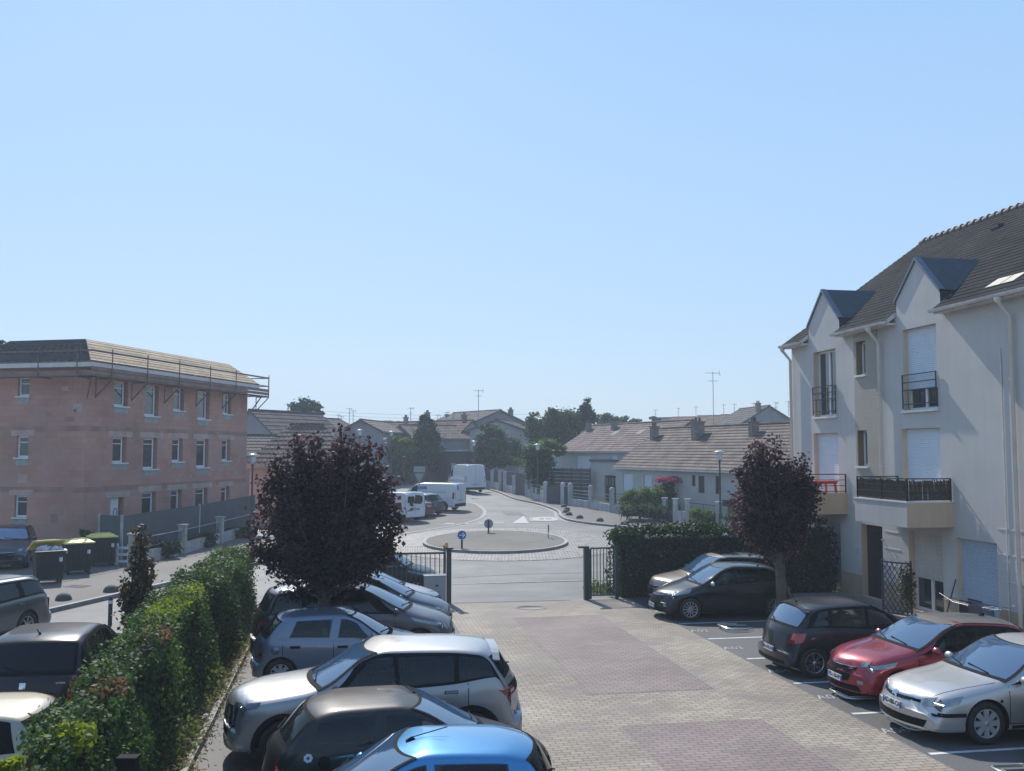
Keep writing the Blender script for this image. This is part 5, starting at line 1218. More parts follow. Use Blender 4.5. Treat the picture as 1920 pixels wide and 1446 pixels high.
def pchip(P):
    x=np.array([p[0] for p in P],float); y=np.array([p[1] for p in P],float); h=np.diff(x); d=np.diff(y)/h; m=np.zeros(len(x))
    for i in range(1,len(x)-1):
        if d[i-1]*d[i]>0: w1=2*h[i]+h[i-1]; w2=h[i]+2*h[i-1]; m[i]=(w1+w2)/(w1/d[i-1]+w2/d[i])
    m[0]=d[0]; m[-1]=d[-1]
    def f(t):
        t=min(max(t,x[0]),x[-1]); i=min(int(np.searchsorted(x,t,'right'))-1,len(h)-1); i=max(i,0); s=(t-x[i])/h[i]
        return float((2*s**3-3*s*s+1)*y[i]+(s**3-2*s*s+s)*h[i]*m[i]+(-2*s**3+3*s*s)*y[i+1]+(s**3-s*s)*h[i]*m[i+1])
    return f
class Body:
    def __init__(s,p):
        s.p=p; s.L=p['L']; s.W=p['W']; s.top=pchip(p['top']); s.belt=pchip(p['belt']); L=s.L
        s.plan=pchip(p.get('plan') or [(0,.80),(.05,.875),(.15,.93),(.4,.975),(.8,1),(L-1.0,1),(L-.4,.975),(L-.12,.93),(L-.03,.89),(L,.85)])
        s.cr=p.get('cr',.10)*s.W; s.tum=p.get('tumble',.36); s.zb=p.get('zb',.2); s.bf=p.get('bowf',.16); s.br=p.get('bowr',.09); s.crown=p.get('crown',.045)
    def T(s,d,q): return s.top(d+s.cr*q*q*math.tanh((d-.45*s.L)/.35))
    def sec(s,d):
        w=s.W/2*s.plan(d); cr=s.crown; tc=s.T(d,1)-cr-.03; zs=min(s.belt(d),tc-.012); zc=max(zs+.01,tc); wc=w*.955-s.tum*(zc-zs)-.012
        return w,zs,zc,wc
    def pt(s,d,y,z):
        L=s.L; w=max(.2,s.W/2*s.plan(d)); q=min(1.2,abs(y)/w); ff=max(0,1-d/.9); fr=max(0,1-(L-d)/.7)
        return Vector((L/2-d-s.bf*q*q*ff*ff+s.br*q*q*fr*fr,y,z))
    def ring(s,d):
        w,zs,zc,wc=s.sec(d); zb=s.zb; e=min(1,min(d,s.L-d)/.25); zb=zb+.02*(1-e); h=zs-zb
        P=[(0,zb),(w*.80,zb),(w*.94,zb+.015),(w*.972,zb+.06),(w*.985,zb+.30*h),(w*1.0,zb+.55*h),(w*1.0,zb+.78*h),(w*.985,zb+.92*h),(w*.955,zs)]
        for k in (1,2,3):
            t=k/4; P.append((w*.955+(wc-w*.955)*t+.02*math.sin(math.pi*t)*min(1,(zc-zs)/.3),zs+(zc-zs)*t))
        P.append((wc,zc))
        for q in (.965,.88,.7,.45,.2,0): P.append((wc*q,s.T(d,q)-s.crown*q*q-(.012 if q>.95 else 0)))
        return P
    def side(s,d,t,sg,off=0):
        w,zs,zc,wc=s.sec(d); y=w*.955+(wc-w*.955)*t+.02*math.sin(math.pi*t)*min(1,(zc-zs)/.3); return s.pt(d,sg*(y+off),zs+(zc-zs)*t+off*.3)
    def roofp(s,d,q,off=0):
        w,zs,zc,wc=s.sec(d); aq=abs(q)
        a=s.pt(d,wc*q,s.T(d,aq)-s.crown*aq*aq)
        e=.02; b=s.pt(d+e,wc*q,s.T(d+e,aq)-s.crown*aq*aq); tx=(b-a).normalized(); n=tx.cross(Vector((0,1,0))); n=-n if n.z<0 else n
        return a+n*off
    def mesh(s,mat,name,parent,wheels):
        L=s.L; ds=sorted(set([0,.02,.05,.09,.15,.22]+[L-x for x in (0,.02,.05,.09,.15,.22)]+[round(.22+(L-.44)*i/46,4) for i in range(47)]))
        R_=[s.ring(d) for d in ds]; K=len(R_[0]); v=[];f=[]; ix={}
        for i,d in enumerate(ds):
            for k,(y,z) in enumerate(R_[i]):
                ix[i,k,1]=len(v); v.append(s.pt(d,y,z))
                if y<1e-6: ix[i,k,-1]=ix[i,k,1]
                else: ix[i,k,-1]=len(v); v.append(s.pt(d,-y,z))
        for i in range(len(ds)-1):
            for k in range(K-1):
                a=[ix[i,k,1],ix[i+1,k,1],ix[i+1,k+1,1],ix[i,k+1,1]]; f.append([q for j,q in enumerate(a) if q not in a[:j]])
                a=[ix[i,k,-1],ix[i,k+1,-1],ix[i+1,k+1,-1],ix[i+1,k,-1]]; f.append([q for j,q in enumerate(a) if q not in a[:j]])
        M=8
        for i,d,fl in ((0,0,False),(len(ds)-1,L,True)):
            rows=[]
            for k in range(K):
                y,z=R_[i][k]
                if y<1e-6: rows.append([ix[i,k,1]]*(M+1)); continue
                r=[ix[i,k,-1]]
                for j in range(1,M): yy=-y+2*y*j/M; r.append(len(v)); v.append(s.pt(d,yy,z))
                r.append(ix[i,k,1]); rows.append(r)
            for k in range(K-1):
                for j in range(M):
                    a=[rows[k][j],rows[k][j+1],rows[k+1][j+1],rows[k+1][j]]; a=[q for n_,q in enumerate(a) if q not in a[:n_]]
                    if len(a)>2: f.append(a[::-1] if fl else a)
        me=bpy.data.meshes.new(name); me.from_pydata(v,[],f); me.materials.append(mat); me.materials.append(K_hole)
        if s.p.get('dlo') and s.p.get('see',True):
            (a0,a1),(b0,b1)=s.p['dlo']; nk=K-1
            for i in range(len(ds)-1):
                for k in (8,9,10,11):
                    tv=(k-8+.5)/4; lo=a0+(b0-a0)*tv+.03; hi=a1+(b1-a1)*tv-.03
                    if ds[i]>=lo and ds[i+1]<=hi:
                        for e in (0,1): me.polygons[(i*nk+k)*2+e].material_index=1
        bm=bmesh.new(); bm.from_mesh(me); bmesh.ops.recalc_face_normals(bm,faces=bm.faces[:]); s.bvh=BVHTree.FromBMesh(bm); bm.to_mesh(me); bm.free()
        o=bpy.data.objects.new(name,me); COL.objects.link(o)
        # wheel wells
        c=MB(); 
        for (wx,wr) in wheels:
            for sg in (-1,1):
                y0=sg*(s.W/2-.27); y1=sg*(s.W/2+.2); n=28; r=wr
                vs=[(wx+r*math.cos(2*math.pi*k/n),y,s.p.get('wrad',.31)+r*math.sin(2*math.pi*k/n)) for y in (y0,y1) for k in range(n)]
                fs=[(k,(k+1)%n,(k+1)%n+n,k+n) for k in range(n)]+[tuple(range(n))[::-1],tuple(range(n,2*n))]
                c.raw(vs,fs,K_dk)
        co=c.build('cutter',uv=False)
        bm=bmesh.new(); bm.from_mesh(co.data); bmesh.ops.recalc_face_normals(bm,faces=bm.faces[:]); bm.to_mesh(co.data); bm.free()
        md=o.modifiers.new('b','BOOLEAN'); md.operation='DIFFERENCE'; md.object=co; md.solver='EXACT'
        try: md.material_mode='TRANSFER'
        except Exception: pass
        dg=bpy.context.evaluated_depsgraph_get(); m2=bpy.data.meshes.new_from_object(o.evaluated_get(dg)); bpy.data.objects.remove(o); bpy.data.objects.remove(co)
        m2.name=name; o=bpy.data.objects.new(name,m2); COL.objects.link(o); o.parent=parent
        for p_ in m2.polygons: p_.use_smooth=(m2.materials[p_.material_index]==mat) if len(m2.materials)>1 else True
        hi_=[i for i,mm in enumerate(m2.materials) if mm==K_hole]
        if hi_:
            bm=bmesh.new(); bm.from_mesh(m2); bmesh.ops.delete(bm,geom=[f_ for f_ in bm.faces if f_.material_index in hi_],context='FACES_ONLY'); bm.to_mesh(m2); bm.free()
        try: m2.set_sharp_from_angle(angle=R(38))
        except Exception: pass
        return o
    def hit(s,proj,a,b,off):
        if proj in 'LR': a=min(max(a,-s.L/2+s.br+.02),s.L/2-s.bf-.02)
        elif proj in 'FB': m_=.935*s.W/2*s.plan(.02 if proj=='F' else s.L-.02)-.02; a=min(max(a,-m_),m_)
        if proj in 'LR': o=Vector((a,3 if proj=='L' else -3,b)); d=Vector((0,-1 if proj=='L' else 1,0))
        elif proj in 'FB': o=Vector((5 if proj=='F' else -5,a,b)); d=Vector((-1 if proj=='F' else 1,0,0))
        else: o=Vector((a,b,4)); d=Vector((0,0,-1))
        h,n,_,_=s.bvh.ray_cast(o,d)
        if h is not None and proj in 'LR' and abs(h.y)<s.W/2*.76 and b<s.p['belt'][-1][1]+.35: h,n,_,_=s.bvh.find_nearest(Vector((a,(1 if proj=='L' else -1)*s.W/2,b)))
        if h is not None and proj in 'FB' and abs(h.x)<s.L/2-.45 and proj=='B': h,n,_,_=s.bvh.find_nearest(Vector((-s.L/2,a,b)))
        if h is None:
            h,n,_,_=s.bvh.find_nearest(o+d*(3-s.W/2 if proj in 'LR' else (5-s.L/2 if proj in 'FB' else 2.8)))
        if n.dot(d)>0: n=-n
        return h+n*off
def resample(c,n):
    c=[Vector((p[0],p[1],0)) for p in c]; 
    if len(c)==1: return [c[0]]*(n+1)
    l=[0]; 
    for i in range(len(c)-1): l.append(l[-1]+(c[i+1]-c[i]).length)
    out=[]
    for k in range(n+1):
        t=l[-1]*k/n; i=0
        while i<len(c)-2 and l[i+1]<t: i+=1
        sgm=l[i+1]-l[i]; out.append(c[i].lerp(c[i+1],(t-l[i])/sgm if sgm>1e-9 else 0))
    return out
def grid(pts,n,m,mat,name,parent):
    """pts[(i,j)] grid -> smooth mesh"""
    v=[pts[i][j] for i in range(n+1) for j in range(m+1)]; f=[(i*(m+1)+j,(i+1)*(m+1)+j,(i+1)*(m+1)+j+1,i*(m+1)+j+1) for i in range(n) for j in range(m)]
    mb=MB(); mb.raw(v,f,mat,True); return mb.build(name,parent,uv=False)
def patch(B,proj,ca,cb,mat,name,parent,off=.004,n=10,m=4):
    A=resample(ca,n); C=resample(cb,n)
    pts=[[B.hit(proj,*(A[i].lerp(C[i],j/m)).xy,off) for j in range(m+1)] for i in range(n+1)]
    return grid(pts,n,m,mat,name,parent)
def line_on(B,proj,pts,wd,mat,mb,off=.0025):
    P=[Vector((p[0],p[1],0)) for p in pts]; Q=[]
    for i in range(len(P)-1):
        k=max(1,int((P[i+1]-P[i]).length/.08)); Q+=[P[i].lerp(P[i+1],j/k) for j in range(k)]
    Q.append(P[-1]); prev=None
    for i,p in enumerate(Q):
        d=(Q[min(i+1,len(Q)-1)]-Q[max(i-1,0)]).normalized(); n=Vector((-d.y,d.x,0))*wd/2
        cur=(B.hit(proj,*(p+n).xy,off),B.hit(proj,*(p-n).xy,off))
        if prev: mb.face([prev[0],prev[1],cur[1],cur[0]],mat)
        prev=cur
def make_wheel(parent,x,y,z,r,sg,spokes,mat,style):
    wd=.20; y=y-sg*.02
    m=MB(); pr=[(r*.60,-wd/2),(r*.93,-wd/2),(r,-wd*.36),(r,wd*.36),(r*.95,wd*.5),(r*.70,wd*.5),(r*.68,wd*.42)]
    m.lathe([(a,h*sg) for a,h in pr],K_tyre,30,axis='Y'); m.lathe([(0,sg*wd*.18),(r*.66,sg*wd*.12),(r*.69,sg*wd*.44)],K_dk,30,axis='Y')
    w_=m.build('wheel',parent,loc=(x,y,z),uv=False)
    m=MB(); rr=r*.685; yo=sg*wd*.44
    m.lathe([(rr,sg*wd*.30),(rr,yo),(rr*.93,yo+sg*.002),(rr*.90,sg*wd*.3)],mat,30,axis='Y')
    m.lathe([(0,yo+sg*.004),(rr*.17,yo),(rr*.2,sg*wd*.2)],mat,16,axis='Y')
    for k in range(spokes):
        for j in ((-1,1) if style=='twin' else (0,)):
            a=2*math.pi*k/spokes+j*.10; b=2*math.pi*k/spokes+j*.17
            wi={'cover':rr*.30,'twin':rr*.07,'thin':rr*.10,'star':rr*.17}[style]; wo={'cover':rr*.40,'twin':rr*.07,'thin':rr*.12,'star':rr*.14}[style]
            c0,s0=math.cos(a),math.sin(a); c1,s1=math.cos(b),math.sin(b); p0=(c0*rr*.16,s0*rr*.16); p1=(c1*rr*.92,s1*rr*.92); n0=(-s0*wi/2,c0*wi/2); n1=(-s1*wo/2,c1*wo/2)
            v=[(p0[0]+n0[0],yo-sg*.006,p0[1]+n0[1]),(p0[0]-n0[0],yo-sg*.006,p0[1]-n0[1]),(p1[0]-n1[0],yo,p1[1]-n1[1]),(p1[0]+n1[0],yo,p1[1]+n1[1])]
            v+=[(q[0],q[1]-sg*.03,q[2]) for q in v]
            m.raw(v,[(0,1,2,3),(0,4,5,1),(1,5,6,2),(2,6,7,3),(3,7,4,0)],mat)
    m.build('rim',w_,uv=False); return w_
def make_car(label,cat,P,pos,heading,scale=1.0,z=0.0,pitch=0):
    t=thing('parked_'+('van' if cat=='van' else 'car'),label,cat,loc=(pos[0],pos[1],z),rz=heading,group=None); t.scale=(scale,)*3
    if pitch: t.rotation_euler=(0,-pitch,heading)
    B=Body(P); L,W=P['L'],P['W']; X=lambda d:L/2-d; wr=P['wr']; P['wrad']=wr
    xf=X(P['fo']); xr=X(P['fo']+P['wb']); col=P['paint']
    B.p['wrad']=wr
    B.mesh(col,'body',t,[(xf,wr+.055),(xr,wr+.055)])
    lines=MB()
    if P.get('see',True) and P.get('dlo'):
        d0=P['screen'][0]; dm=(P['screen'][1]); d1=P['dlo'][0][1]; zb_=P['belt'][1][1]; zt_=B.sec(dm+.4)[1]; wi=W*.44; m_=MB(); st=K_seatl if P.get('lightseat') else K_seat
        m_.box2((X(d1),-wi,.32),(X(d0+.35),wi,.36),K_seat)
        for sg in (-1,1): m_.box2((X(d1),sg*wi,.34),(X(d0+.35),sg*(wi-.03),zt_-.12),K_seat)
        m_.box2((X(d0+.75),-wi,.36),(X(d0+.35),wi,zt_-.10),K_seat); m_.box2((X(d1+.02),-wi,.36),(X(d1-.03),wi,zt_-.1),K_seat)
        m_.build('interior',t,uv=False)
        for sx_,ys in ((dm+.55,(-.38,.38)),(dm+1.45,(-.4,0,.4))):
            if X(sx_)<X(d1)+.25: continue
            for yy in ys:
                m_=MB(); m_.box((X(sx_)+.25,yy,.58),(.5,.48 if len(ys)==2 else .40,.16),st); m_.box((X(sx_)-.03,yy,.86),(.13,.48 if len(ys)==2 else .40,.56),st,M=Matrix.Rotation(R(-14),4,'Y')); m_.box((X(sx_)-.13,yy,1.2),(.09,.26,.17),st,M=Matrix.Rotation(R(-10),4,'Y')); m_.build('seat',t,bevel=.03,uv=False)
        m_=MB(); c_=Vector((X(d0+.92),.38 if W else 0,zt_-.02)); m_.tube([c_+Vector((-.06*math.sin(a),.17*math.cos(a),.17*math.sin(a))) for a in [2*math.pi*k/16 for k in range(17)]],.014,K_blk,6,False); m_.build('steering_wheel',t,uv=False)
    # screens
    cw_,hd_=P['screen']; cr=B.cr
    def scr(d0,d1,q0,q1,off,mat,name,n=14,m=8,cv=None):
        cv=cr if cv is None else cv; pts=[]
        for j in range(n+1):
            tt=-1+2*j/n; row=[]
            for i in range(m+1):
                f=i/m; q=(q0+(q1-q0)*f)*tt; d=d0+(d1-d0)*f; row.append(B.roofp(d+cv*q*q,q,off))
            pts.append(row)
        return grid(pts,n,m,mat,name,t)
    scr(cw_-.03,hd_+.03,.985,.985,.003,K_blk,'windscreen_frame'); ws=scr(cw_+.05,hd_-.01,.93,.915,.006,P.get('screen_mat',G_scr),'windscreen')
    if P.get('rearglass'):
        r0,r1=P['rearglass']; cvr=-cr
        scr(r0-.02,r1+.02,.95,.90,.003,K_blk,'rear_window_frame',cv=cvr); scr(r0+.02,r1-.02,.90,.84,.006,P.get('rear_mat',G_side),'rear_window',cv=cvr)
    if P.get('roofglass'): scr(P['roofglass'][0],P['roofglass'][1],.78,.78,.004,G_side,'sunroof',cv=.02)
    if P.get('roof_mat'): scr(hd_+.02,P['roof_end'],.93,.93,.004,P['roof_mat'],'roof_panel',cv=.0)
    # side glass
    for sg in (1,-1):
        def sq(q,t0,t1,off,mat,name,n=10,m=4):
            (a0,a1),(b0,b1)=q; pts=[]
            for i in range(n+1):
                u=i/n; row=[]
                for j in range(m+1):
                    tt=j/m; tv=t0+(t1-t0)*tt; d=(a0+(a1-a0)*u)*(1-tt)+(b0+(b1-b0)*u)*tt; row.append(B.side(d,tv,sg,off))
                pts.append(row)
            return grid(pts,n,m,mat,name,t)
        see=P.get('see',True) and P.get('dlo')
        if P.get('dlo'):
            (a0,a1),(b0,b1)=P['dlo']; n_,m_2=96,16; g_=MB(); mt_=P.get('dlo_mat',K_blk)
            def dt(u,tt): return (a0+(a1-a0)*u)*(1-tt)+(b0+(b1-b0)*u)*tt
            for i in range(n_):
                for j in range(m_2):
                    tc_=(j+.5)/m_2; dc=dt((i+.5)/n_,tc_); inside=False
                    if see and .11<tc_<.88:
                        for (p0,p1),(r0_,r1_) in P['side']:
                            if p0+(r0_-p0)*tc_+.015<dc<p1+(r1_-p1)*tc_-.015: inside=True
                    if not inside: g_.face([B.side(dt(i/n_,j/m_2),j/m_2,sg,.003),B.side(dt((i+1)/n_,j/m_2),j/m_2,sg,.003),B.side(dt((i+1)/n_,(j+1)/m_2),(j+1)/m_2,sg,.003),B.side(dt(i/n_,(j+1)/m_2),(j+1)/m_2,sg,.003)],mt_,True)
            g_.build('window_surround',t,uv=False,weld=True)
        for iq,q in enumerate(P['side']): sq(q,.09,.90,.006,(G_priv if (P.get('privacy') and iq>0) else G_see) if see else G_side,'side_window')
        if P.get('chrome_line'):
            (a0,a1),_=P['dlo']; m_=MB()
            for i in range(20): m_.bar(B.side(a0+(a1-a0)*i/20,.0,sg,.006),B.side(a0+(a1-a0)*(i+1)/20,.0,sg,.006),.012,.018,K_chr)
            m_.build('window_trim',t,uv=False)
        pr='L' if sg>0 else 'R'
        zb=P.get('zb',.2)
        for dl in P.get('seams',()): 
            zz=B.sec(dl[0])[1]; line_on(B,pr,[(X(dl[1]),zb+.12),(X(dl[0]),zb+.45),(X(dl[0]),zz-.01)],.012,K_gap,lines)
        if P.get('seams'): s0=min(a[1] for a in P['seams']); s1=max(a[1] for a in P['seams']); line_on(B,pr,[(X(s0),zb+.12),(X(s1),zb+.12)],.012,K_gap,lines)
        for hx,hz in P.get('handles',()):
            c=B.hit(pr,X(hx),hz,.02); m_=MB(); m_.box(c,(.17,.03,.028),P.get('handle_mat',col)); m_.box(c-Vector((0,sg*.018,.004)),(.2,.006,.05),K_gap); m_.build('door_handle',t,bevel=.006,uv=False)
        # mirror
        md=P.get('mirror',cw_+.42); w_,zs,_,_=B.sec(md); c=Vector((X(md),sg*(w_*.955+.12),zs+.07)); bm=bmesh.new(); bmesh.ops.create_uvsphere(bm,u_segments=14,v_segments=10,radius=1)
        for v in bm.verts: v.co=Vector((v.co.x*.075 if v.co.x>0 else v.co.x*.03,v.co.y*.115,v.co.z*.075*P.get('mir_h',1)))+c
        for f in bm.faces: f.smooth=True
        me=bpy.data.meshes.new('mirror'); bm.to_mesh(me); bm.free(); me.materials.append(P.get('mirror_mat',col)); mo=bpy.data.objects.new('mirror',me); COL.objects.link(mo); mo.parent=t
        m_=MB(); m_.bar(c-Vector((0,sg*.1,.03)),c-Vector((0,sg*.2,.06)),.05,.03,K_blk); m_.build('mirror_arm',mo,uv=False)
        m_=MB(); m_.box(c-Vector((.032,0,0)),(.004,.17,.10*P.get('mir_h',1)),G_scr); m_.build('mirror_glass',mo,uv=False)
        # lamps: polygons in the side view (d,z) then in the front/rear view (y,z)
        for key,nm,mt in (('hl_side','headlight',P.get('hl_mat',K_lamp)),('tl_side','tail_light',K_red)):
            if P.get(key): ca,cb=P[key]; patch(B,pr,[(X(a),b) for a,b in ca],[(X(a),b) for a,b in cb],mt,nm,t,.010,10,5)
        if P.get('rub'): 
            for (a,b,z0,z1) in P['rub']: patch(B,pr,[(X(a),z0),(X(b),z0)],[(X(a),z1),(X(b),z1)],K_blk,'rubbing_strip',t,.012,10,2)
        if P.get('sill_black',True): patch(B,pr,[(xf-wr-.1,zb+.01),(xr+wr+.1,zb+.01)],[(xf-wr-.1,zb+.09),(xr+wr+.1,zb+.09)],K_blk,'sill_trim',t,.006,14,2)
        if P.get('arch'): 
            for cx in (xf,xr):
                r0=wr+.05; r1=wr+.11; a=[(cx+r0*math.cos(q),wr+r0*math.sin(q)) for q in [math.pi*(k/14*1.16-.08) for k in range(15)]]; b=[(cx+r1*math.cos(q),wr+r1*math.sin(q)) for q in [math.pi*(k/14*1.16-.08) for k in range(15)]]
                patch(B,pr,a,b,K_blk,'arch_trim',t,.012,16,2)
        make_wheel(t,xf,sg*(W/2-.10),wr,wr,sg,*P['rim']); make_wheel(t,xr,sg*(W/2-.10),wr,wr,sg,*P['rim'])
    def fr(proj,items):
        for it in items:
            nm,mt,ca,cb=it[:4]; off=it[4] if len(it)>4 else .005
            patch(B,proj,ca,cb,mt,nm,t,off,12,4)
            if len(it)>5 and it[5]: patch(B,proj,[(-a,b) for a,b in ca],[(-a,b) for a,b in cb],mt,nm,t,off,12,4)
    fr('F',P.get('front',())); fr('B',P.get('rear',()))
    for pj,pts in P.get('lines',()): line_on(B,pj,pts,.011,K_gap,lines)
    if lines.f: lines.build('panel_gaps',t,uv=False)
    # plates
    def plate(proj,zc,txt,yc=0):
        c=B.hit(proj,yc,zc,.012); sgx=1 if proj=='F' else -1; m_=MB(); m_.box((0,0,0),(.012,.52,.11),K_pl); m_.box((sgx*.0015,-.24*sgx,0),(.012,.04,.105),K_blu); m_.box((sgx*.0015,.24*sgx,0),(.012,.04,.105),K_blu); po=m_.build('number_plate',t,uv=False); po.location=c; po.rotation_euler=(0,-sgx*R(P.get('plate_tilt',6)),0)
        text(txt,.108,K_txt,'lettering',po,(sgx*.0085,0,-.0),(R(90),0,R(90)*sgx),sx=.82,bold=.0035)
    if P.get('plate_f'): plate('F',P.get('pz_f',.42),P['plate_f'])
    if P.get('plate_r'): plate('B',P.get('pz_r',.62),P['plate_r'])
    # wipers
    m_=MB()
    for y0,y1 in ((.45,-.05),(-.1,-.58)):
        q0=y0/(W/2*.85); q1=y1/(W/2*.85); m_.bar(B.roofp(cw_+.05+cr*q0*q0,q0,.02),B.roofp(cw_+.14+cr*q1*q1,q1,.02),.012,.02,K_blk)
    m_.build('wipers',t,uv=False)
    if P.get('rearglass') and P.get('rwiper',True):
        r0,r1=P['rearglass']; m_=MB(); m_.bar(B.roofp(r1-.0,0.02,.03),B.roofp(r1-.09,.42,.025),.014,.018,K_blk); m_.build('rear_wiper',t,uv=False)
    if P.get('rails'):
        a,b=P['rails']; 
        for sg in (1,-1):
            m_=MB(); pts=[B.roofp(a+(b-a)*k/10,sg*.93,.05 if 0<k<10 else .0) for k in range(11)]; m_.tube(pts,.016,P.get('rail_mat',K_chr),8); m_.build('roof_rail',t,uv=False)
    if P.get('aerial'):
        d,ln,tilt=P['aerial']; p=B.roofp(d,0,.0); m_=MB(); m_.lathe([(.03,0),(.02,.03),(.0,.035)],K_blk,10,tuple(p)); m_.tube([p,p+Vector((-ln*math.cos(tilt),0,ln*math.sin(tilt)))],.004,K_blk,5); m_.build('aerial',t,uv=False)
    if P.get('fin'):
        p=B.roofp(P['fin'],0,0); m_=MB(); m_.raw([p+Vector(v) for v in ((.09,-.0,0),(-.06,-.03,0),(-.06,.03,0),(-.07,0,.06))],[(0,1,3),(0,3,2),(1,2,3)],K_blk); m_.build('aerial',t,uv=False)
    if P.get('spoiler'):
        d,ln,th=P['spoiler']; m_=MB(); n=10; v=[]
        for j in range(n+1):
            q=-.9+1.8*j/n; a=B.roofp(d,q,.004); b=B.roofp(d,q,.008)+Vector((-ln*(1-.25*q*q),0,-.015)); v+=[a,b,b-Vector((0,0,th)),a-Vector((0,0,th*1.4))]
        f=[]
        for j in range(n):
            k=j*4
            for e in range(4): f.append((k+e,k+(e+1)%4,k+4+(e+1)%4,k+4+e))
        f+= [(0,1,2,3),(n*4+3,n*4+2,n*4+1,n*4)]; m_.raw(v,f,P.get('spoiler_mat',col),False); m_.build('spoiler',t,uv=False)
    if P.get('fuel'):
        sd,d,z,rad,mt=P['fuel']; m_=MB(); c=B.hit(sd,X(d),z,.004); m_.lathe([(0,.0),(rad,.0),(rad,.006),(0,.006)] ,mt,18,tuple(c),axis='Y'); m_.build('fuel_cap',t,uv=False)
    for fn in P.get('extra',()): fn(B,t,X)
    return t
# ================================================================ CAR TYPES AND PLACES
def S(**k): return k
def handles2(a,b,z): return ((a,z),(b,z+.02))
corsa=S(L=4.0,W=1.74,wb=2.58,fo=.80,wr=.31,top=[(0,.48),(.04,.60),(.12,.70),(.3,.79),(.95,1.0),(1.85,1.385),(2.3,1.475),(3.1,1.455),(3.45,1.395),(3.80,1.05),(3.9,.93),(3.97,.78),(4.0,.52)],
  belt=[(0,.5),(.15,.64),(.95,.90),(2,.95),(3.3,1.02),(3.75,.98),(4,.75)],screen=(1.0,1.83),rearglass=(3.5,3.82),tumble=.38,
  side=[((1.35,2.15),(1.75,2.1)),((2.22,2.98),(2.17,2.93)),((3.06,3.42),(3.0,3.22))],dlo=((1.1,3.6),(1.55,3.42)),seams=((2.19,2.19),(1.12,1.12),(3.1,2.95)),handles=((2.0,.83),(2.85,.85)),
  tl_side=([(3.62,.74),(4.0,.66)],[(3.56,.92),(3.92,.86)]),hl_side=([(.12,.62),(.75,.72)],[(.16,.72),(.85,.86)]),
  front=[('grille',K_blk,[(-.42,.40),(.42,.40)],[(-.5,.54),(.5,.54)]),('headlight',K_lamp,[(.55,.60),(.78,.62)],[(.52,.72),(.80,.80)],.006,True),('bumper_trim',K_blk,[(-.6,.25),(.6,.25)],[(-.65,.33),(.65,.33)])],
  rear=[('tail_light',K_red,[(.58,.68),(.80,.68)],[(.62,.90),(.80,.90)],.006,True),('tail_light_lens',K_lamp,[(.64,.76),(.72,.76)],[(.66,.88),(.72,.88)],.010,True),('bumper_trim',K_blk,[(-.62,.24),(.62,.24)],[(-.6,.32),(.6,.32)])],
  lines=[('B',[(-.52,.58),(-.60,.95)]),('B',[(.52,.58),(.60,.95)]),('B',[(-.52,.58),(.52,.58)])],rim=(7,K_rim,'twin'),aerial=(3.35,.28,R(60)),spoiler=(3.40,.10,.012),pz_r=.50)
def make(base,**k): d=dict(base); d.update(k); return d
# positions
def at(r,s): v=cw(r,s); return (v.x,v.y)
FR=TH; FL=TH+math.pi                      # heading to the right / to the left across the courtyard
P_gr=paint('dark_grey_paint',(.020,.024,.029),.1,.34,.04,.5); P_red=paint('deep_red_paint',(.28,.008,.022),.4,.28,.05); P_sil=paint('silver_paint',(.46,.46,.45),.6,.36,.05)
P_bei=paint('beige_silver_paint',(.15,.14,.125),.6,.38,.06); P_bla=paint('black_blue_paint',(.010,.014,.020),.1,.3,.03,.6); P_azu=paint('azure_paint',(.035,.23,.48),.55,.3,.05)
P_206=paint('anthracite_paint',(.016,.016,.018),.1,.36,.12,.45); P_300=paint('silver_grey_paint',(.30,.31,.32),.55,.36,.09); P_cli=paint('steel_blue_paint',(.16,.20,.27),.5,.38,.07); P_esp=paint('aubergine_grey_paint',(.05,.046,.058),.4,.34,.12)
P_blu=paint('midnight_blue_paint',(.022,.035,.06),.5,.32,.06); P_sl2=paint('pale_silver_paint',(.40,.40,.40),.6,.38,.06); P_wag=paint('warm_grey_paint',(.13,.14,.15),.55,.32,.1); P_mer=paint('black_violet_paint',(.012,.010,.014),.1,.3,.05,.5)
P_cre=paint('cream_paint',(.42,.37,.27),.2,.4,.1); P_nav=paint('slate_blue_paint',(.045,.06,.08),.5,.3,.1); P_whi=paint('white_van_paint',(.66,.68,.70),.0,.35,.05)
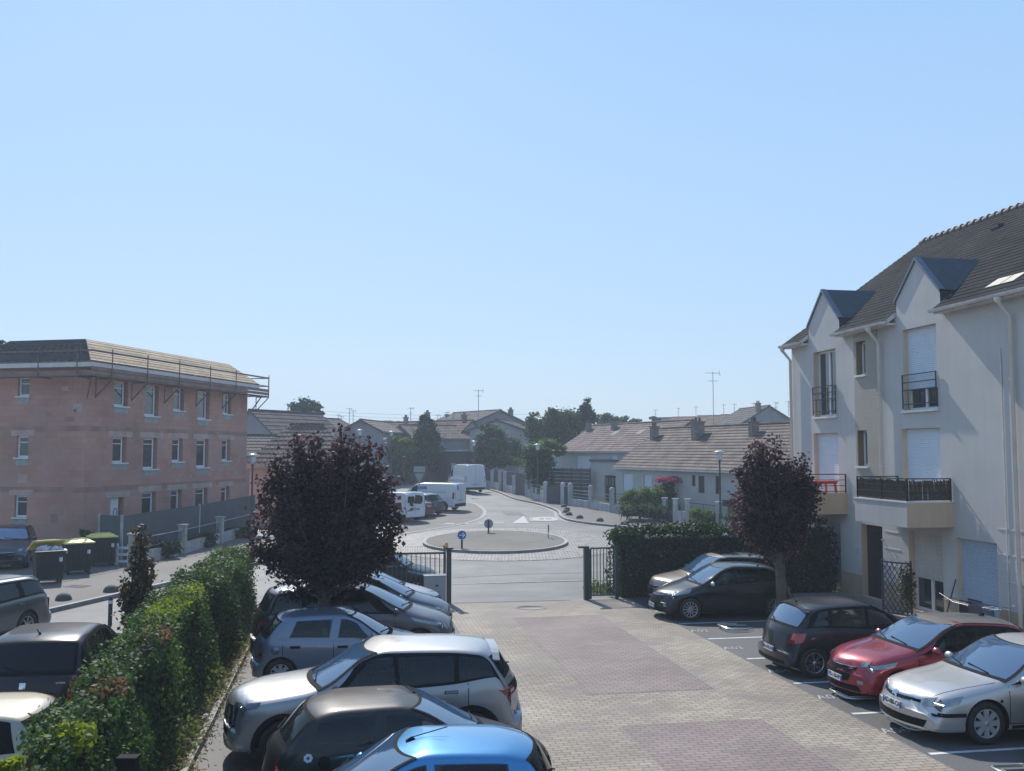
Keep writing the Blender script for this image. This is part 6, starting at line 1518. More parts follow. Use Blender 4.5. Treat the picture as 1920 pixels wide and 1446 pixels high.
# --- right row
g=make_car('dark grey five door hatchback parked nose in, red tail lights facing the courtyard','car',make(corsa,paint=P_gr,plate_r='BA-418-XN',roof_end=3.3,rear_mat=G_scr,extra=()),at(8.88+2.0,19.3),FR)
fiesta=make(corsa,L=4.04,W=1.74,fo=.83,wb=2.49,wr=.315,top=[(0,.56),(.03,.68),(.1,.76),(.35,.87),(1.05,1.02),(1.95,1.37),(2.4,1.465),(3.2,1.43),(3.55,1.36),(3.86,1.05),(3.98,.92),(4.04,.6)],
  belt=[(0,.56),(.15,.70),(1.05,.90),(2,.95),(3.3,1.03),(3.8,.97),(4.04,.75)],screen=(1.08,1.93),rearglass=(3.6,3.88),side=[((1.4,2.25),(1.85,2.2)),((2.32,3.05),(2.27,3.0)),((3.12,3.4),(3.06,3.2))],dlo=((1.2,3.6),(1.65,3.4)),
  hl_side=([(.1,.64),(.70,.72)],[(.2,.70),(.78,.81)]),front=[('grille',K_blk,[(-.36,.40),(.36,.40)],[(-.50,.66),(.50,.66)]),('grille_bars',K_chr,[(-.45,.655),(.45,.655)],[(-.46,.665),(.46,.665)],.008),('headlight',K_lamp,[(.56,.68),(.83,.72)],[(.52,.76),(.80,.83)],.006,True),('fog_lamp',K_lamp,[(.56,.38),(.72,.38)],[(.55,.44),(.72,.44)],.008,True),('bumper_trim',K_blk,[(-.62,.24),(.62,.24)],[(-.56,.34),(.56,.34)])],
  rim=(10,K_rim,'thin'),aerial=None,spoiler=None,bowf=.22)
make_car('deep red hatchback with dark dusty roof and fin aerial parked facing the courtyard','car',make(fiesta,paint=P_red,plate_f='FD-118-HP',pz_f=.42,roof_mat=paint('dusty_black_roof',(.06,.055,.055),.3,.45,.25),roof_end=3.35,fin=3.1,seams=((2.28,2.28),(1.2,1.2))),at(9.15+2.02,17.0),FL)
c5=make(corsa,L=4.74,W=1.80,wb=2.75,fo=1.10,wr=.335,top=[(0,.50),(.05,.64),(.16,.745),(.5,.84),(1.3,1.0),(2.25,1.395),(2.75,1.475),(3.5,1.44),(4.0,1.31),(4.42,1.09),(4.62,1.03),(4.70,.9),(4.74,.6)],
  belt=[(0,.5),(.2,.70),(1.3,.90),(2.5,.95),(3.8,.98),(4.5,.94),(4.74,.8)],screen=(1.32,2.22),rearglass=(3.98,4.42),side=[((1.75,2.6),(2.2,2.55)),((2.68,3.5),(2.62,3.45)),((3.58,3.95),(3.52,3.7))],dlo=((1.5,4.15),(1.95,3.85)),
  seams=((2.64,2.64),(1.5,1.5),(3.6,3.5)),handles=((2.45,.84),(3.35,.86)),hl_side=([(.14,.57),(.60,.65)],[(.24,.68),(.72,.77)]),tl_side=([(4.4,.72),(4.74,.7)],[(4.35,.92),(4.65,.94)]),
  front=[('grille',K_blk,[(-.50,.61),(.50,.61)],[(-.5,.655),(.5,.655)]),('headlight',K_lamp,[(.54,.57),(.86,.60)],[(.50,.68),(.82,.76)],.006,True),('air_intake',K_blk,[(-.62,.26),(.62,.26)],[(-.68,.38),(.68,.38)]),('chrome_strip',K_chr,[(-.66,.235),(.66,.235)],[(-.66,.26),(.66,.26)],.012),('grille_bar',K_chr,[(-.5,.66),(.5,.66)],[(-.5,.68),(.5,.68)],.010),('badge',K_chr,[(-.07,.64),(0,.68),(.07,.64)],[(-.07,.67),(0,.715),(.07,.67)],.016),('badge',K_chr,[(-.07,.60),(0,.64),(.07,.60)],[(-.07,.63),(0,.67),(.07,.63)],.016)],
  rub=((.12,.72,.46,.52),),rim=(8,K_rimd,'cover'),aerial=None,spoiler=None,lines=[('T',[(4.74/2-.35,-.62),(4.74/2-1.35,-.76)]),('T',[(4.74/2-.35,.62),(4.74/2-1.35,.76)])],bowf=.20,fuel=('L',1.35,.68,.025,K_blk))
make_car('silver fastback saloon with black bumper strips in front of the laundry rack','car',make(c5,paint=P_sil,plate_f='AD-086-CA',pz_f=.50,mirror_mat=P_sil),at(8.95+2.37,14.75),FL)
make_car('nose of a pale silver car cut off by the right edge of the frame','car',make(fiesta,paint=P_sl2,plate_f=None),at(10.0+2.02,12.5),FL)
fi2=make(fiesta,L=3.95,W=1.72,top=[(0,.50),(.04,.62),(.12,.71),(.4,.82),(1.0,.99),(1.85,1.36),(2.35,1.47),(3.15,1.44),(3.5,1.36),(3.78,1.02),(3.9,.9),(3.95,.6)],side=[((1.35,2.15),(1.78,2.1)),((2.22,2.92),(2.17,2.87)),((3.0,3.3),(2.94,3.1))],dlo=((1.15,3.5),(1.6,3.3)),screen=(1.03,1.83),rearglass=(3.55,3.8),belt=[(0,.5),(.15,.66),(1.05,.90),(2,.95),(3.3,1.03),(3.7,.97),(3.95,.75)],
  tl_side=([(3.55,.80),(3.95,.78)],[(3.5,1.02),(3.8,1.05)]),hl_side=([(.12,.62),(.8,.76)],[(.2,.70),(.9,.86)]),rim=(12,K_rim,'thin'))
make_car('black hatchback with many spoked alloy wheels parked facing the courtyard behind the right tree','car',make(fi2,paint=P_bla,plate_f='CG-907-TB',pz_f=.36,mirror_mat=paint('mirror_silver',(.4,.4,.42),.5,.3)),at(8.5+1.97,26.0),FL)
suvb=make(fi2,L=4.25,W=1.78,wr=.33,wb=2.6,top=[(0,.60),(.04,.74),(.12,.84),(.5,.93),(1.1,1.04),(1.9,1.46),(2.4,1.55),(3.3,1.52),(3.7,1.46),(4.05,1.1),(4.2,.95),(4.25,.6)],screen=(1.12,1.88),rearglass=(3.75,4.08),belt=[(0,.6),(.15,.76),(1.1,.98),(2,1.0),(3.5,1.06),(4,1.0),(4.25,.8)],side=[((1.5,2.3),(1.9,2.25)),((2.38,3.1),(2.33,3.05)),((3.2,3.6),(3.14,3.4))],dlo=((1.25,3.8),(1.7,3.6)),seams=((2.34,2.34),(1.25,1.25)),tl_side=([(3.85,.85),(4.25,.82)],[(3.8,1.1),(4.12,1.12)]))
make_car('beige silver car with sunroof parked against the right hedge beyond the black hatchback','car',make(suvb,paint=P_bei,roofglass=(2.15,2.75),plate_f=None),at(9.0+2.12,27.75),FL)
# --- left row
c1=make(corsa,L=3.44,W=1.64,wb=2.34,fo=.66,wr=.285,top=[(0,.5),(.04,.62),(.12,.72),(.3,.80),(.72,.96),(1.55,1.37),(2.0,1.465),(2.8,1.44),(3.1,1.38),(3.32,1.05),(3.41,.8),(3.44,.52)],belt=[(0,.5),(.15,.66),(.72,.87),(2,.93),(3.1,1.0),(3.44,.8)],screen=(.78,1.55),rearglass=(3.12,3.34),cr=.12,
  side=[((1.1,1.9),(1.5,1.85)),((1.98,2.75),(1.93,2.72))],dlo=((.9,3.0),(1.35,2.9)),seams=((1.94,1.94),(.95,.95),(2.8,2.75)),handles=((1.8,.82),(2.6,.84)),tl_side=([(3.12,.78),(3.44,.76)],[(3.08,1.05),(3.36,1.08)]),hl_side=([(.1,.58),(.5,.68)],[(.16,.68),(.6,.8)]),rear=[],lines=[],spoiler=None,aerial=None,dlo_mat=P_azu)
def front_aerial(B,t,X):
    p=B.roofp(1.72,-.02,0); m=MB(); m.raw([p+Vector(v) for v in ((.05,-.03,0),(-.08,-.022,0),(-.08,.022,0),(.05,.03,0),(-.02,0,.045))],[(0,1,4),(1,2,4),(2,3,4),(3,0,4)],K_blk); m.tube([p+Vector((0,0,.03)),p+Vector((-.42,0,.13))],.006,K_blk,6); m.build('aerial',t,uv=False)
make_car('bright azure small car cut off by the bottom edge of the frame','car',make(c1,paint=P_azu,extra=(front_aerial,)),at(2.45-1.72,10.9),FL)
p206=make(corsa,L=3.835,W=1.66,wb=2.44,fo=.75,wr=.295,top=[(0,.45),(.05,.58),(.16,.68),(.9,.94),(1.78,1.33),(2.2,1.415),(2.95,1.40),(3.25,1.34),(3.62,1.0),(3.75,.86),(3.835,.55)],belt=[(0,.45),(.15,.62),(.9,.86),(2,.92),(3.2,.99),(3.6,.93),(3.835,.7)],screen=(.95,1.77),rearglass=(3.3,3.63),
  side=[((1.3,2.3),(1.72,2.25)),((2.42,3.2),(2.37,3.1))],dlo=((1.1,3.38),(1.5,3.2)),dlo_mat=P_206,seams=((2.36,2.36),(1.08,1.08)),handles=((2.18,.82),),tl_side=([(3.40,.62),(3.835,.54)],[(3.50,.72),(3.78,.76)]),hl_side=([(.1,.56),(.8,.72)],[(.16,.64),(.9,.82)]),
  rear=[('tail_light',K_red,[(.58,.62),(.80,.62)],[(.62,.84),(.80,.86)],.006,True)],rim=(6,K_rim,'star'),aerial=(2.0,.0,R(20)),spoiler=None,fuel=('R',3.02,.80,.075,K_blk))
def sticker(B,t,X):
    m=MB(); c=B.hit('R',X(3.22),.86,.006)
    for k in range(7):
        a=2*math.pi*k/7; m.lathe([(0,0),(.022,0)],K_pl,8,(c.x+.036*math.cos(a),c.y-.001,c.z+.036*math.sin(a)),axis='Y')
    m.lathe([(0,0),(.02,0)],K_blu,8,(c.x,c.y-.002,c.z),axis='Y'); m.build('flower_sticker',t,uv=False)
    p=B.roofp(1.85,.3,0); m=MB(); m.lathe([(.02,0),(.012,.02),(0,.024)],K_blk,8,tuple(p)); m.tube([p,p+Vector((-.42,.1,.32))],.005,K_blk,5); m.build('aerial',t,uv=False)
p206=make(p206,aerial=None)
make_car('dusty anthracite three door hatchback with a white flower sticker, beside the azure car','car',make(p206,paint=P_206,extra=(sticker,)),at(-1.05+1.92,13.1),FR)
suv=make(corsa,L=4.45,W=1.84,wb=2.675,fo=.92,wr=.35,zb=.26,top=[(0,.62),(.03,.80),(.08,.92),(.25,.99),(.7,1.05),(1.2,1.13),(2.05,1.53),(2.5,1.615),(3.4,1.60),(3.95,1.55),(4.05,1.5),(4.25,1.22),(4.36,1.05),(4.42,.9),(4.45,.62)],
  belt=[(0,.62),(.1,.86),(1.2,1.02),(2.3,1.05),(3.3,1.10),(4.0,1.18),(4.3,1.08),(4.45,.85)],screen=(1.22,2.02),rearglass=(4.08,4.27),tumble=.40,cr=.11,side=[((1.65,2.5),(2.1,2.45)),((2.56,3.35),(2.52,3.35)),((3.42,3.95),(3.42,3.9))],dlo=((1.4,4.18),(1.9,4.1)),seams=((2.5,2.5),(1.4,1.4),(3.55,3.35)),handles=((2.32,.97),(3.3,1.0)),handle_mat=P_300,
  hl_side=([(.04,.80),(.55,.88)],[(.06,.89),(.6,.95)]),hl_mat=K_lampd,tl_side=([(4.10,.92),(4.43,.82)],[(4.0,1.0),(4.38,.95)]),
  front=[('grille',K_blk,[(-.62,.45),(.62,.45)],[(-.70,.84),(.70,.84)]),('headlight',K_lampd,[(.60,.80),(.88,.80)],[(.5,.90),(.85,.92)],.007,True),('daytime_lamp',K_pl,[(.66,.42),(.68,.42)],[(.76,.78),(.78,.78)],.009,True),('bumper_trim',K_chr,[(-.45,.26),(.45,.26)],[(-.5,.36),(.5,.36)],.008),('air_intake',K_blk,[(.70,.36),(.80,.36)],[(.76,.66),(.84,.6)],.006,True)],
  rear=[('tail_light',K_blk,[(-.8,.88),(.8,.88)],[(-.8,1.03),(.8,1.03)]),('tail_lamp',K_red,[(.55,.91),(.86,.91)],[(.55,1.0),(.86,1.0)],.009,True),('bumper_trim',K_blk,[(-.8,.28),(.8,.28)],[(-.8,.55),(.8,.55)]),('bumper_chrome',K_chr,[(-.7,.42),(.7,.42)],[(-.7,.48),(.7,.48)],.010)],
  arch=True,rim=(5,K_rim,'twin'),aerial=None,fin=None,spoiler=(3.94,.13,.012),mirror_mat=K_blk,lines=[('T',[(4.45/2-.12,-.7),(4.45/2-1.2,-.78)]),('T',[(4.45/2-.12,.7),(4.45/2-1.2,.78)])],rub=())
make_car('silver grey sport utility car with black grille parked nose to the hedge','car',make(suv,paint=P_300,privacy=True),at(2.78-2.3,15.45),FL,scale=1.03)
clio=make(corsa,L=3.81,W=1.64,wb=2.47,fo=.73,wr=.285,top=[(0,.48),(.05,.60),(.18,.70),(.95,.93),(1.75,1.33),(2.1,1.41),(3.0,1.395),(3.3,1.33),(3.62,1.0),(3.74,.88),(3.81,.55)],belt=[(0,.48),(.15,.64),(.95,.87),(2,.90),(3.2,.94),(3.6,.90),(3.81,.72)],screen=(1.0,1.73),rearglass=(3.35,3.63),
  side=[((1.35,2.1),(1.74,2.04)),((2.26,3.05),(2.2,2.9))],dlo=((1.15,3.3),(1.6,3.12)),dlo_mat=P_cli,lightseat=True,seams=((2.18,2.18),(1.1,1.1),(3.16,3.0)),handles=((2.0,.78),(2.92,.8)),tl_side=([(3.62,.56),(3.81,.54)],[(3.60,.76),(3.77,.74)]),rim=(8,K_rimd,'cover'),aerial=(3.1,.0,0),spoiler=None,fuel=('R',3.3,.74,.08,P_cli),handle_mat=K_blk,roof_mat=None,rear=[('tail_light',K_red,[(.6,.60),(.8,.60)],[(.62,.86),(.8,.88)],.006,True)])
clio['aerial']=None
make_car('steel blue older hatchback parked tail to the hedge under the left tree','car',make(clio,paint=P_cli,tumble=.34),at(-1.85+1.9,20.25),FR)
mpv=make(corsa,L=4.62,W=1.84,wb=2.77,fo=.90,wr=.33,top=[(0,.52),(.05,.70),(.2,.84),(.85,1.06),(1.0,1.12),(2.0,1.55),(2.5,1.64),(3.9,1.60),(4.22,1.54),(4.45,1.15),(4.56,.95),(4.62,.6)],belt=[(0,.52),(.15,.72),(.9,.99),(2,1.04),(3.8,1.08),(4.3,1.05),(4.62,.8)],screen=(1.0,1.98),rearglass=(4.27,4.46),tumble=.34,cr=.13,
  side=[((1.75,2.55),(2.15,2.5)),((2.63,3.4),(2.58,3.36)),((3.48,4.15),(3.44,4.0))],dlo=((1.25,4.25),(1.75,4.1)),seams=((2.58,2.58),(1.45,1.45),(3.62,3.4)),handles=((2.4,.9),(3.3,.92)),tl_side=([(4.22,.88),(4.62,.74)],[(4.26,.95),(4.54,.86)]),hl_side=([(.15,.66),(1.0,.86)],[(.25,.74),(1.1,.95)]),rim=(5,K_rim,'star'),aerial=None,spoiler=None,roofglass=(2.1,3.2),hl_mat=K_lamp)
make_car('aubergine grey people carrier with glass roof under the left tree','car',make(mpv,paint=P_esp,privacy=True),at(-2.1+2.31,22.5),FR)
make_car('midnight blue people carrier in the left row between two greyish cars','car',make(mpv,paint=P_blu,L=4.62,roofglass=None),at(-1.85+2.31,24.7),FR,scale=.97)
make_car('pale silver hatchback parked nearest the cabinet at the end of the left row','car',make(fi2,paint=P_sl2),at(-1.3+1.97,26.9),FR)
# --- street, left
V_st=math.atan2(.975,.22)
wag=make(mpv,L=4.72,W=1.83,top=[(0,.5),(.05,.68),(.2,.80),(1.15,1.0),(2.1,1.42),(2.6,1.50),(4.0,1.48),(4.35,1.42),(4.6,1.05),(4.68,.9),(4.72,.6)],belt=[(0,.5),(.15,.7),(1.15,.93),(2.3,.97),(4.1,1.03),(4.4,1.0),(4.72,.8)],screen=(1.18,2.08),rearglass=(4.38,4.6),tumble=.34,side=[((1.75,2.55),(2.15,2.5)),((2.63,3.4),(2.58,3.36)),((3.58,4.4),(3.52,4.2))],dlo=((1.45,4.5),(1.9,4.3)),rails=(2.2,4.2),roofglass=None,chrome_line=True,rim=(7,K_rim,'star'),handles=((2.4,.86),(3.4,.88)),handle_mat=K_chr,tl_side=([(4.45,.75),(4.72,.72)],[(4.35,1.0),(4.62,1.1)]))
q=G(112,1182); hv=Vector((-.22,-.975,0)).normalized(); lat=Vector((.975,-.22,0))
c=Vector((q.x,q.y,0))+hv*(4.72/2+.15)-lat*.92
make_car('grey estate car with silver roof rails at the left edge of the street','car',make(wag,paint=P_wag),(c.x,c.y),math.atan2(hv.y,hv.x),scale=1.02)
acl=make(corsa,L=3.78,W=1.74,wb=2.57,fo=.70,wr=.30,top=[(0,.52),(.05,.70),(.15,.82),(.45,.95),(.75,1.06),(1.6,1.46),(2.1,1.57),(2.9,1.555),(3.3,1.49),(3.62,1.08),(3.72,.93),(3.78,.6)],belt=[(0,.52),(.15,.74),(.75,.98),(2,1.02),(3.2,1.06),(3.5,1.0),(3.78,.8)],screen=(.8,1.6),rearglass=(3.32,3.64),tumble=.30,cr=.07,
  side=[((1.45,2.15),(1.75,2.1)),((2.22,2.86),(2.17,2.9)),((2.92,3.32),(2.96,3.12))],dlo=((1.1,3.5),(1.5,3.25)),seams=((2.18,2.18),(1.2,1.2),(2.98,2.86)),handles=((2.0,.92),(2.75,.94)),tl_side=([(3.5,.66),(3.78,.62)],[(3.48,.98),(3.70,1.0)]),
  rear=[('tail_light',K_red,[(.62,.62),(.82,.62)],[(.66,.94),(.80,.96)],.006,True),('badge',K_chr,[(-.045,.845),(.045,.845)],[(-.045,.935),(.045,.935)],.006),('bumper_trim',K_blk,[(-.7,.3),(.7,.3)],[(-.7,.40),(.7,.40)])],rim=(5,K_rim,'star'),spoiler=None,aerial=None,mir_h=1,roofglass=None)
def alogo(B,t,X):
    for y,z,s,sz in ((.55,.87,'A 210',.06),(-.48,.90,'EVOLUTION',.042)):
        c=B.hit('B',y,z,.008); text(s,sz,K_chr,'lettering',t,tuple(c),(R(90),0,R(-90)),bold=.001)
    p=B.roofp(3.0,0,0); m=MB(); m.lathe([(.025,0),(.015,.03),(0,.035)],K_blk,8,tuple(p)); m.tube([p,p+Vector((-.05,.03,.09))],.008,K_blk,6); m.build('aerial',t,uv=False)
hd0=R(90+8.5)
h_=Vector((math.cos(hd0),math.sin(hd0),0)); c=cw(-5.05,16.5)+h_*1.89
make_car('black compact car seen from behind beyond the hedge, plate above the cream roof','car',make(acl,paint=P_mer,plate_r='DS-888-KA',pz_r=.74,extra=(alogo,)),(c.x,c.y),hd0,scale=1.03)
tw=make(c1,dlo_mat=K_blk,L=3.5,top=[(0,.5),(.04,.62),(.12,.72),(.3,.80),(.72,.96),(1.5,1.37),(1.95,1.44),(2.9,1.42),(3.15,1.37),(3.38,1.05),(3.47,.8),(3.5,.52)],rearglass=(3.2,3.4))
c=cw(-3.45-1.75,13.25); make_car('cream roofed small car at the left edge, partly hidden by the leafy hedge','car',make(tw,paint=P_cre),(c.x,c.y),TH+math.pi+R(2),scale=1.04)
q=G(70,1062); c=Vector((-20.2,38.4)); make_car('slate blue car facing the bins in front of the clay block building','car',make(suvb,paint=P_nav,top=suvb['top']),(c.x,c.y),R(-68),z=.11,scale=1.02)
c=Vector((-24.3,39.2)); make_car('dark car at the very left edge beside the slate blue one','car',make(fi2,paint=P_bla),(c.x,c.y),R(-78),z=.11)
q=G(48,1072); c=Vector((q.x-2.1,q.y+.6)); make_car('silver car nose behind the grey estate car at the left edge','car',make(fi2,paint=P_sl2),(c.x,c.y),R(-8),z=.0,scale=.95)
# car beyond the sliding gate and behind the right hedge
c=cw(ronline(738,30.6),30.9); make_car('dark car standing outside behind the sliding gate and mesh fence','car',make(mpv,paint=P_bla,L=4.2,roofglass=None,top=[(0,.5),(.05,.68),(.2,.84),(.75,1.02),(1.5,1.45),(2.0,1.53),(3.5,1.5),(3.85,1.42),(4.1,1.0),(4.2,.6)],belt=[(0,.5),(.15,.7),(.8,.95),(3.4,1.0),(4.2,.8)],screen=(.85,1.48),rearglass=(3.88,4.08),side=[((1.3,2.0),(1.6,1.95)),((2.08,2.9),(2.03,2.85))],dlo=((1.0,3.6),(1.4,3.4)),seams=(),wb=2.5,fo=.8,spoiler=None,tl_side=None),(c.x-.6,c.y),FR)
g=D(1322,1000,36); make_car('pale car roof showing just above the right hedge','car',make(fi2,paint=P_sl2),(g.x,g.y+2.4),R(150),z=.02)
# --- lay-by
van=make(corsa,L=4.9,W=1.95,wb=3.1,fo=.9,wr=.33,top=[(0,.7),(.05,.88),(.2,1.0),(.75,1.2),(1.55,1.82),(1.9,1.93),(2.4,1.97),(4.7,1.95),(4.86,1.93),(4.9,1.88)],belt=[(0,.7),(.2,.9),(.8,1.08),(2,1.15),(4.9,1.15)],plan=[(0,.80),(.1,.9),(.4,.97),(.9,1),(4.4,1),(4.85,.985),(4.9,.97)],screen=(.82,1.55),rearglass=None,tumble=.12,cr=.05,zb=.25,bowr=.03,crown=.04,
  side=[((1.2,1.95),(1.5,1.9))],see=False,dlo=None,seams=((2.05,2.05),(1.15,1.15),(3.2,3.2)),handles=((1.95,1.05),(3.1,1.05)),tl_side=([(4.72,.85),(4.9,.85)],[(4.72,1.3),(4.9,1.3)]),hl_side=([(.12,.75),(.6,.95)],[(.2,.85),(.7,1.05)]),
  rear=[('tail_light',K_red,[(.82,.85),(.93,.85)],[(.82,1.32),(.93,1.32)],.006,True),('bumper_trim',K_blk,[(-.88,.3),(.88,.3)],[(-.88,.52),(.88,.52)])],lines=[('B',[(0,.55),(0,1.85)])],front=[('grille',K_blk,[(-.6,.5),(.6,.5)],[(-.6,.75),(.6,.75)])],rim=(6,K_rimd,'star'),spoiler=None,aerial=None,pz_r=.75,mirror_mat=K_blk,mir_h=1.8)
def place_rear(px,Y,L,hd,lat=0):
    g=D(px,900,Y); h=Vector((math.cos(hd),math.sin(hd))); c=Vector((g.x,g.y))+h*L/2; return (c.x,c.y),gz(c.y)+.01
M_lb=pm('logo_blue',(.05,.22,.50),.4,.2,3.)
def swirl(B,t,X):
    for sg,pr in ((1,'L'),):
        patch(B,pr,[(X(1.6),1.45),(X(2.7),1.5)],[(X(1.75),1.68),(X(2.6),1.72)],M_lb,'logo_swoosh',t,.006,10,3)
        patch(B,pr,[(X(2.0),1.30),(X(4.2),1.30)],[(X(2.0),1.32),(X(4.2),1.32)],K_gap,'flank_groove',t,.005,14,1)
    patch(B,'B',[(.34,1.45),(.55,1.45)],[(.36,1.75),(.58,1.75)],M_lb,'logo_swoosh',t,.006,4,4)
hd=R(157); p,z=place_rear(864,67.5,4.9,hd); make_car('white panel van with a blue swoosh parked in the lay-by','van',make(van,paint=P_whi,plate_r='EK-204-LV',extra=(swirl,)),p,hd,z=z)
big=make(van,L=5.55,W=2.07,wb=3.4,fo=.85,wr=.34,top=[(0,.75),(.05,.95),(.3,1.15),(.7,1.35),(1.5,2.25),(1.9,2.5),(2.6,2.58),(5.35,2.58),(5.5,2.55),(5.55,2.48)],belt=[(0,.75),(.2,1.0),(.8,1.25),(2,1.35),(5.55,1.35)],plan=[(0,.80),(.1,.9),(.4,.97),(.9,1),(5.0,1),(5.5,.985),(5.55,.97)],screen=(.75,1.48),side=[((1.15,1.9),(1.4,1.85))],tl_side=([(5.4,1.0),(5.55,1.0)],[(5.4,1.5),(5.55,1.5)]),
  rear=[('tail_light',K_red,[(.88,.95),(.97,.95)],[(.88,1.5),(.97,1.5)],.006,True),('bumper_trim',K_blk,[(-.95,.3),(.95,.3)],[(-.95,.5),(.95,.5)])],lines=[('B',[(0,.55),(0,2.4)])],seams=((2.0,2.0),(1.1,1.1),(3.4,3.4)))
hd=R(112); p,z=place_rear(892,86.5,5.55,hd); make_car('large high roofed white van standing at the far kerb','van',make(big,paint=P_whi,plate_r='FT-561-QD'),p,hd,z=z)
M_gb=pm('graphic_black',(.02,.02,.02),.4,.1)
def graph(B,t,X):
    patch(B,'B',[(-.55,1.05),(.1,1.1)],[(-.45,1.6),(.0,1.62)],M_gb,'rear_graphic',t,.012,6,4); patch(B,'B',[(.15,.9),(.5,1.0)],[(.2,1.3),(.42,1.35)],M_gb,'rear_graphic',t,.012,6,4)
    patch(B,'B',[(-.4,.7),(.5,.66)],[(-.3,.8),(.4,.85)],M_gb,'rear_graphic',t,.012,6,4)
    for a,b,c,d in ((.2,1.3,.7,1.2),(1.0,1.8,.9,1.5),(1.5,2.0,.6,.8)):
        patch(B,'L',[(X(4.4-a),c),(X(4.4-b),c+.1)],[(X(4.4-a-.15),d),(X(4.4-b+.2),d-.1)],M_gb,'side_graphic',t,.008,6,4)
small=make(van,L=4.4,W=1.83,wb=2.8,top=[(0,.65),(.05,.8),(.2,.92),(.9,1.1),(1.65,1.7),(2.0,1.82),(4.2,1.83),(4.36,1.8),(4.4,1.74)],belt=[(0,.65),(.2,.85),(.9,1.0),(2,1.08),(4.4,1.1)],plan=[(0,.80),(.1,.9),(.4,.97),(.9,1),(3.9,1),(4.35,.985),(4.4,.97)],screen=(.95,1.65),side=[((1.3,2.0),(1.65,1.95))],seams=((2.1,2.1),(1.2,1.2)),handles=((2.0,1.0),),tl_side=None,rear=[('tail_light',K_red,[(.78,.95),(.87,.95)],[(.78,1.4),(.87,1.4)],.006,True),('rear_window',G_side,[(.08,1.15),(.66,1.15)],[(.08,1.55),(.62,1.55)],.005,True)],lines=[('B',[(0,.55),(0,1.7)])])
hd=R(140); p,z=place_rear(779,59.3,4.4,hd); make_car('small white van with black graphics on its rear at the near end of the lay-by','van',make(small,paint=P_whi,plate_r='GB-733-RM',extra=(graph,)),p,hd,z=z)
sed=make(c5,L=4.2,W=1.7,top=[(0,.5),(.05,.62),(.2,.73),(1.1,.93),(1.95,1.32),(2.4,1.40),(3.1,1.36),(3.75,1.02),(4.1,.97),(4.17,.85),(4.2,.55)],belt=[(0,.5),(.2,.68),(1.2,.86),(2.5,.9),(3.6,.92),(4.2,.75)],screen=(1.15,1.93),rearglass=(3.15,3.72),side=[((1.6,2.3),(1.95,2.25)),((2.4,3.1),(2.35,3.0))],dlo=((1.35,3.4),(1.8,3.1)),fo=.85,wb=2.5,wr=.29,front=[],rub=(),lines=[],fuel=None,tl_side=([(3.85,.66),(4.2,.66)],[(3.85,.84),(4.18,.86)]),rear=[('tail_light',K_red,[(.5,.66),(.78,.66)],[(.5,.84),(.78,.86)],.006,True)],pz_r=.74,hl_side=None,seams=((2.33,2.33),))
P_brd=paint('dark_red_brown_paint',(.10,.03,.035),.4,.3,.15)
hd=R(146); p,z=place_rear(805,61.8,4.2,hd); make_car('dark red saloon between the small white van and a grey car in the lay-by','car',make(sed,paint=P_brd,plate_r='AC-350-JF'),p,hd,z=z)
hd=R(150); p,z=place_rear(828,63.8,4.2,hd); make_car('grey blue hatchback with rounded tail in front of the white panel van','car',make(fi2,paint=P_blu,W=1.75),p,hd,z=z)
# ================================================================ VEGETATION
def leaves(name,cen,nrm,size,mat,parent=None,loc=None,aspect=1.0,jit=.9,shape='leaf',rz=None):
    """one small folded leaf per centre"""
    n=len(cen); cen=np.asarray(cen,float); nr=np.asarray(nrm,float)+nrg.normal(0,jit,(n,3)); nr/=np.linalg.norm(nr,axis=1,keepdims=True)+1e-9
    t=nrg.normal(0,1,(n,3)); t-=nr*(t*nr).sum(1,keepdims=True); t/=np.linalg.norm(t,axis=1,keepdims=True)+1e-9; b=np.cross(nr,t)
    s=size*nrg.uniform(.6,1.35,(n,1))
    if shape=='leaf': pts=[-t*s*.5,-t*s*.05+b*s*.42*aspect+nr*s*.08,t*s*.55,-t*s*.05-b*s*.42*aspect+nr*s*.08]
    else: pts=[-t*s*.5-b*s*.5,t*s*.5-b*s*.5,t*s*.5+b*s*.5,-t*s*.5+b*s*.5]
    v=np.stack([cen+p for p in pts],1).reshape(-1,3)
    me=bpy.data.meshes.new(name); me.vertices.add(4*n); me.loops.add(4*n); me.polygons.add(n)
    me.vertices.foreach_set('co',v.ravel()); me.loops.foreach_set('vertex_index',np.arange(4*n,dtype=np.int32)); me.polygons.foreach_set('loop_start',np.arange(0,4*n,4,dtype=np.int32)); me.polygons.foreach_set('loop_total',np.full(n,4,dtype=np.int32))
    me.update(calc_edges=True); me.materials.append(mat); o=bpy.data.objects.new(name,me); COL.objects.link(o)
    if parent is not None: o.parent=parent
    if loc is not None: o.location=loc
    if rz is not None: o.rotation_euler=(0,0,rz)
    return o
M_bark=pm('bark',(.11,.09,.075),.9,.3,6.,.6,25); M_stem=pm('green_stem',(.09,.09,.05),.9,.3,5.)
L_pur=leafmat('purple_leaves',(.028,.018,.022),(.075,.042,.048),(.14,.075,.08),trans=.35); L_hed=leafmat('hedge_leaves',(.030,.055,.020),(.075,.13,.035),(.17,.22,.05),trans=.32,nscale=.9); L_hedy=leafmat('yellow_green_leaves',(.10,.15,.03),(.24,.28,.05),trans=.5); L_hedr=leafmat('reddish_dry_leaves',(.11,.07,.04),(.20,.13,.07),trans=.35)
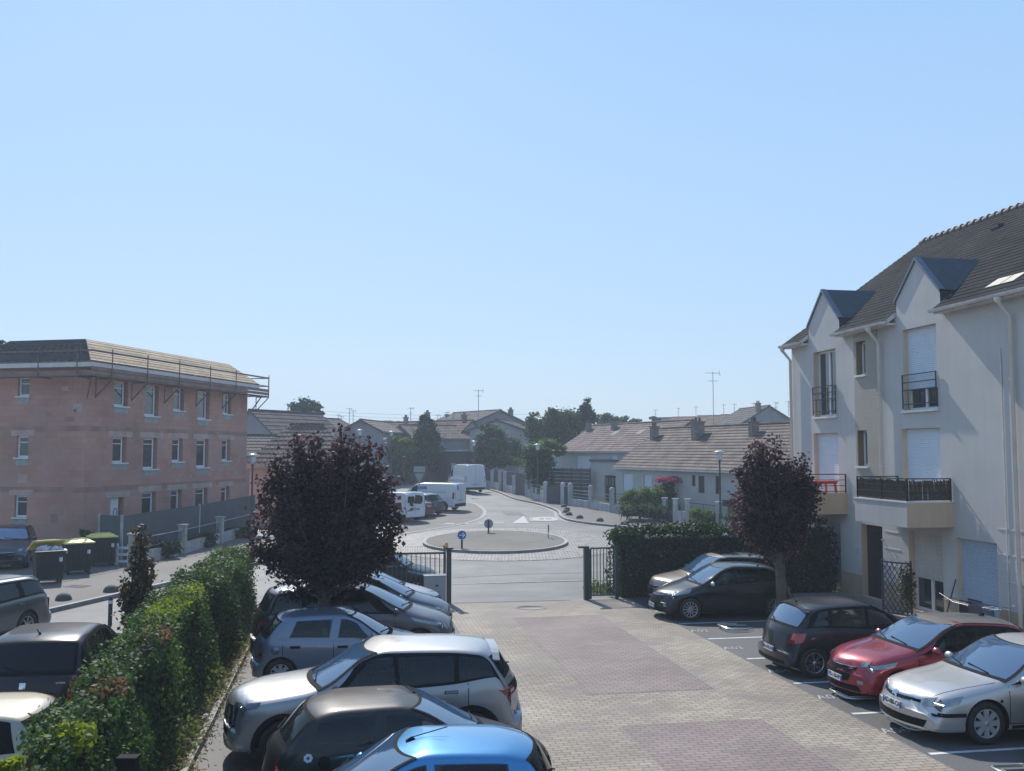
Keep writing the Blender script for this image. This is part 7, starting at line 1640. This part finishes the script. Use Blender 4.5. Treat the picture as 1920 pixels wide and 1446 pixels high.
L_dk=leafmat('dark_hedge_leaves',(.015,.030,.015),(.04,.07,.028),(.08,.12,.05),trans=.25); L_far=leafmat('far_dark_leaves',(.028,.052,.028),(.075,.115,.05),trans=.35,nscale=.5); L_con=leafmat('conifer_needles',(.015,.032,.024),(.035,.06,.04),trans=.15,nscale=.6); L_lt=leafmat('light_green_leaves',(.06,.10,.03),(.13,.20,.05),trans=.4,nscale=.5)
L_pnk=leafmat('pink_blossom',(.24,.05,.09),(.42,.12,.16),trans=.4); L_wd=leafmat('weed_leaves',(.07,.10,.03),(.16,.19,.07),trans=.4); L_dry=leafmat('dry_grass_leaves',(.20,.17,.09),(.32,.28,.16),trans=.3); L_wht=leafmat('white_blossom',(.3,.3,.26),(.6,.6,.55),trans=.4)
def unit(n): v=nrg.normal(0,1,(n,3)); return v/np.linalg.norm(v,axis=1,keepdims=True)
def tree(name,label,base,trunk_h,rad_t,clumps,leaf,nleaf,mat,cat='tree',group=None,z_up=0,limbs=True,aspect=1.,jit=.9,bark=None,shell=.55):
    """clumps: (x,y,z,rx,ry,rz,weight) relative to the base"""
    t=thing(name,label,cat,loc=base,group=group); m=MB(); bark=bark or M_bark
    m.tube([(0,0,-.1),(.01,0,trunk_h*.4),(-.02,.02,trunk_h),( .0,.0,trunk_h*1.25)],[rad_t*1.25,rad_t,rad_t*.85,rad_t*.5],bark,10)
    if limbs:
        for c in clumps:
            z0=trunk_h*rng.uniform(.75,1.15); mid=Vector((c[0]*.45,c[1]*.45,(z0+c[2])*.5+.1)); r0=rad_t*.42
            m.tube([(0,0,z0),mid,(c[0],c[1],c[2]),(c[0]*1.1,c[1]*1.1,c[2]+c[5]*.5)],[r0,r0*.6,r0*.35,r0*.12],bark,6)
            for k in range(2):
                a=unit(1)[0]; m.tube([(c[0],c[1],c[2]),(c[0]+a[0]*c[3]*.7,c[1]+a[1]*c[4]*.7,c[2]+abs(a[2])*c[5]*.7)],[r0*.3,r0*.1],bark,5)
    m.build('trunk',t,uv=False)
    tw=sum(c[6] for c in clumps); C=[];Nn=[]
    for c in clumps:
        k=int(nleaf*c[6]/tw); 
        sub=max(4,k//40); u=unit(sub); r=nrg.uniform(shell,1,(sub,1))**.7; cc=np.array(c[:3])+u*r*np.array(c[3:6])
        ids=nrg.integers(0,sub,k); sp=np.array(c[3:6]).mean()*.26
        off=nrg.normal(0,1,(k,3))*sp*np.array([1,1,.55]); C.append(cc[ids]+off); Nn.append(u[ids]*.5+np.array([0,0,.6]))
    leaves('crown',np.concatenate(C),np.concatenate(Nn),leaf,mat,t,aspect=aspect,jit=jit); return t
# ---- the two purple maples
def pxr(px,s): return ronline(px,s)
def maple(px,s,outline,label,nb,nl,leaf,th,mat=None,name="purple_maple",tr=1.):
    """ascending branches, each carrying its own spray of leaves"""
    b=cw(pxr(px,s),s); Y=b.y; t=thing(name,label,'tree',loc=b); m=MB(); C=[];Nn=[]
    m.tube([(0,0,-.1),(.01,0,th*.5),(-.02,.01,th),(0,0,th*1.5),(.02,0,th*2.1)],[.17*tr,.14*tr,.13*tr,.10*tr,.05*tr],M_bark,12)
    for k in range(nb):
        (x,y,rx,ry)=outline[rng.choices(range(len(outline)),weights=[o[2]*o[3] for o in outline])[0]]
        a=rng.uniform(0,2*math.pi); rr_=math.sqrt(rng.uniform(.15,1)); dy=rng.uniform(-1,1)*rx*.9*Y/F*math.sqrt(max(.05,1-rr_*rr_*.8))
        e=D(x+rx*rr_*math.cos(a),y+ry*rr_*math.sin(a),Y+dy)-b; e.y=dy
        z0=min(th*rng.uniform(.75,1.9),max(th*.7,e.z-.25)); rad=math.hypot(e.x,e.y)
        p0=Vector((0,0,z0)); p1=Vector((e.x*.45,e.y*.45,z0+(e.z-z0)*.25+.05)); p2=Vector((e.x*.85,e.y*.85,z0+(e.z-z0)*.65)); 
        path=[p0,p1,p2,e]; m.tube(path,[.035,.025,.014,.005],M_bark,5,False)
        L=(e-p0).length; k_=int(nl/nb*min(1.6,max(.5,L/1.3)))
        tt=.22+.80*nrg.uniform(0,1,(k_,1))**.8; A=[np.array(p) for p in path]
        c=((1-tt)**3)*A[0]+3*((1-tt)**2)*tt*A[1]+3*(1-tt)*tt*tt*A[2]+(tt**3)*A[3]
        c=c+nrg.normal(0,1,(k_,3))*np.array([.17,.17,.12])*(1.3-.75*tt)*(tr**.5); C.append(c); Nn.append(np.tile([e.x*.2,e.y*.2,.8],(k_,1)))
    m.build('trunk',t,uv=False); leaves('crown',np.concatenate(C),np.concatenate(Nn),leaf,mat or L_pur,t,jit=.75); return t
maple(612,21.4,[(612,1000,138,92),(612,1032,128,46),(612,930,124,86),(608,870,96,50),(560,880,60,50),(665,860,60,50),(608,815,12,34),(646,822,12,38),(575,838,22,30),(700,845,26,40),(505,900,26,46),(738,920,24,50),(492,1010,22,60),(745,1010,26,60),(610,1062,90,18)],'large dark purple leaved tree rising between the parked cars of the left row',165,21000,.10,1.8)
maple(1458,24.8,[(1452,920,84,80),(1452,975,82,36),(1448,870,64,44),(1440,836,30,26),(1462,822,12,18),(1420,840,12,22),(1392,920,24,44),(1512,925,26,44),(1488,868,20,30),(1455,990,70,24),(1528,955,16,20)],'smaller dark purple leaved tree in front of the cream apartment block',115,14000,.10,1.9)
maple(262,19.6,[(264,1010,14,30),(262,1060,26,40),(262,1120,36,44),(258,1180,36,36),(246,1100,26,26),(282,1090,18,30)],'slender young tree with reddish brown leaves sticking up out of the left hedge',46,2600,.085,.9,mat=leafmat('brown_green_leaves',(.030,.032,.018),(.075,.055,.03),(.18,.13,.05),trans=.35),name='sapling',tr=.3)
# ---- hedges
def hedge(name,label,segs,dens,leaf,mat,extra=(),stuff=False,corner=None):
    """segs: list of (r0,r1,s0,s1,h0,h1) blocks in courtyard coordinates"""
    t=thing(name,label,'hedge',loc=(0,0,0),rz=TH); core=MB(); C=[];Nn=[]
    for (r0_,r1_,s0_,s1_,h0,h1) in segs:
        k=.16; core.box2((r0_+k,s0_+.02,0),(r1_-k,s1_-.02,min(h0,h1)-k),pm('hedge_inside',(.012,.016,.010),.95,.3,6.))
        def add(n,fn): 
            p=fn(nrg.uniform(0,1,n),nrg.uniform(0,1,n)); C.append(p[0]); Nn.append(np.tile(np.array(p[1],float),(n,1)))
        W_=r1_-r0_; Ls=s1_-s0_
        def hh(s): 
            f=(s-s0_)/Ls; return h0+(h1-h0)*f+.10*np.sin(s*2.3+r0_)+.07*np.sin(s*5.1)+.05*np.sin(s*11)
        def bulge(s,z): return .10*np.sin(s*1.9+z*2.2)+.07*np.sin(s*4.3-z*3)
        add(int(dens*W_*Ls*1.3),lambda a,b:(np.stack([r0_+a*W_,s0_+b*Ls,hh(s0_+b*Ls)+nrg.normal(0,.05,len(a))+.06*np.abs(nrg.normal(0,1,len(a)))-.12*np.abs(2*a-1)**3],1),(0,0,1)))
        zz=lambda b:b
        add(int(dens*Ls*h0),lambda a,b:((lambda s,z:np.stack([r1_+bulge(s,z)-.10*(z/h0)**3+nrg.normal(0,.05,len(a)),s,z],1))(s0_+a*Ls,.05+b*(h0-.05)),(1,-.2,.4)))
        add(int(dens*Ls*h0*.5),lambda a,b:((lambda s,z:np.stack([r0_-bulge(s,z)+nrg.normal(0,.05,len(a)),s,z],1))(s0_+a*Ls,.05+b*(h0-.05)),(-1,0,.4)))
        add(int(dens*W_*h0),lambda a,b:(np.stack([r0_+a*W_,np.full(len(a),s0_)+nrg.normal(0,.06,len(a)),.05+b*h0],1),(0,-1,.4)))
        add(int(dens*W_*h0*.7),lambda a,b:(np.stack([r0_+a*W_,np.full(len(a),s1_)+nrg.normal(0,.06,len(a)),.05+b*h0],1),(0,1,.4)))
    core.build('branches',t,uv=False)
    leaves('leaves',np.concatenate(C),np.concatenate(Nn),leaf,mat,t,jit=.6)
    for (nm,mt,r_,s_,z_,rr_,rs_,rz_2,n,lf) in extra:
        u=unit(n); rd=nrg.uniform(.5,1,(n,1)); leaves(nm,np.array([r_,s_,z_])+u*rd*np.array([rr_,rs_,rz_2]),u*.5+np.array([0,0,.6]),lf,mt,t)
    return t
hedge('hedge','long leafy green hedge with yellow patches running between the left street and the parked cars',
  [(-3.02,-2.62,7.2,10.3,1.58,1.7),(-3.18,-2.68,10.3,13.0,1.78,1.72),(-3.4,-2.72,13.0,17.0,1.72,1.8),(-3.65,-2.72,17.0,22.0,1.82,1.86),(-3.6,-2.6,22.0,28.6,1.82,1.8)],620,.062,L_hed,
  extra=(('yellow_leaves',L_hedy,-2.8,10.6,1.7,.3,.4,.16,900,.062),('yellow_leaves',L_hedy,-3.1,18.6,1.86,.36,2.6,.15,4200,.06),('dry_leaves',L_hedr,-2.8,12.4,1.76,.25,.35,.14,300,.06),('dry_leaves',L_hedr,-2.9,15.6,1.8,.28,.5,.14,450,.06),('near_leaves',L_hed,-2.8,9.0,1.55,.36,1.0,.25,3200,.06),('side_leaves',L_hed,-2.62,11.5,.8,.2,2.5,.7,3000,.062)))
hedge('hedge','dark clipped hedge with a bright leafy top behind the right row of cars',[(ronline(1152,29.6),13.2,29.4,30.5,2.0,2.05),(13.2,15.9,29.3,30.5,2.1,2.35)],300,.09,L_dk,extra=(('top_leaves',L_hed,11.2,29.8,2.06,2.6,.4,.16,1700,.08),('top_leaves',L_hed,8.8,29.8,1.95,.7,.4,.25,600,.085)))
# climber on the trellis
tr=[o for o in bpy.data.objects if o.name=='trellis'][0]; n=700; u=unit(n)
t=thing('climbing_plant','bushy climbing plant growing up the right side of the lattice trellis','plant',loc=tr.location,rz=TH); c=np.array([0.05,-.42,.85])+u*nrg.uniform(.3,1,(n,1))*np.array([.25,.28,.7]); leaves('foliage',c,u,.07,leafmat('climber_leaves',(.05,.06,.03),(.12,.11,.06),trans=.3),t); m=MB(); m.tube([(0.05,-.42,0),(.02,-.4,.8),(.06,-.45,1.4)],.015,M_stem,6); m.build('stem',t,uv=False)
# weeds at the foot of the hedge, grass
n=9000; s=nrg.uniform(8,28,n); r_=-2.48+nrg.normal(0,.15,n); z=np.abs(nrg.normal(0,.20,n))*np.clip((-r_-2.15)*2.2,.1,1.6)*np.clip(np.sin(s*1.7)+.9,.15,2)+.05
keep=r_<-2.2; P_=np.stack([r_,s,z],1)[keep]
o=leaves('weeds',P_,np.tile([.3,0,.6],(len(P_),1)),.07,L_wd,rz=TH); o['kind']='stuff'
n=3500; s=nrg.uniform(8,26,n); r_=-2.32+nrg.normal(0,.12,n); P_=np.stack([r_,s,np.abs(nrg.normal(0,.08,n))+.04],1)
o=leaves('dry_weeds',P_,np.tile([.8,0,.1],(n,1)),.10,L_dry,rz=TH,aspect=.35); o['kind']='stuff'
n=500; s=nrg.uniform(30.2,31.6,n); r_=nrg.uniform(7.9,8.8,n); P_=np.stack([r_,s,np.abs(nrg.normal(0,.12,n))],1); o=leaves('weeds',P_,np.tile([0,0,1],(n,1)),.1,L_wd,rz=TH); o['kind']='stuff'
n=260; s=nrg.uniform(8,27,n); r_=nrg.uniform(-2.1,-1.2,n); P_=np.stack([r_,s,np.full(n,.012)],1); o=leaves('fallen_leaves',P_,np.tile([0,0,1],(n,1)),.05,L_dry,rz=TH,jit=.15); o['kind']='stuff'
# ---- plants by pixel ellipse at a depth
def bush(name,label,px,yb,Y,blobs,leaf,n,mat,cat='tree',th=None,rt=.12,group=None,aspect=1.,shell=.45):
    b=D(px,yb,Y); b.z=gz(Y)+.1 if Y<140 else 1.5; cl=[]
    for (x,y,rx,ry) in blobs:
        dy=rng.uniform(-.3,.3)*rx*Y/F; c=D(x,y,Y+dy); cl.append((c.x-b.x,dy,c.z-b.z,rx*Y/F,rx*Y/F*.8,ry*Y/F,rx*ry/100))
    top=max(c[2] for c in cl); return tree(name,label,b,th or max(.3,top*.35),rt,cl,leaf,n,mat,cat,group,shell=shell)
bush('tree','round dark green tree with a street lamp rising through it behind the grey garden gates',1010,900,79,[(1008,868,28,26),(998,852,18,16),(1022,856,16,16),(1008,890,24,20),(1008,905,8,14)],.18,6000,L_far)
bush('tree','broad olive green tree beside the white van roof in front of the pale gabled house',920,895,97,[(922,846,26,22),(906,830,14,16),(930,818,16,20),(912,808,12,14),(915,862,22,14),(930,858,20,14),(940,838,12,16)],.26,6000,L_far)
bush('tree','greyish green loose tree right of the broad olive tree',965,890,100,[(960,840,14,22),(972,850,14,18),(955,862,16,14),(985,862,10,8)],.28,2200,leafmat('grey_green_leaves',(.05,.07,.045),(.10,.13,.08),trans=.35))
bush('conifer','tall dark conifer between the grey roofs and the red brown roof',799,890,99,[(799,785,10,12),(799,803,17,16),(799,825,24,20),(802,848,26,20),(790,862,20,14)],.26,7000,L_con)
bush('tree','light green tree left of the conifer',757,885,98,[(752,832,18,12),(765,840,16,12),(740,848,16,12),(772,826,10,8)],.28,2200,L_lt)
bush('shrub','dark green mass of shrubs under the conifer behind the far walls',770,885,101,[(765,862,44,20),(735,865,30,22),(805,862,26,20),(790,850,30,16)],.28,8000,L_far)
bush('tree','round topped umbrella shaped tree standing against the sky at left',571,830,105,[(571,762,24,13),(556,772,17,13),(588,772,16,14),(548,788,10,12),(592,790,11,13),(571,784,16,10),(556,800,12,10),(580,802,16,8)],.34,3600,L_con,shell=.7,rt=.4,th=4)
bush('tree','large ragged leafy tree in the centre right with its top against the sky',1065,870,100,[(1100,768,10,20),(1094,778,14,14),(1060,785,26,18),(1035,790,22,18),(1085,795,24,18),(1002,790,12,24),(1010,815,22,22),(1050,815,30,22),(1090,820,26,18),(1035,772,12,8),(1112,785,12,14)],.26,12000,L_far,shell=.25)
bush('tree','lower dark tree right of the large ragged tree above the pinkish roof',1160,850,120,[(1140,790,18,14),(1170,795,18,12),(1190,797,12,10),(1150,802,24,10)],.34,2800,L_far)
bush('tree','fluffy light green tree behind the round dark tree',1035,880,84,[(1030,838,18,12),(1010,845,18,12),(1048,845,12,10)],.26,2200,L_lt)
bush('tree','thin feathery tree between the conifer and the tall chimney',830,850,120,[(828,790,10,10),(840,785,8,10),(822,798,10,8),(850,795,8,8)],.3,700,L_far)
bush('tree','dark bushy tree crown on the horizon left of the far grey roof',737,850,150,[(728,797,14,9),(745,800,16,7)],.5,1500,L_far)
bush('tree','small dark tree at the left end of the orange roofs',1222,850,140,[(1226,790,7,12),(1238,794,8,8),(1222,797,9,7)],.4,900,L_con)
bush('tree','dark treetop just visible at the far left edge above the clay building',0,900,70,[(-6,650,10,16),(-10,690,18,30)],.3,900,L_far)
bush('hedge','low green hedge band behind the white wall',960,880,97,[(935,868,16,7),(965,866,16,7),(1000,866,14,7)],.26,1800,L_lt,cat='hedge',rt=.05)
o=bush('treeline','distant wooded band along the horizon','',0,0,[],.1,0,L_far) if False else None
n=26000; x=nrg.uniform(-150,150,n); zt=5.5+1.5*np.sin(x*.11)+1.2*np.sin(x*.31+1)+.6*np.sin(x*.9); P_=np.stack([x,240+nrg.normal(0,4,n),1.5+nrg.uniform(0,1,n)**.6*zt],1)
o=leaves('distant_trees',P_,np.tile([0,-.5,.6],(n,1)),1.1,L_far); o['kind']='stuff'
# garden of the near house
bush('flowering_shrub','large round shrub covered in pink flowers in front of the near tiled house',1268,965,62,[(1268,930,36,30),(1250,920,22,20),(1288,922,22,22),(1268,955,34,16)],.16,4500,L_far,cat='shrub')
fs=[o for o in bpy.data.objects if o.name.startswith('flowering_shrub')][0]; cs=[]
for (x,y,rx,ry,n) in ((1268,904,32,10,800),(1290,908,18,12,420),(1245,903,16,8,260),(1302,922,7,12,120)):
    c=D(x,y,61.6)-fs.location; u=unit(n); u[:,2]=np.abs(u[:,2]); cs.append(np.array(c)+u*np.array([rx,rx*.8,ry])*62/F)
leaves('blossom',np.concatenate(cs),np.tile([0,-.3,.6],(sum(len(c) for c in cs),1)),.13,L_pnk,fs)
bush('garden_shrub','light green leafy shrub with pale flowers left of the pink flowering shrub',1200,965,60.5,[(1195,930,24,14),(1218,928,22,14),(1180,936,14,12),(1232,938,16,14),(1200,950,34,14)],.14,4200,L_lt,cat='shrub',rt=.05)
bush('garden_shrub','low dark planting with pale flowers behind the mesh railing',1210,975,58.5,[(1180,957,24,11),(1215,958,24,12),(1238,962,14,12)],.12,3400,L_far,cat='shrub',rt=.03)
bush('garden_shrub','low plants behind the wide mesh double gate',1320,985,54,[(1305,962,14,9),(1330,966,18,9),(1315,975,20,6)],.12,1500,L_lt,cat='shrub',rt=.03)
bush('garden_shrub','clipped bush behind the garden wall beside the purple tree',1385,985,50.5,[(1380,966,20,14),(1405,975,22,12)],.12,1600,L_far,cat='shrub',rt=.03)
# overgrown street fence on the left
bush('shrub','dark ivy mass on the low street fence below the dark screen',300,1040,40.8,[(290,1032,34,12),(315,1028,20,12),(275,1040,18,12)],.12,3000,L_dk,cat='shrub',rt=.03)
bush('shrub','dark shrub between the second and third white pillar of the street fence',375,1030,45.3,[(365,1015,18,12),(388,1012,18,12)],.12,2200,L_dk,cat='shrub',rt=.03)
bush('shrub','shrub with pink flowers at the far end of the street fence',445,1020,49.5,[(440,1000,20,10),(465,998,14,12)],.12,1800,L_dk,cat='shrub',rt=.03)
bush('shrub','weeds behind the middle bin',170,1015,41,[(158,998,8,9),(172,1005,8,6)],.12,400,L_lt,cat='shrub',rt=.02)
b_=cw(-3.6,7.6); bush('shrub','bright green spiky weed at the bottom left corner',15,1440,8.4,[(14,1430,22,12)],.10,220,L_hedy,cat='plant',rt=.01)
m=MB(); p=D(240,1446,8.6); m.box((0,0,-.05),(.16,.10,.34),K_blk); m.box((0,0,.12),(.18,.12,.02),K_blk); o=m.build('post_cap',loc=(p.x,p.y,p.z+.0)); m=MB(); m.box((0,0,-(p.z-.17)/2-.17),(.1,.08,p.z-.17),K_blk); m.build('post',o); tag(o,'black box on a post in front of the near end of the hedge','post')
# crumpled paper at the kerb
m=MB(); q=G(385,1360); bm=bmesh.new(); bmesh.ops.create_icosphere(bm,subdivisions=2,radius=.05)
for v in bm.verts: v.co*=rng.uniform(.6,1.2)
me=bpy.data.meshes.new('litter'); bm.to_mesh(me); bm.free(); me.materials.append(K_pl); o=bpy.data.objects.new('litter',me); COL.objects.link(o); o.location=(q.x,q.y,.15); tag(o,'small crumpled white paper lying by the hedge kerb','litter')
# ================================================================ AIR
hm=bpy.data.materials.new('haze_air'); hm.use_nodes=True; ht=hm.node_tree
ht.nodes.remove(ht.nodes['Principled BSDF']); hv_=ht.nodes.new('ShaderNodeVolumePrincipled'); hv_.inputs['Color'].default_value=(.75,.84,.95,1); hv_.inputs['Density'].default_value=.0012; hv_.inputs['Anisotropy'].default_value=.25
ht.links.new(hv_.outputs[0],ht.nodes['Material Output'].inputs['Volume'])
m=MB(); m.box2((-405,-32,-1.2),(405,425,16.5),hm); o=m.build('haze',uv=False); o['kind']='stuff'
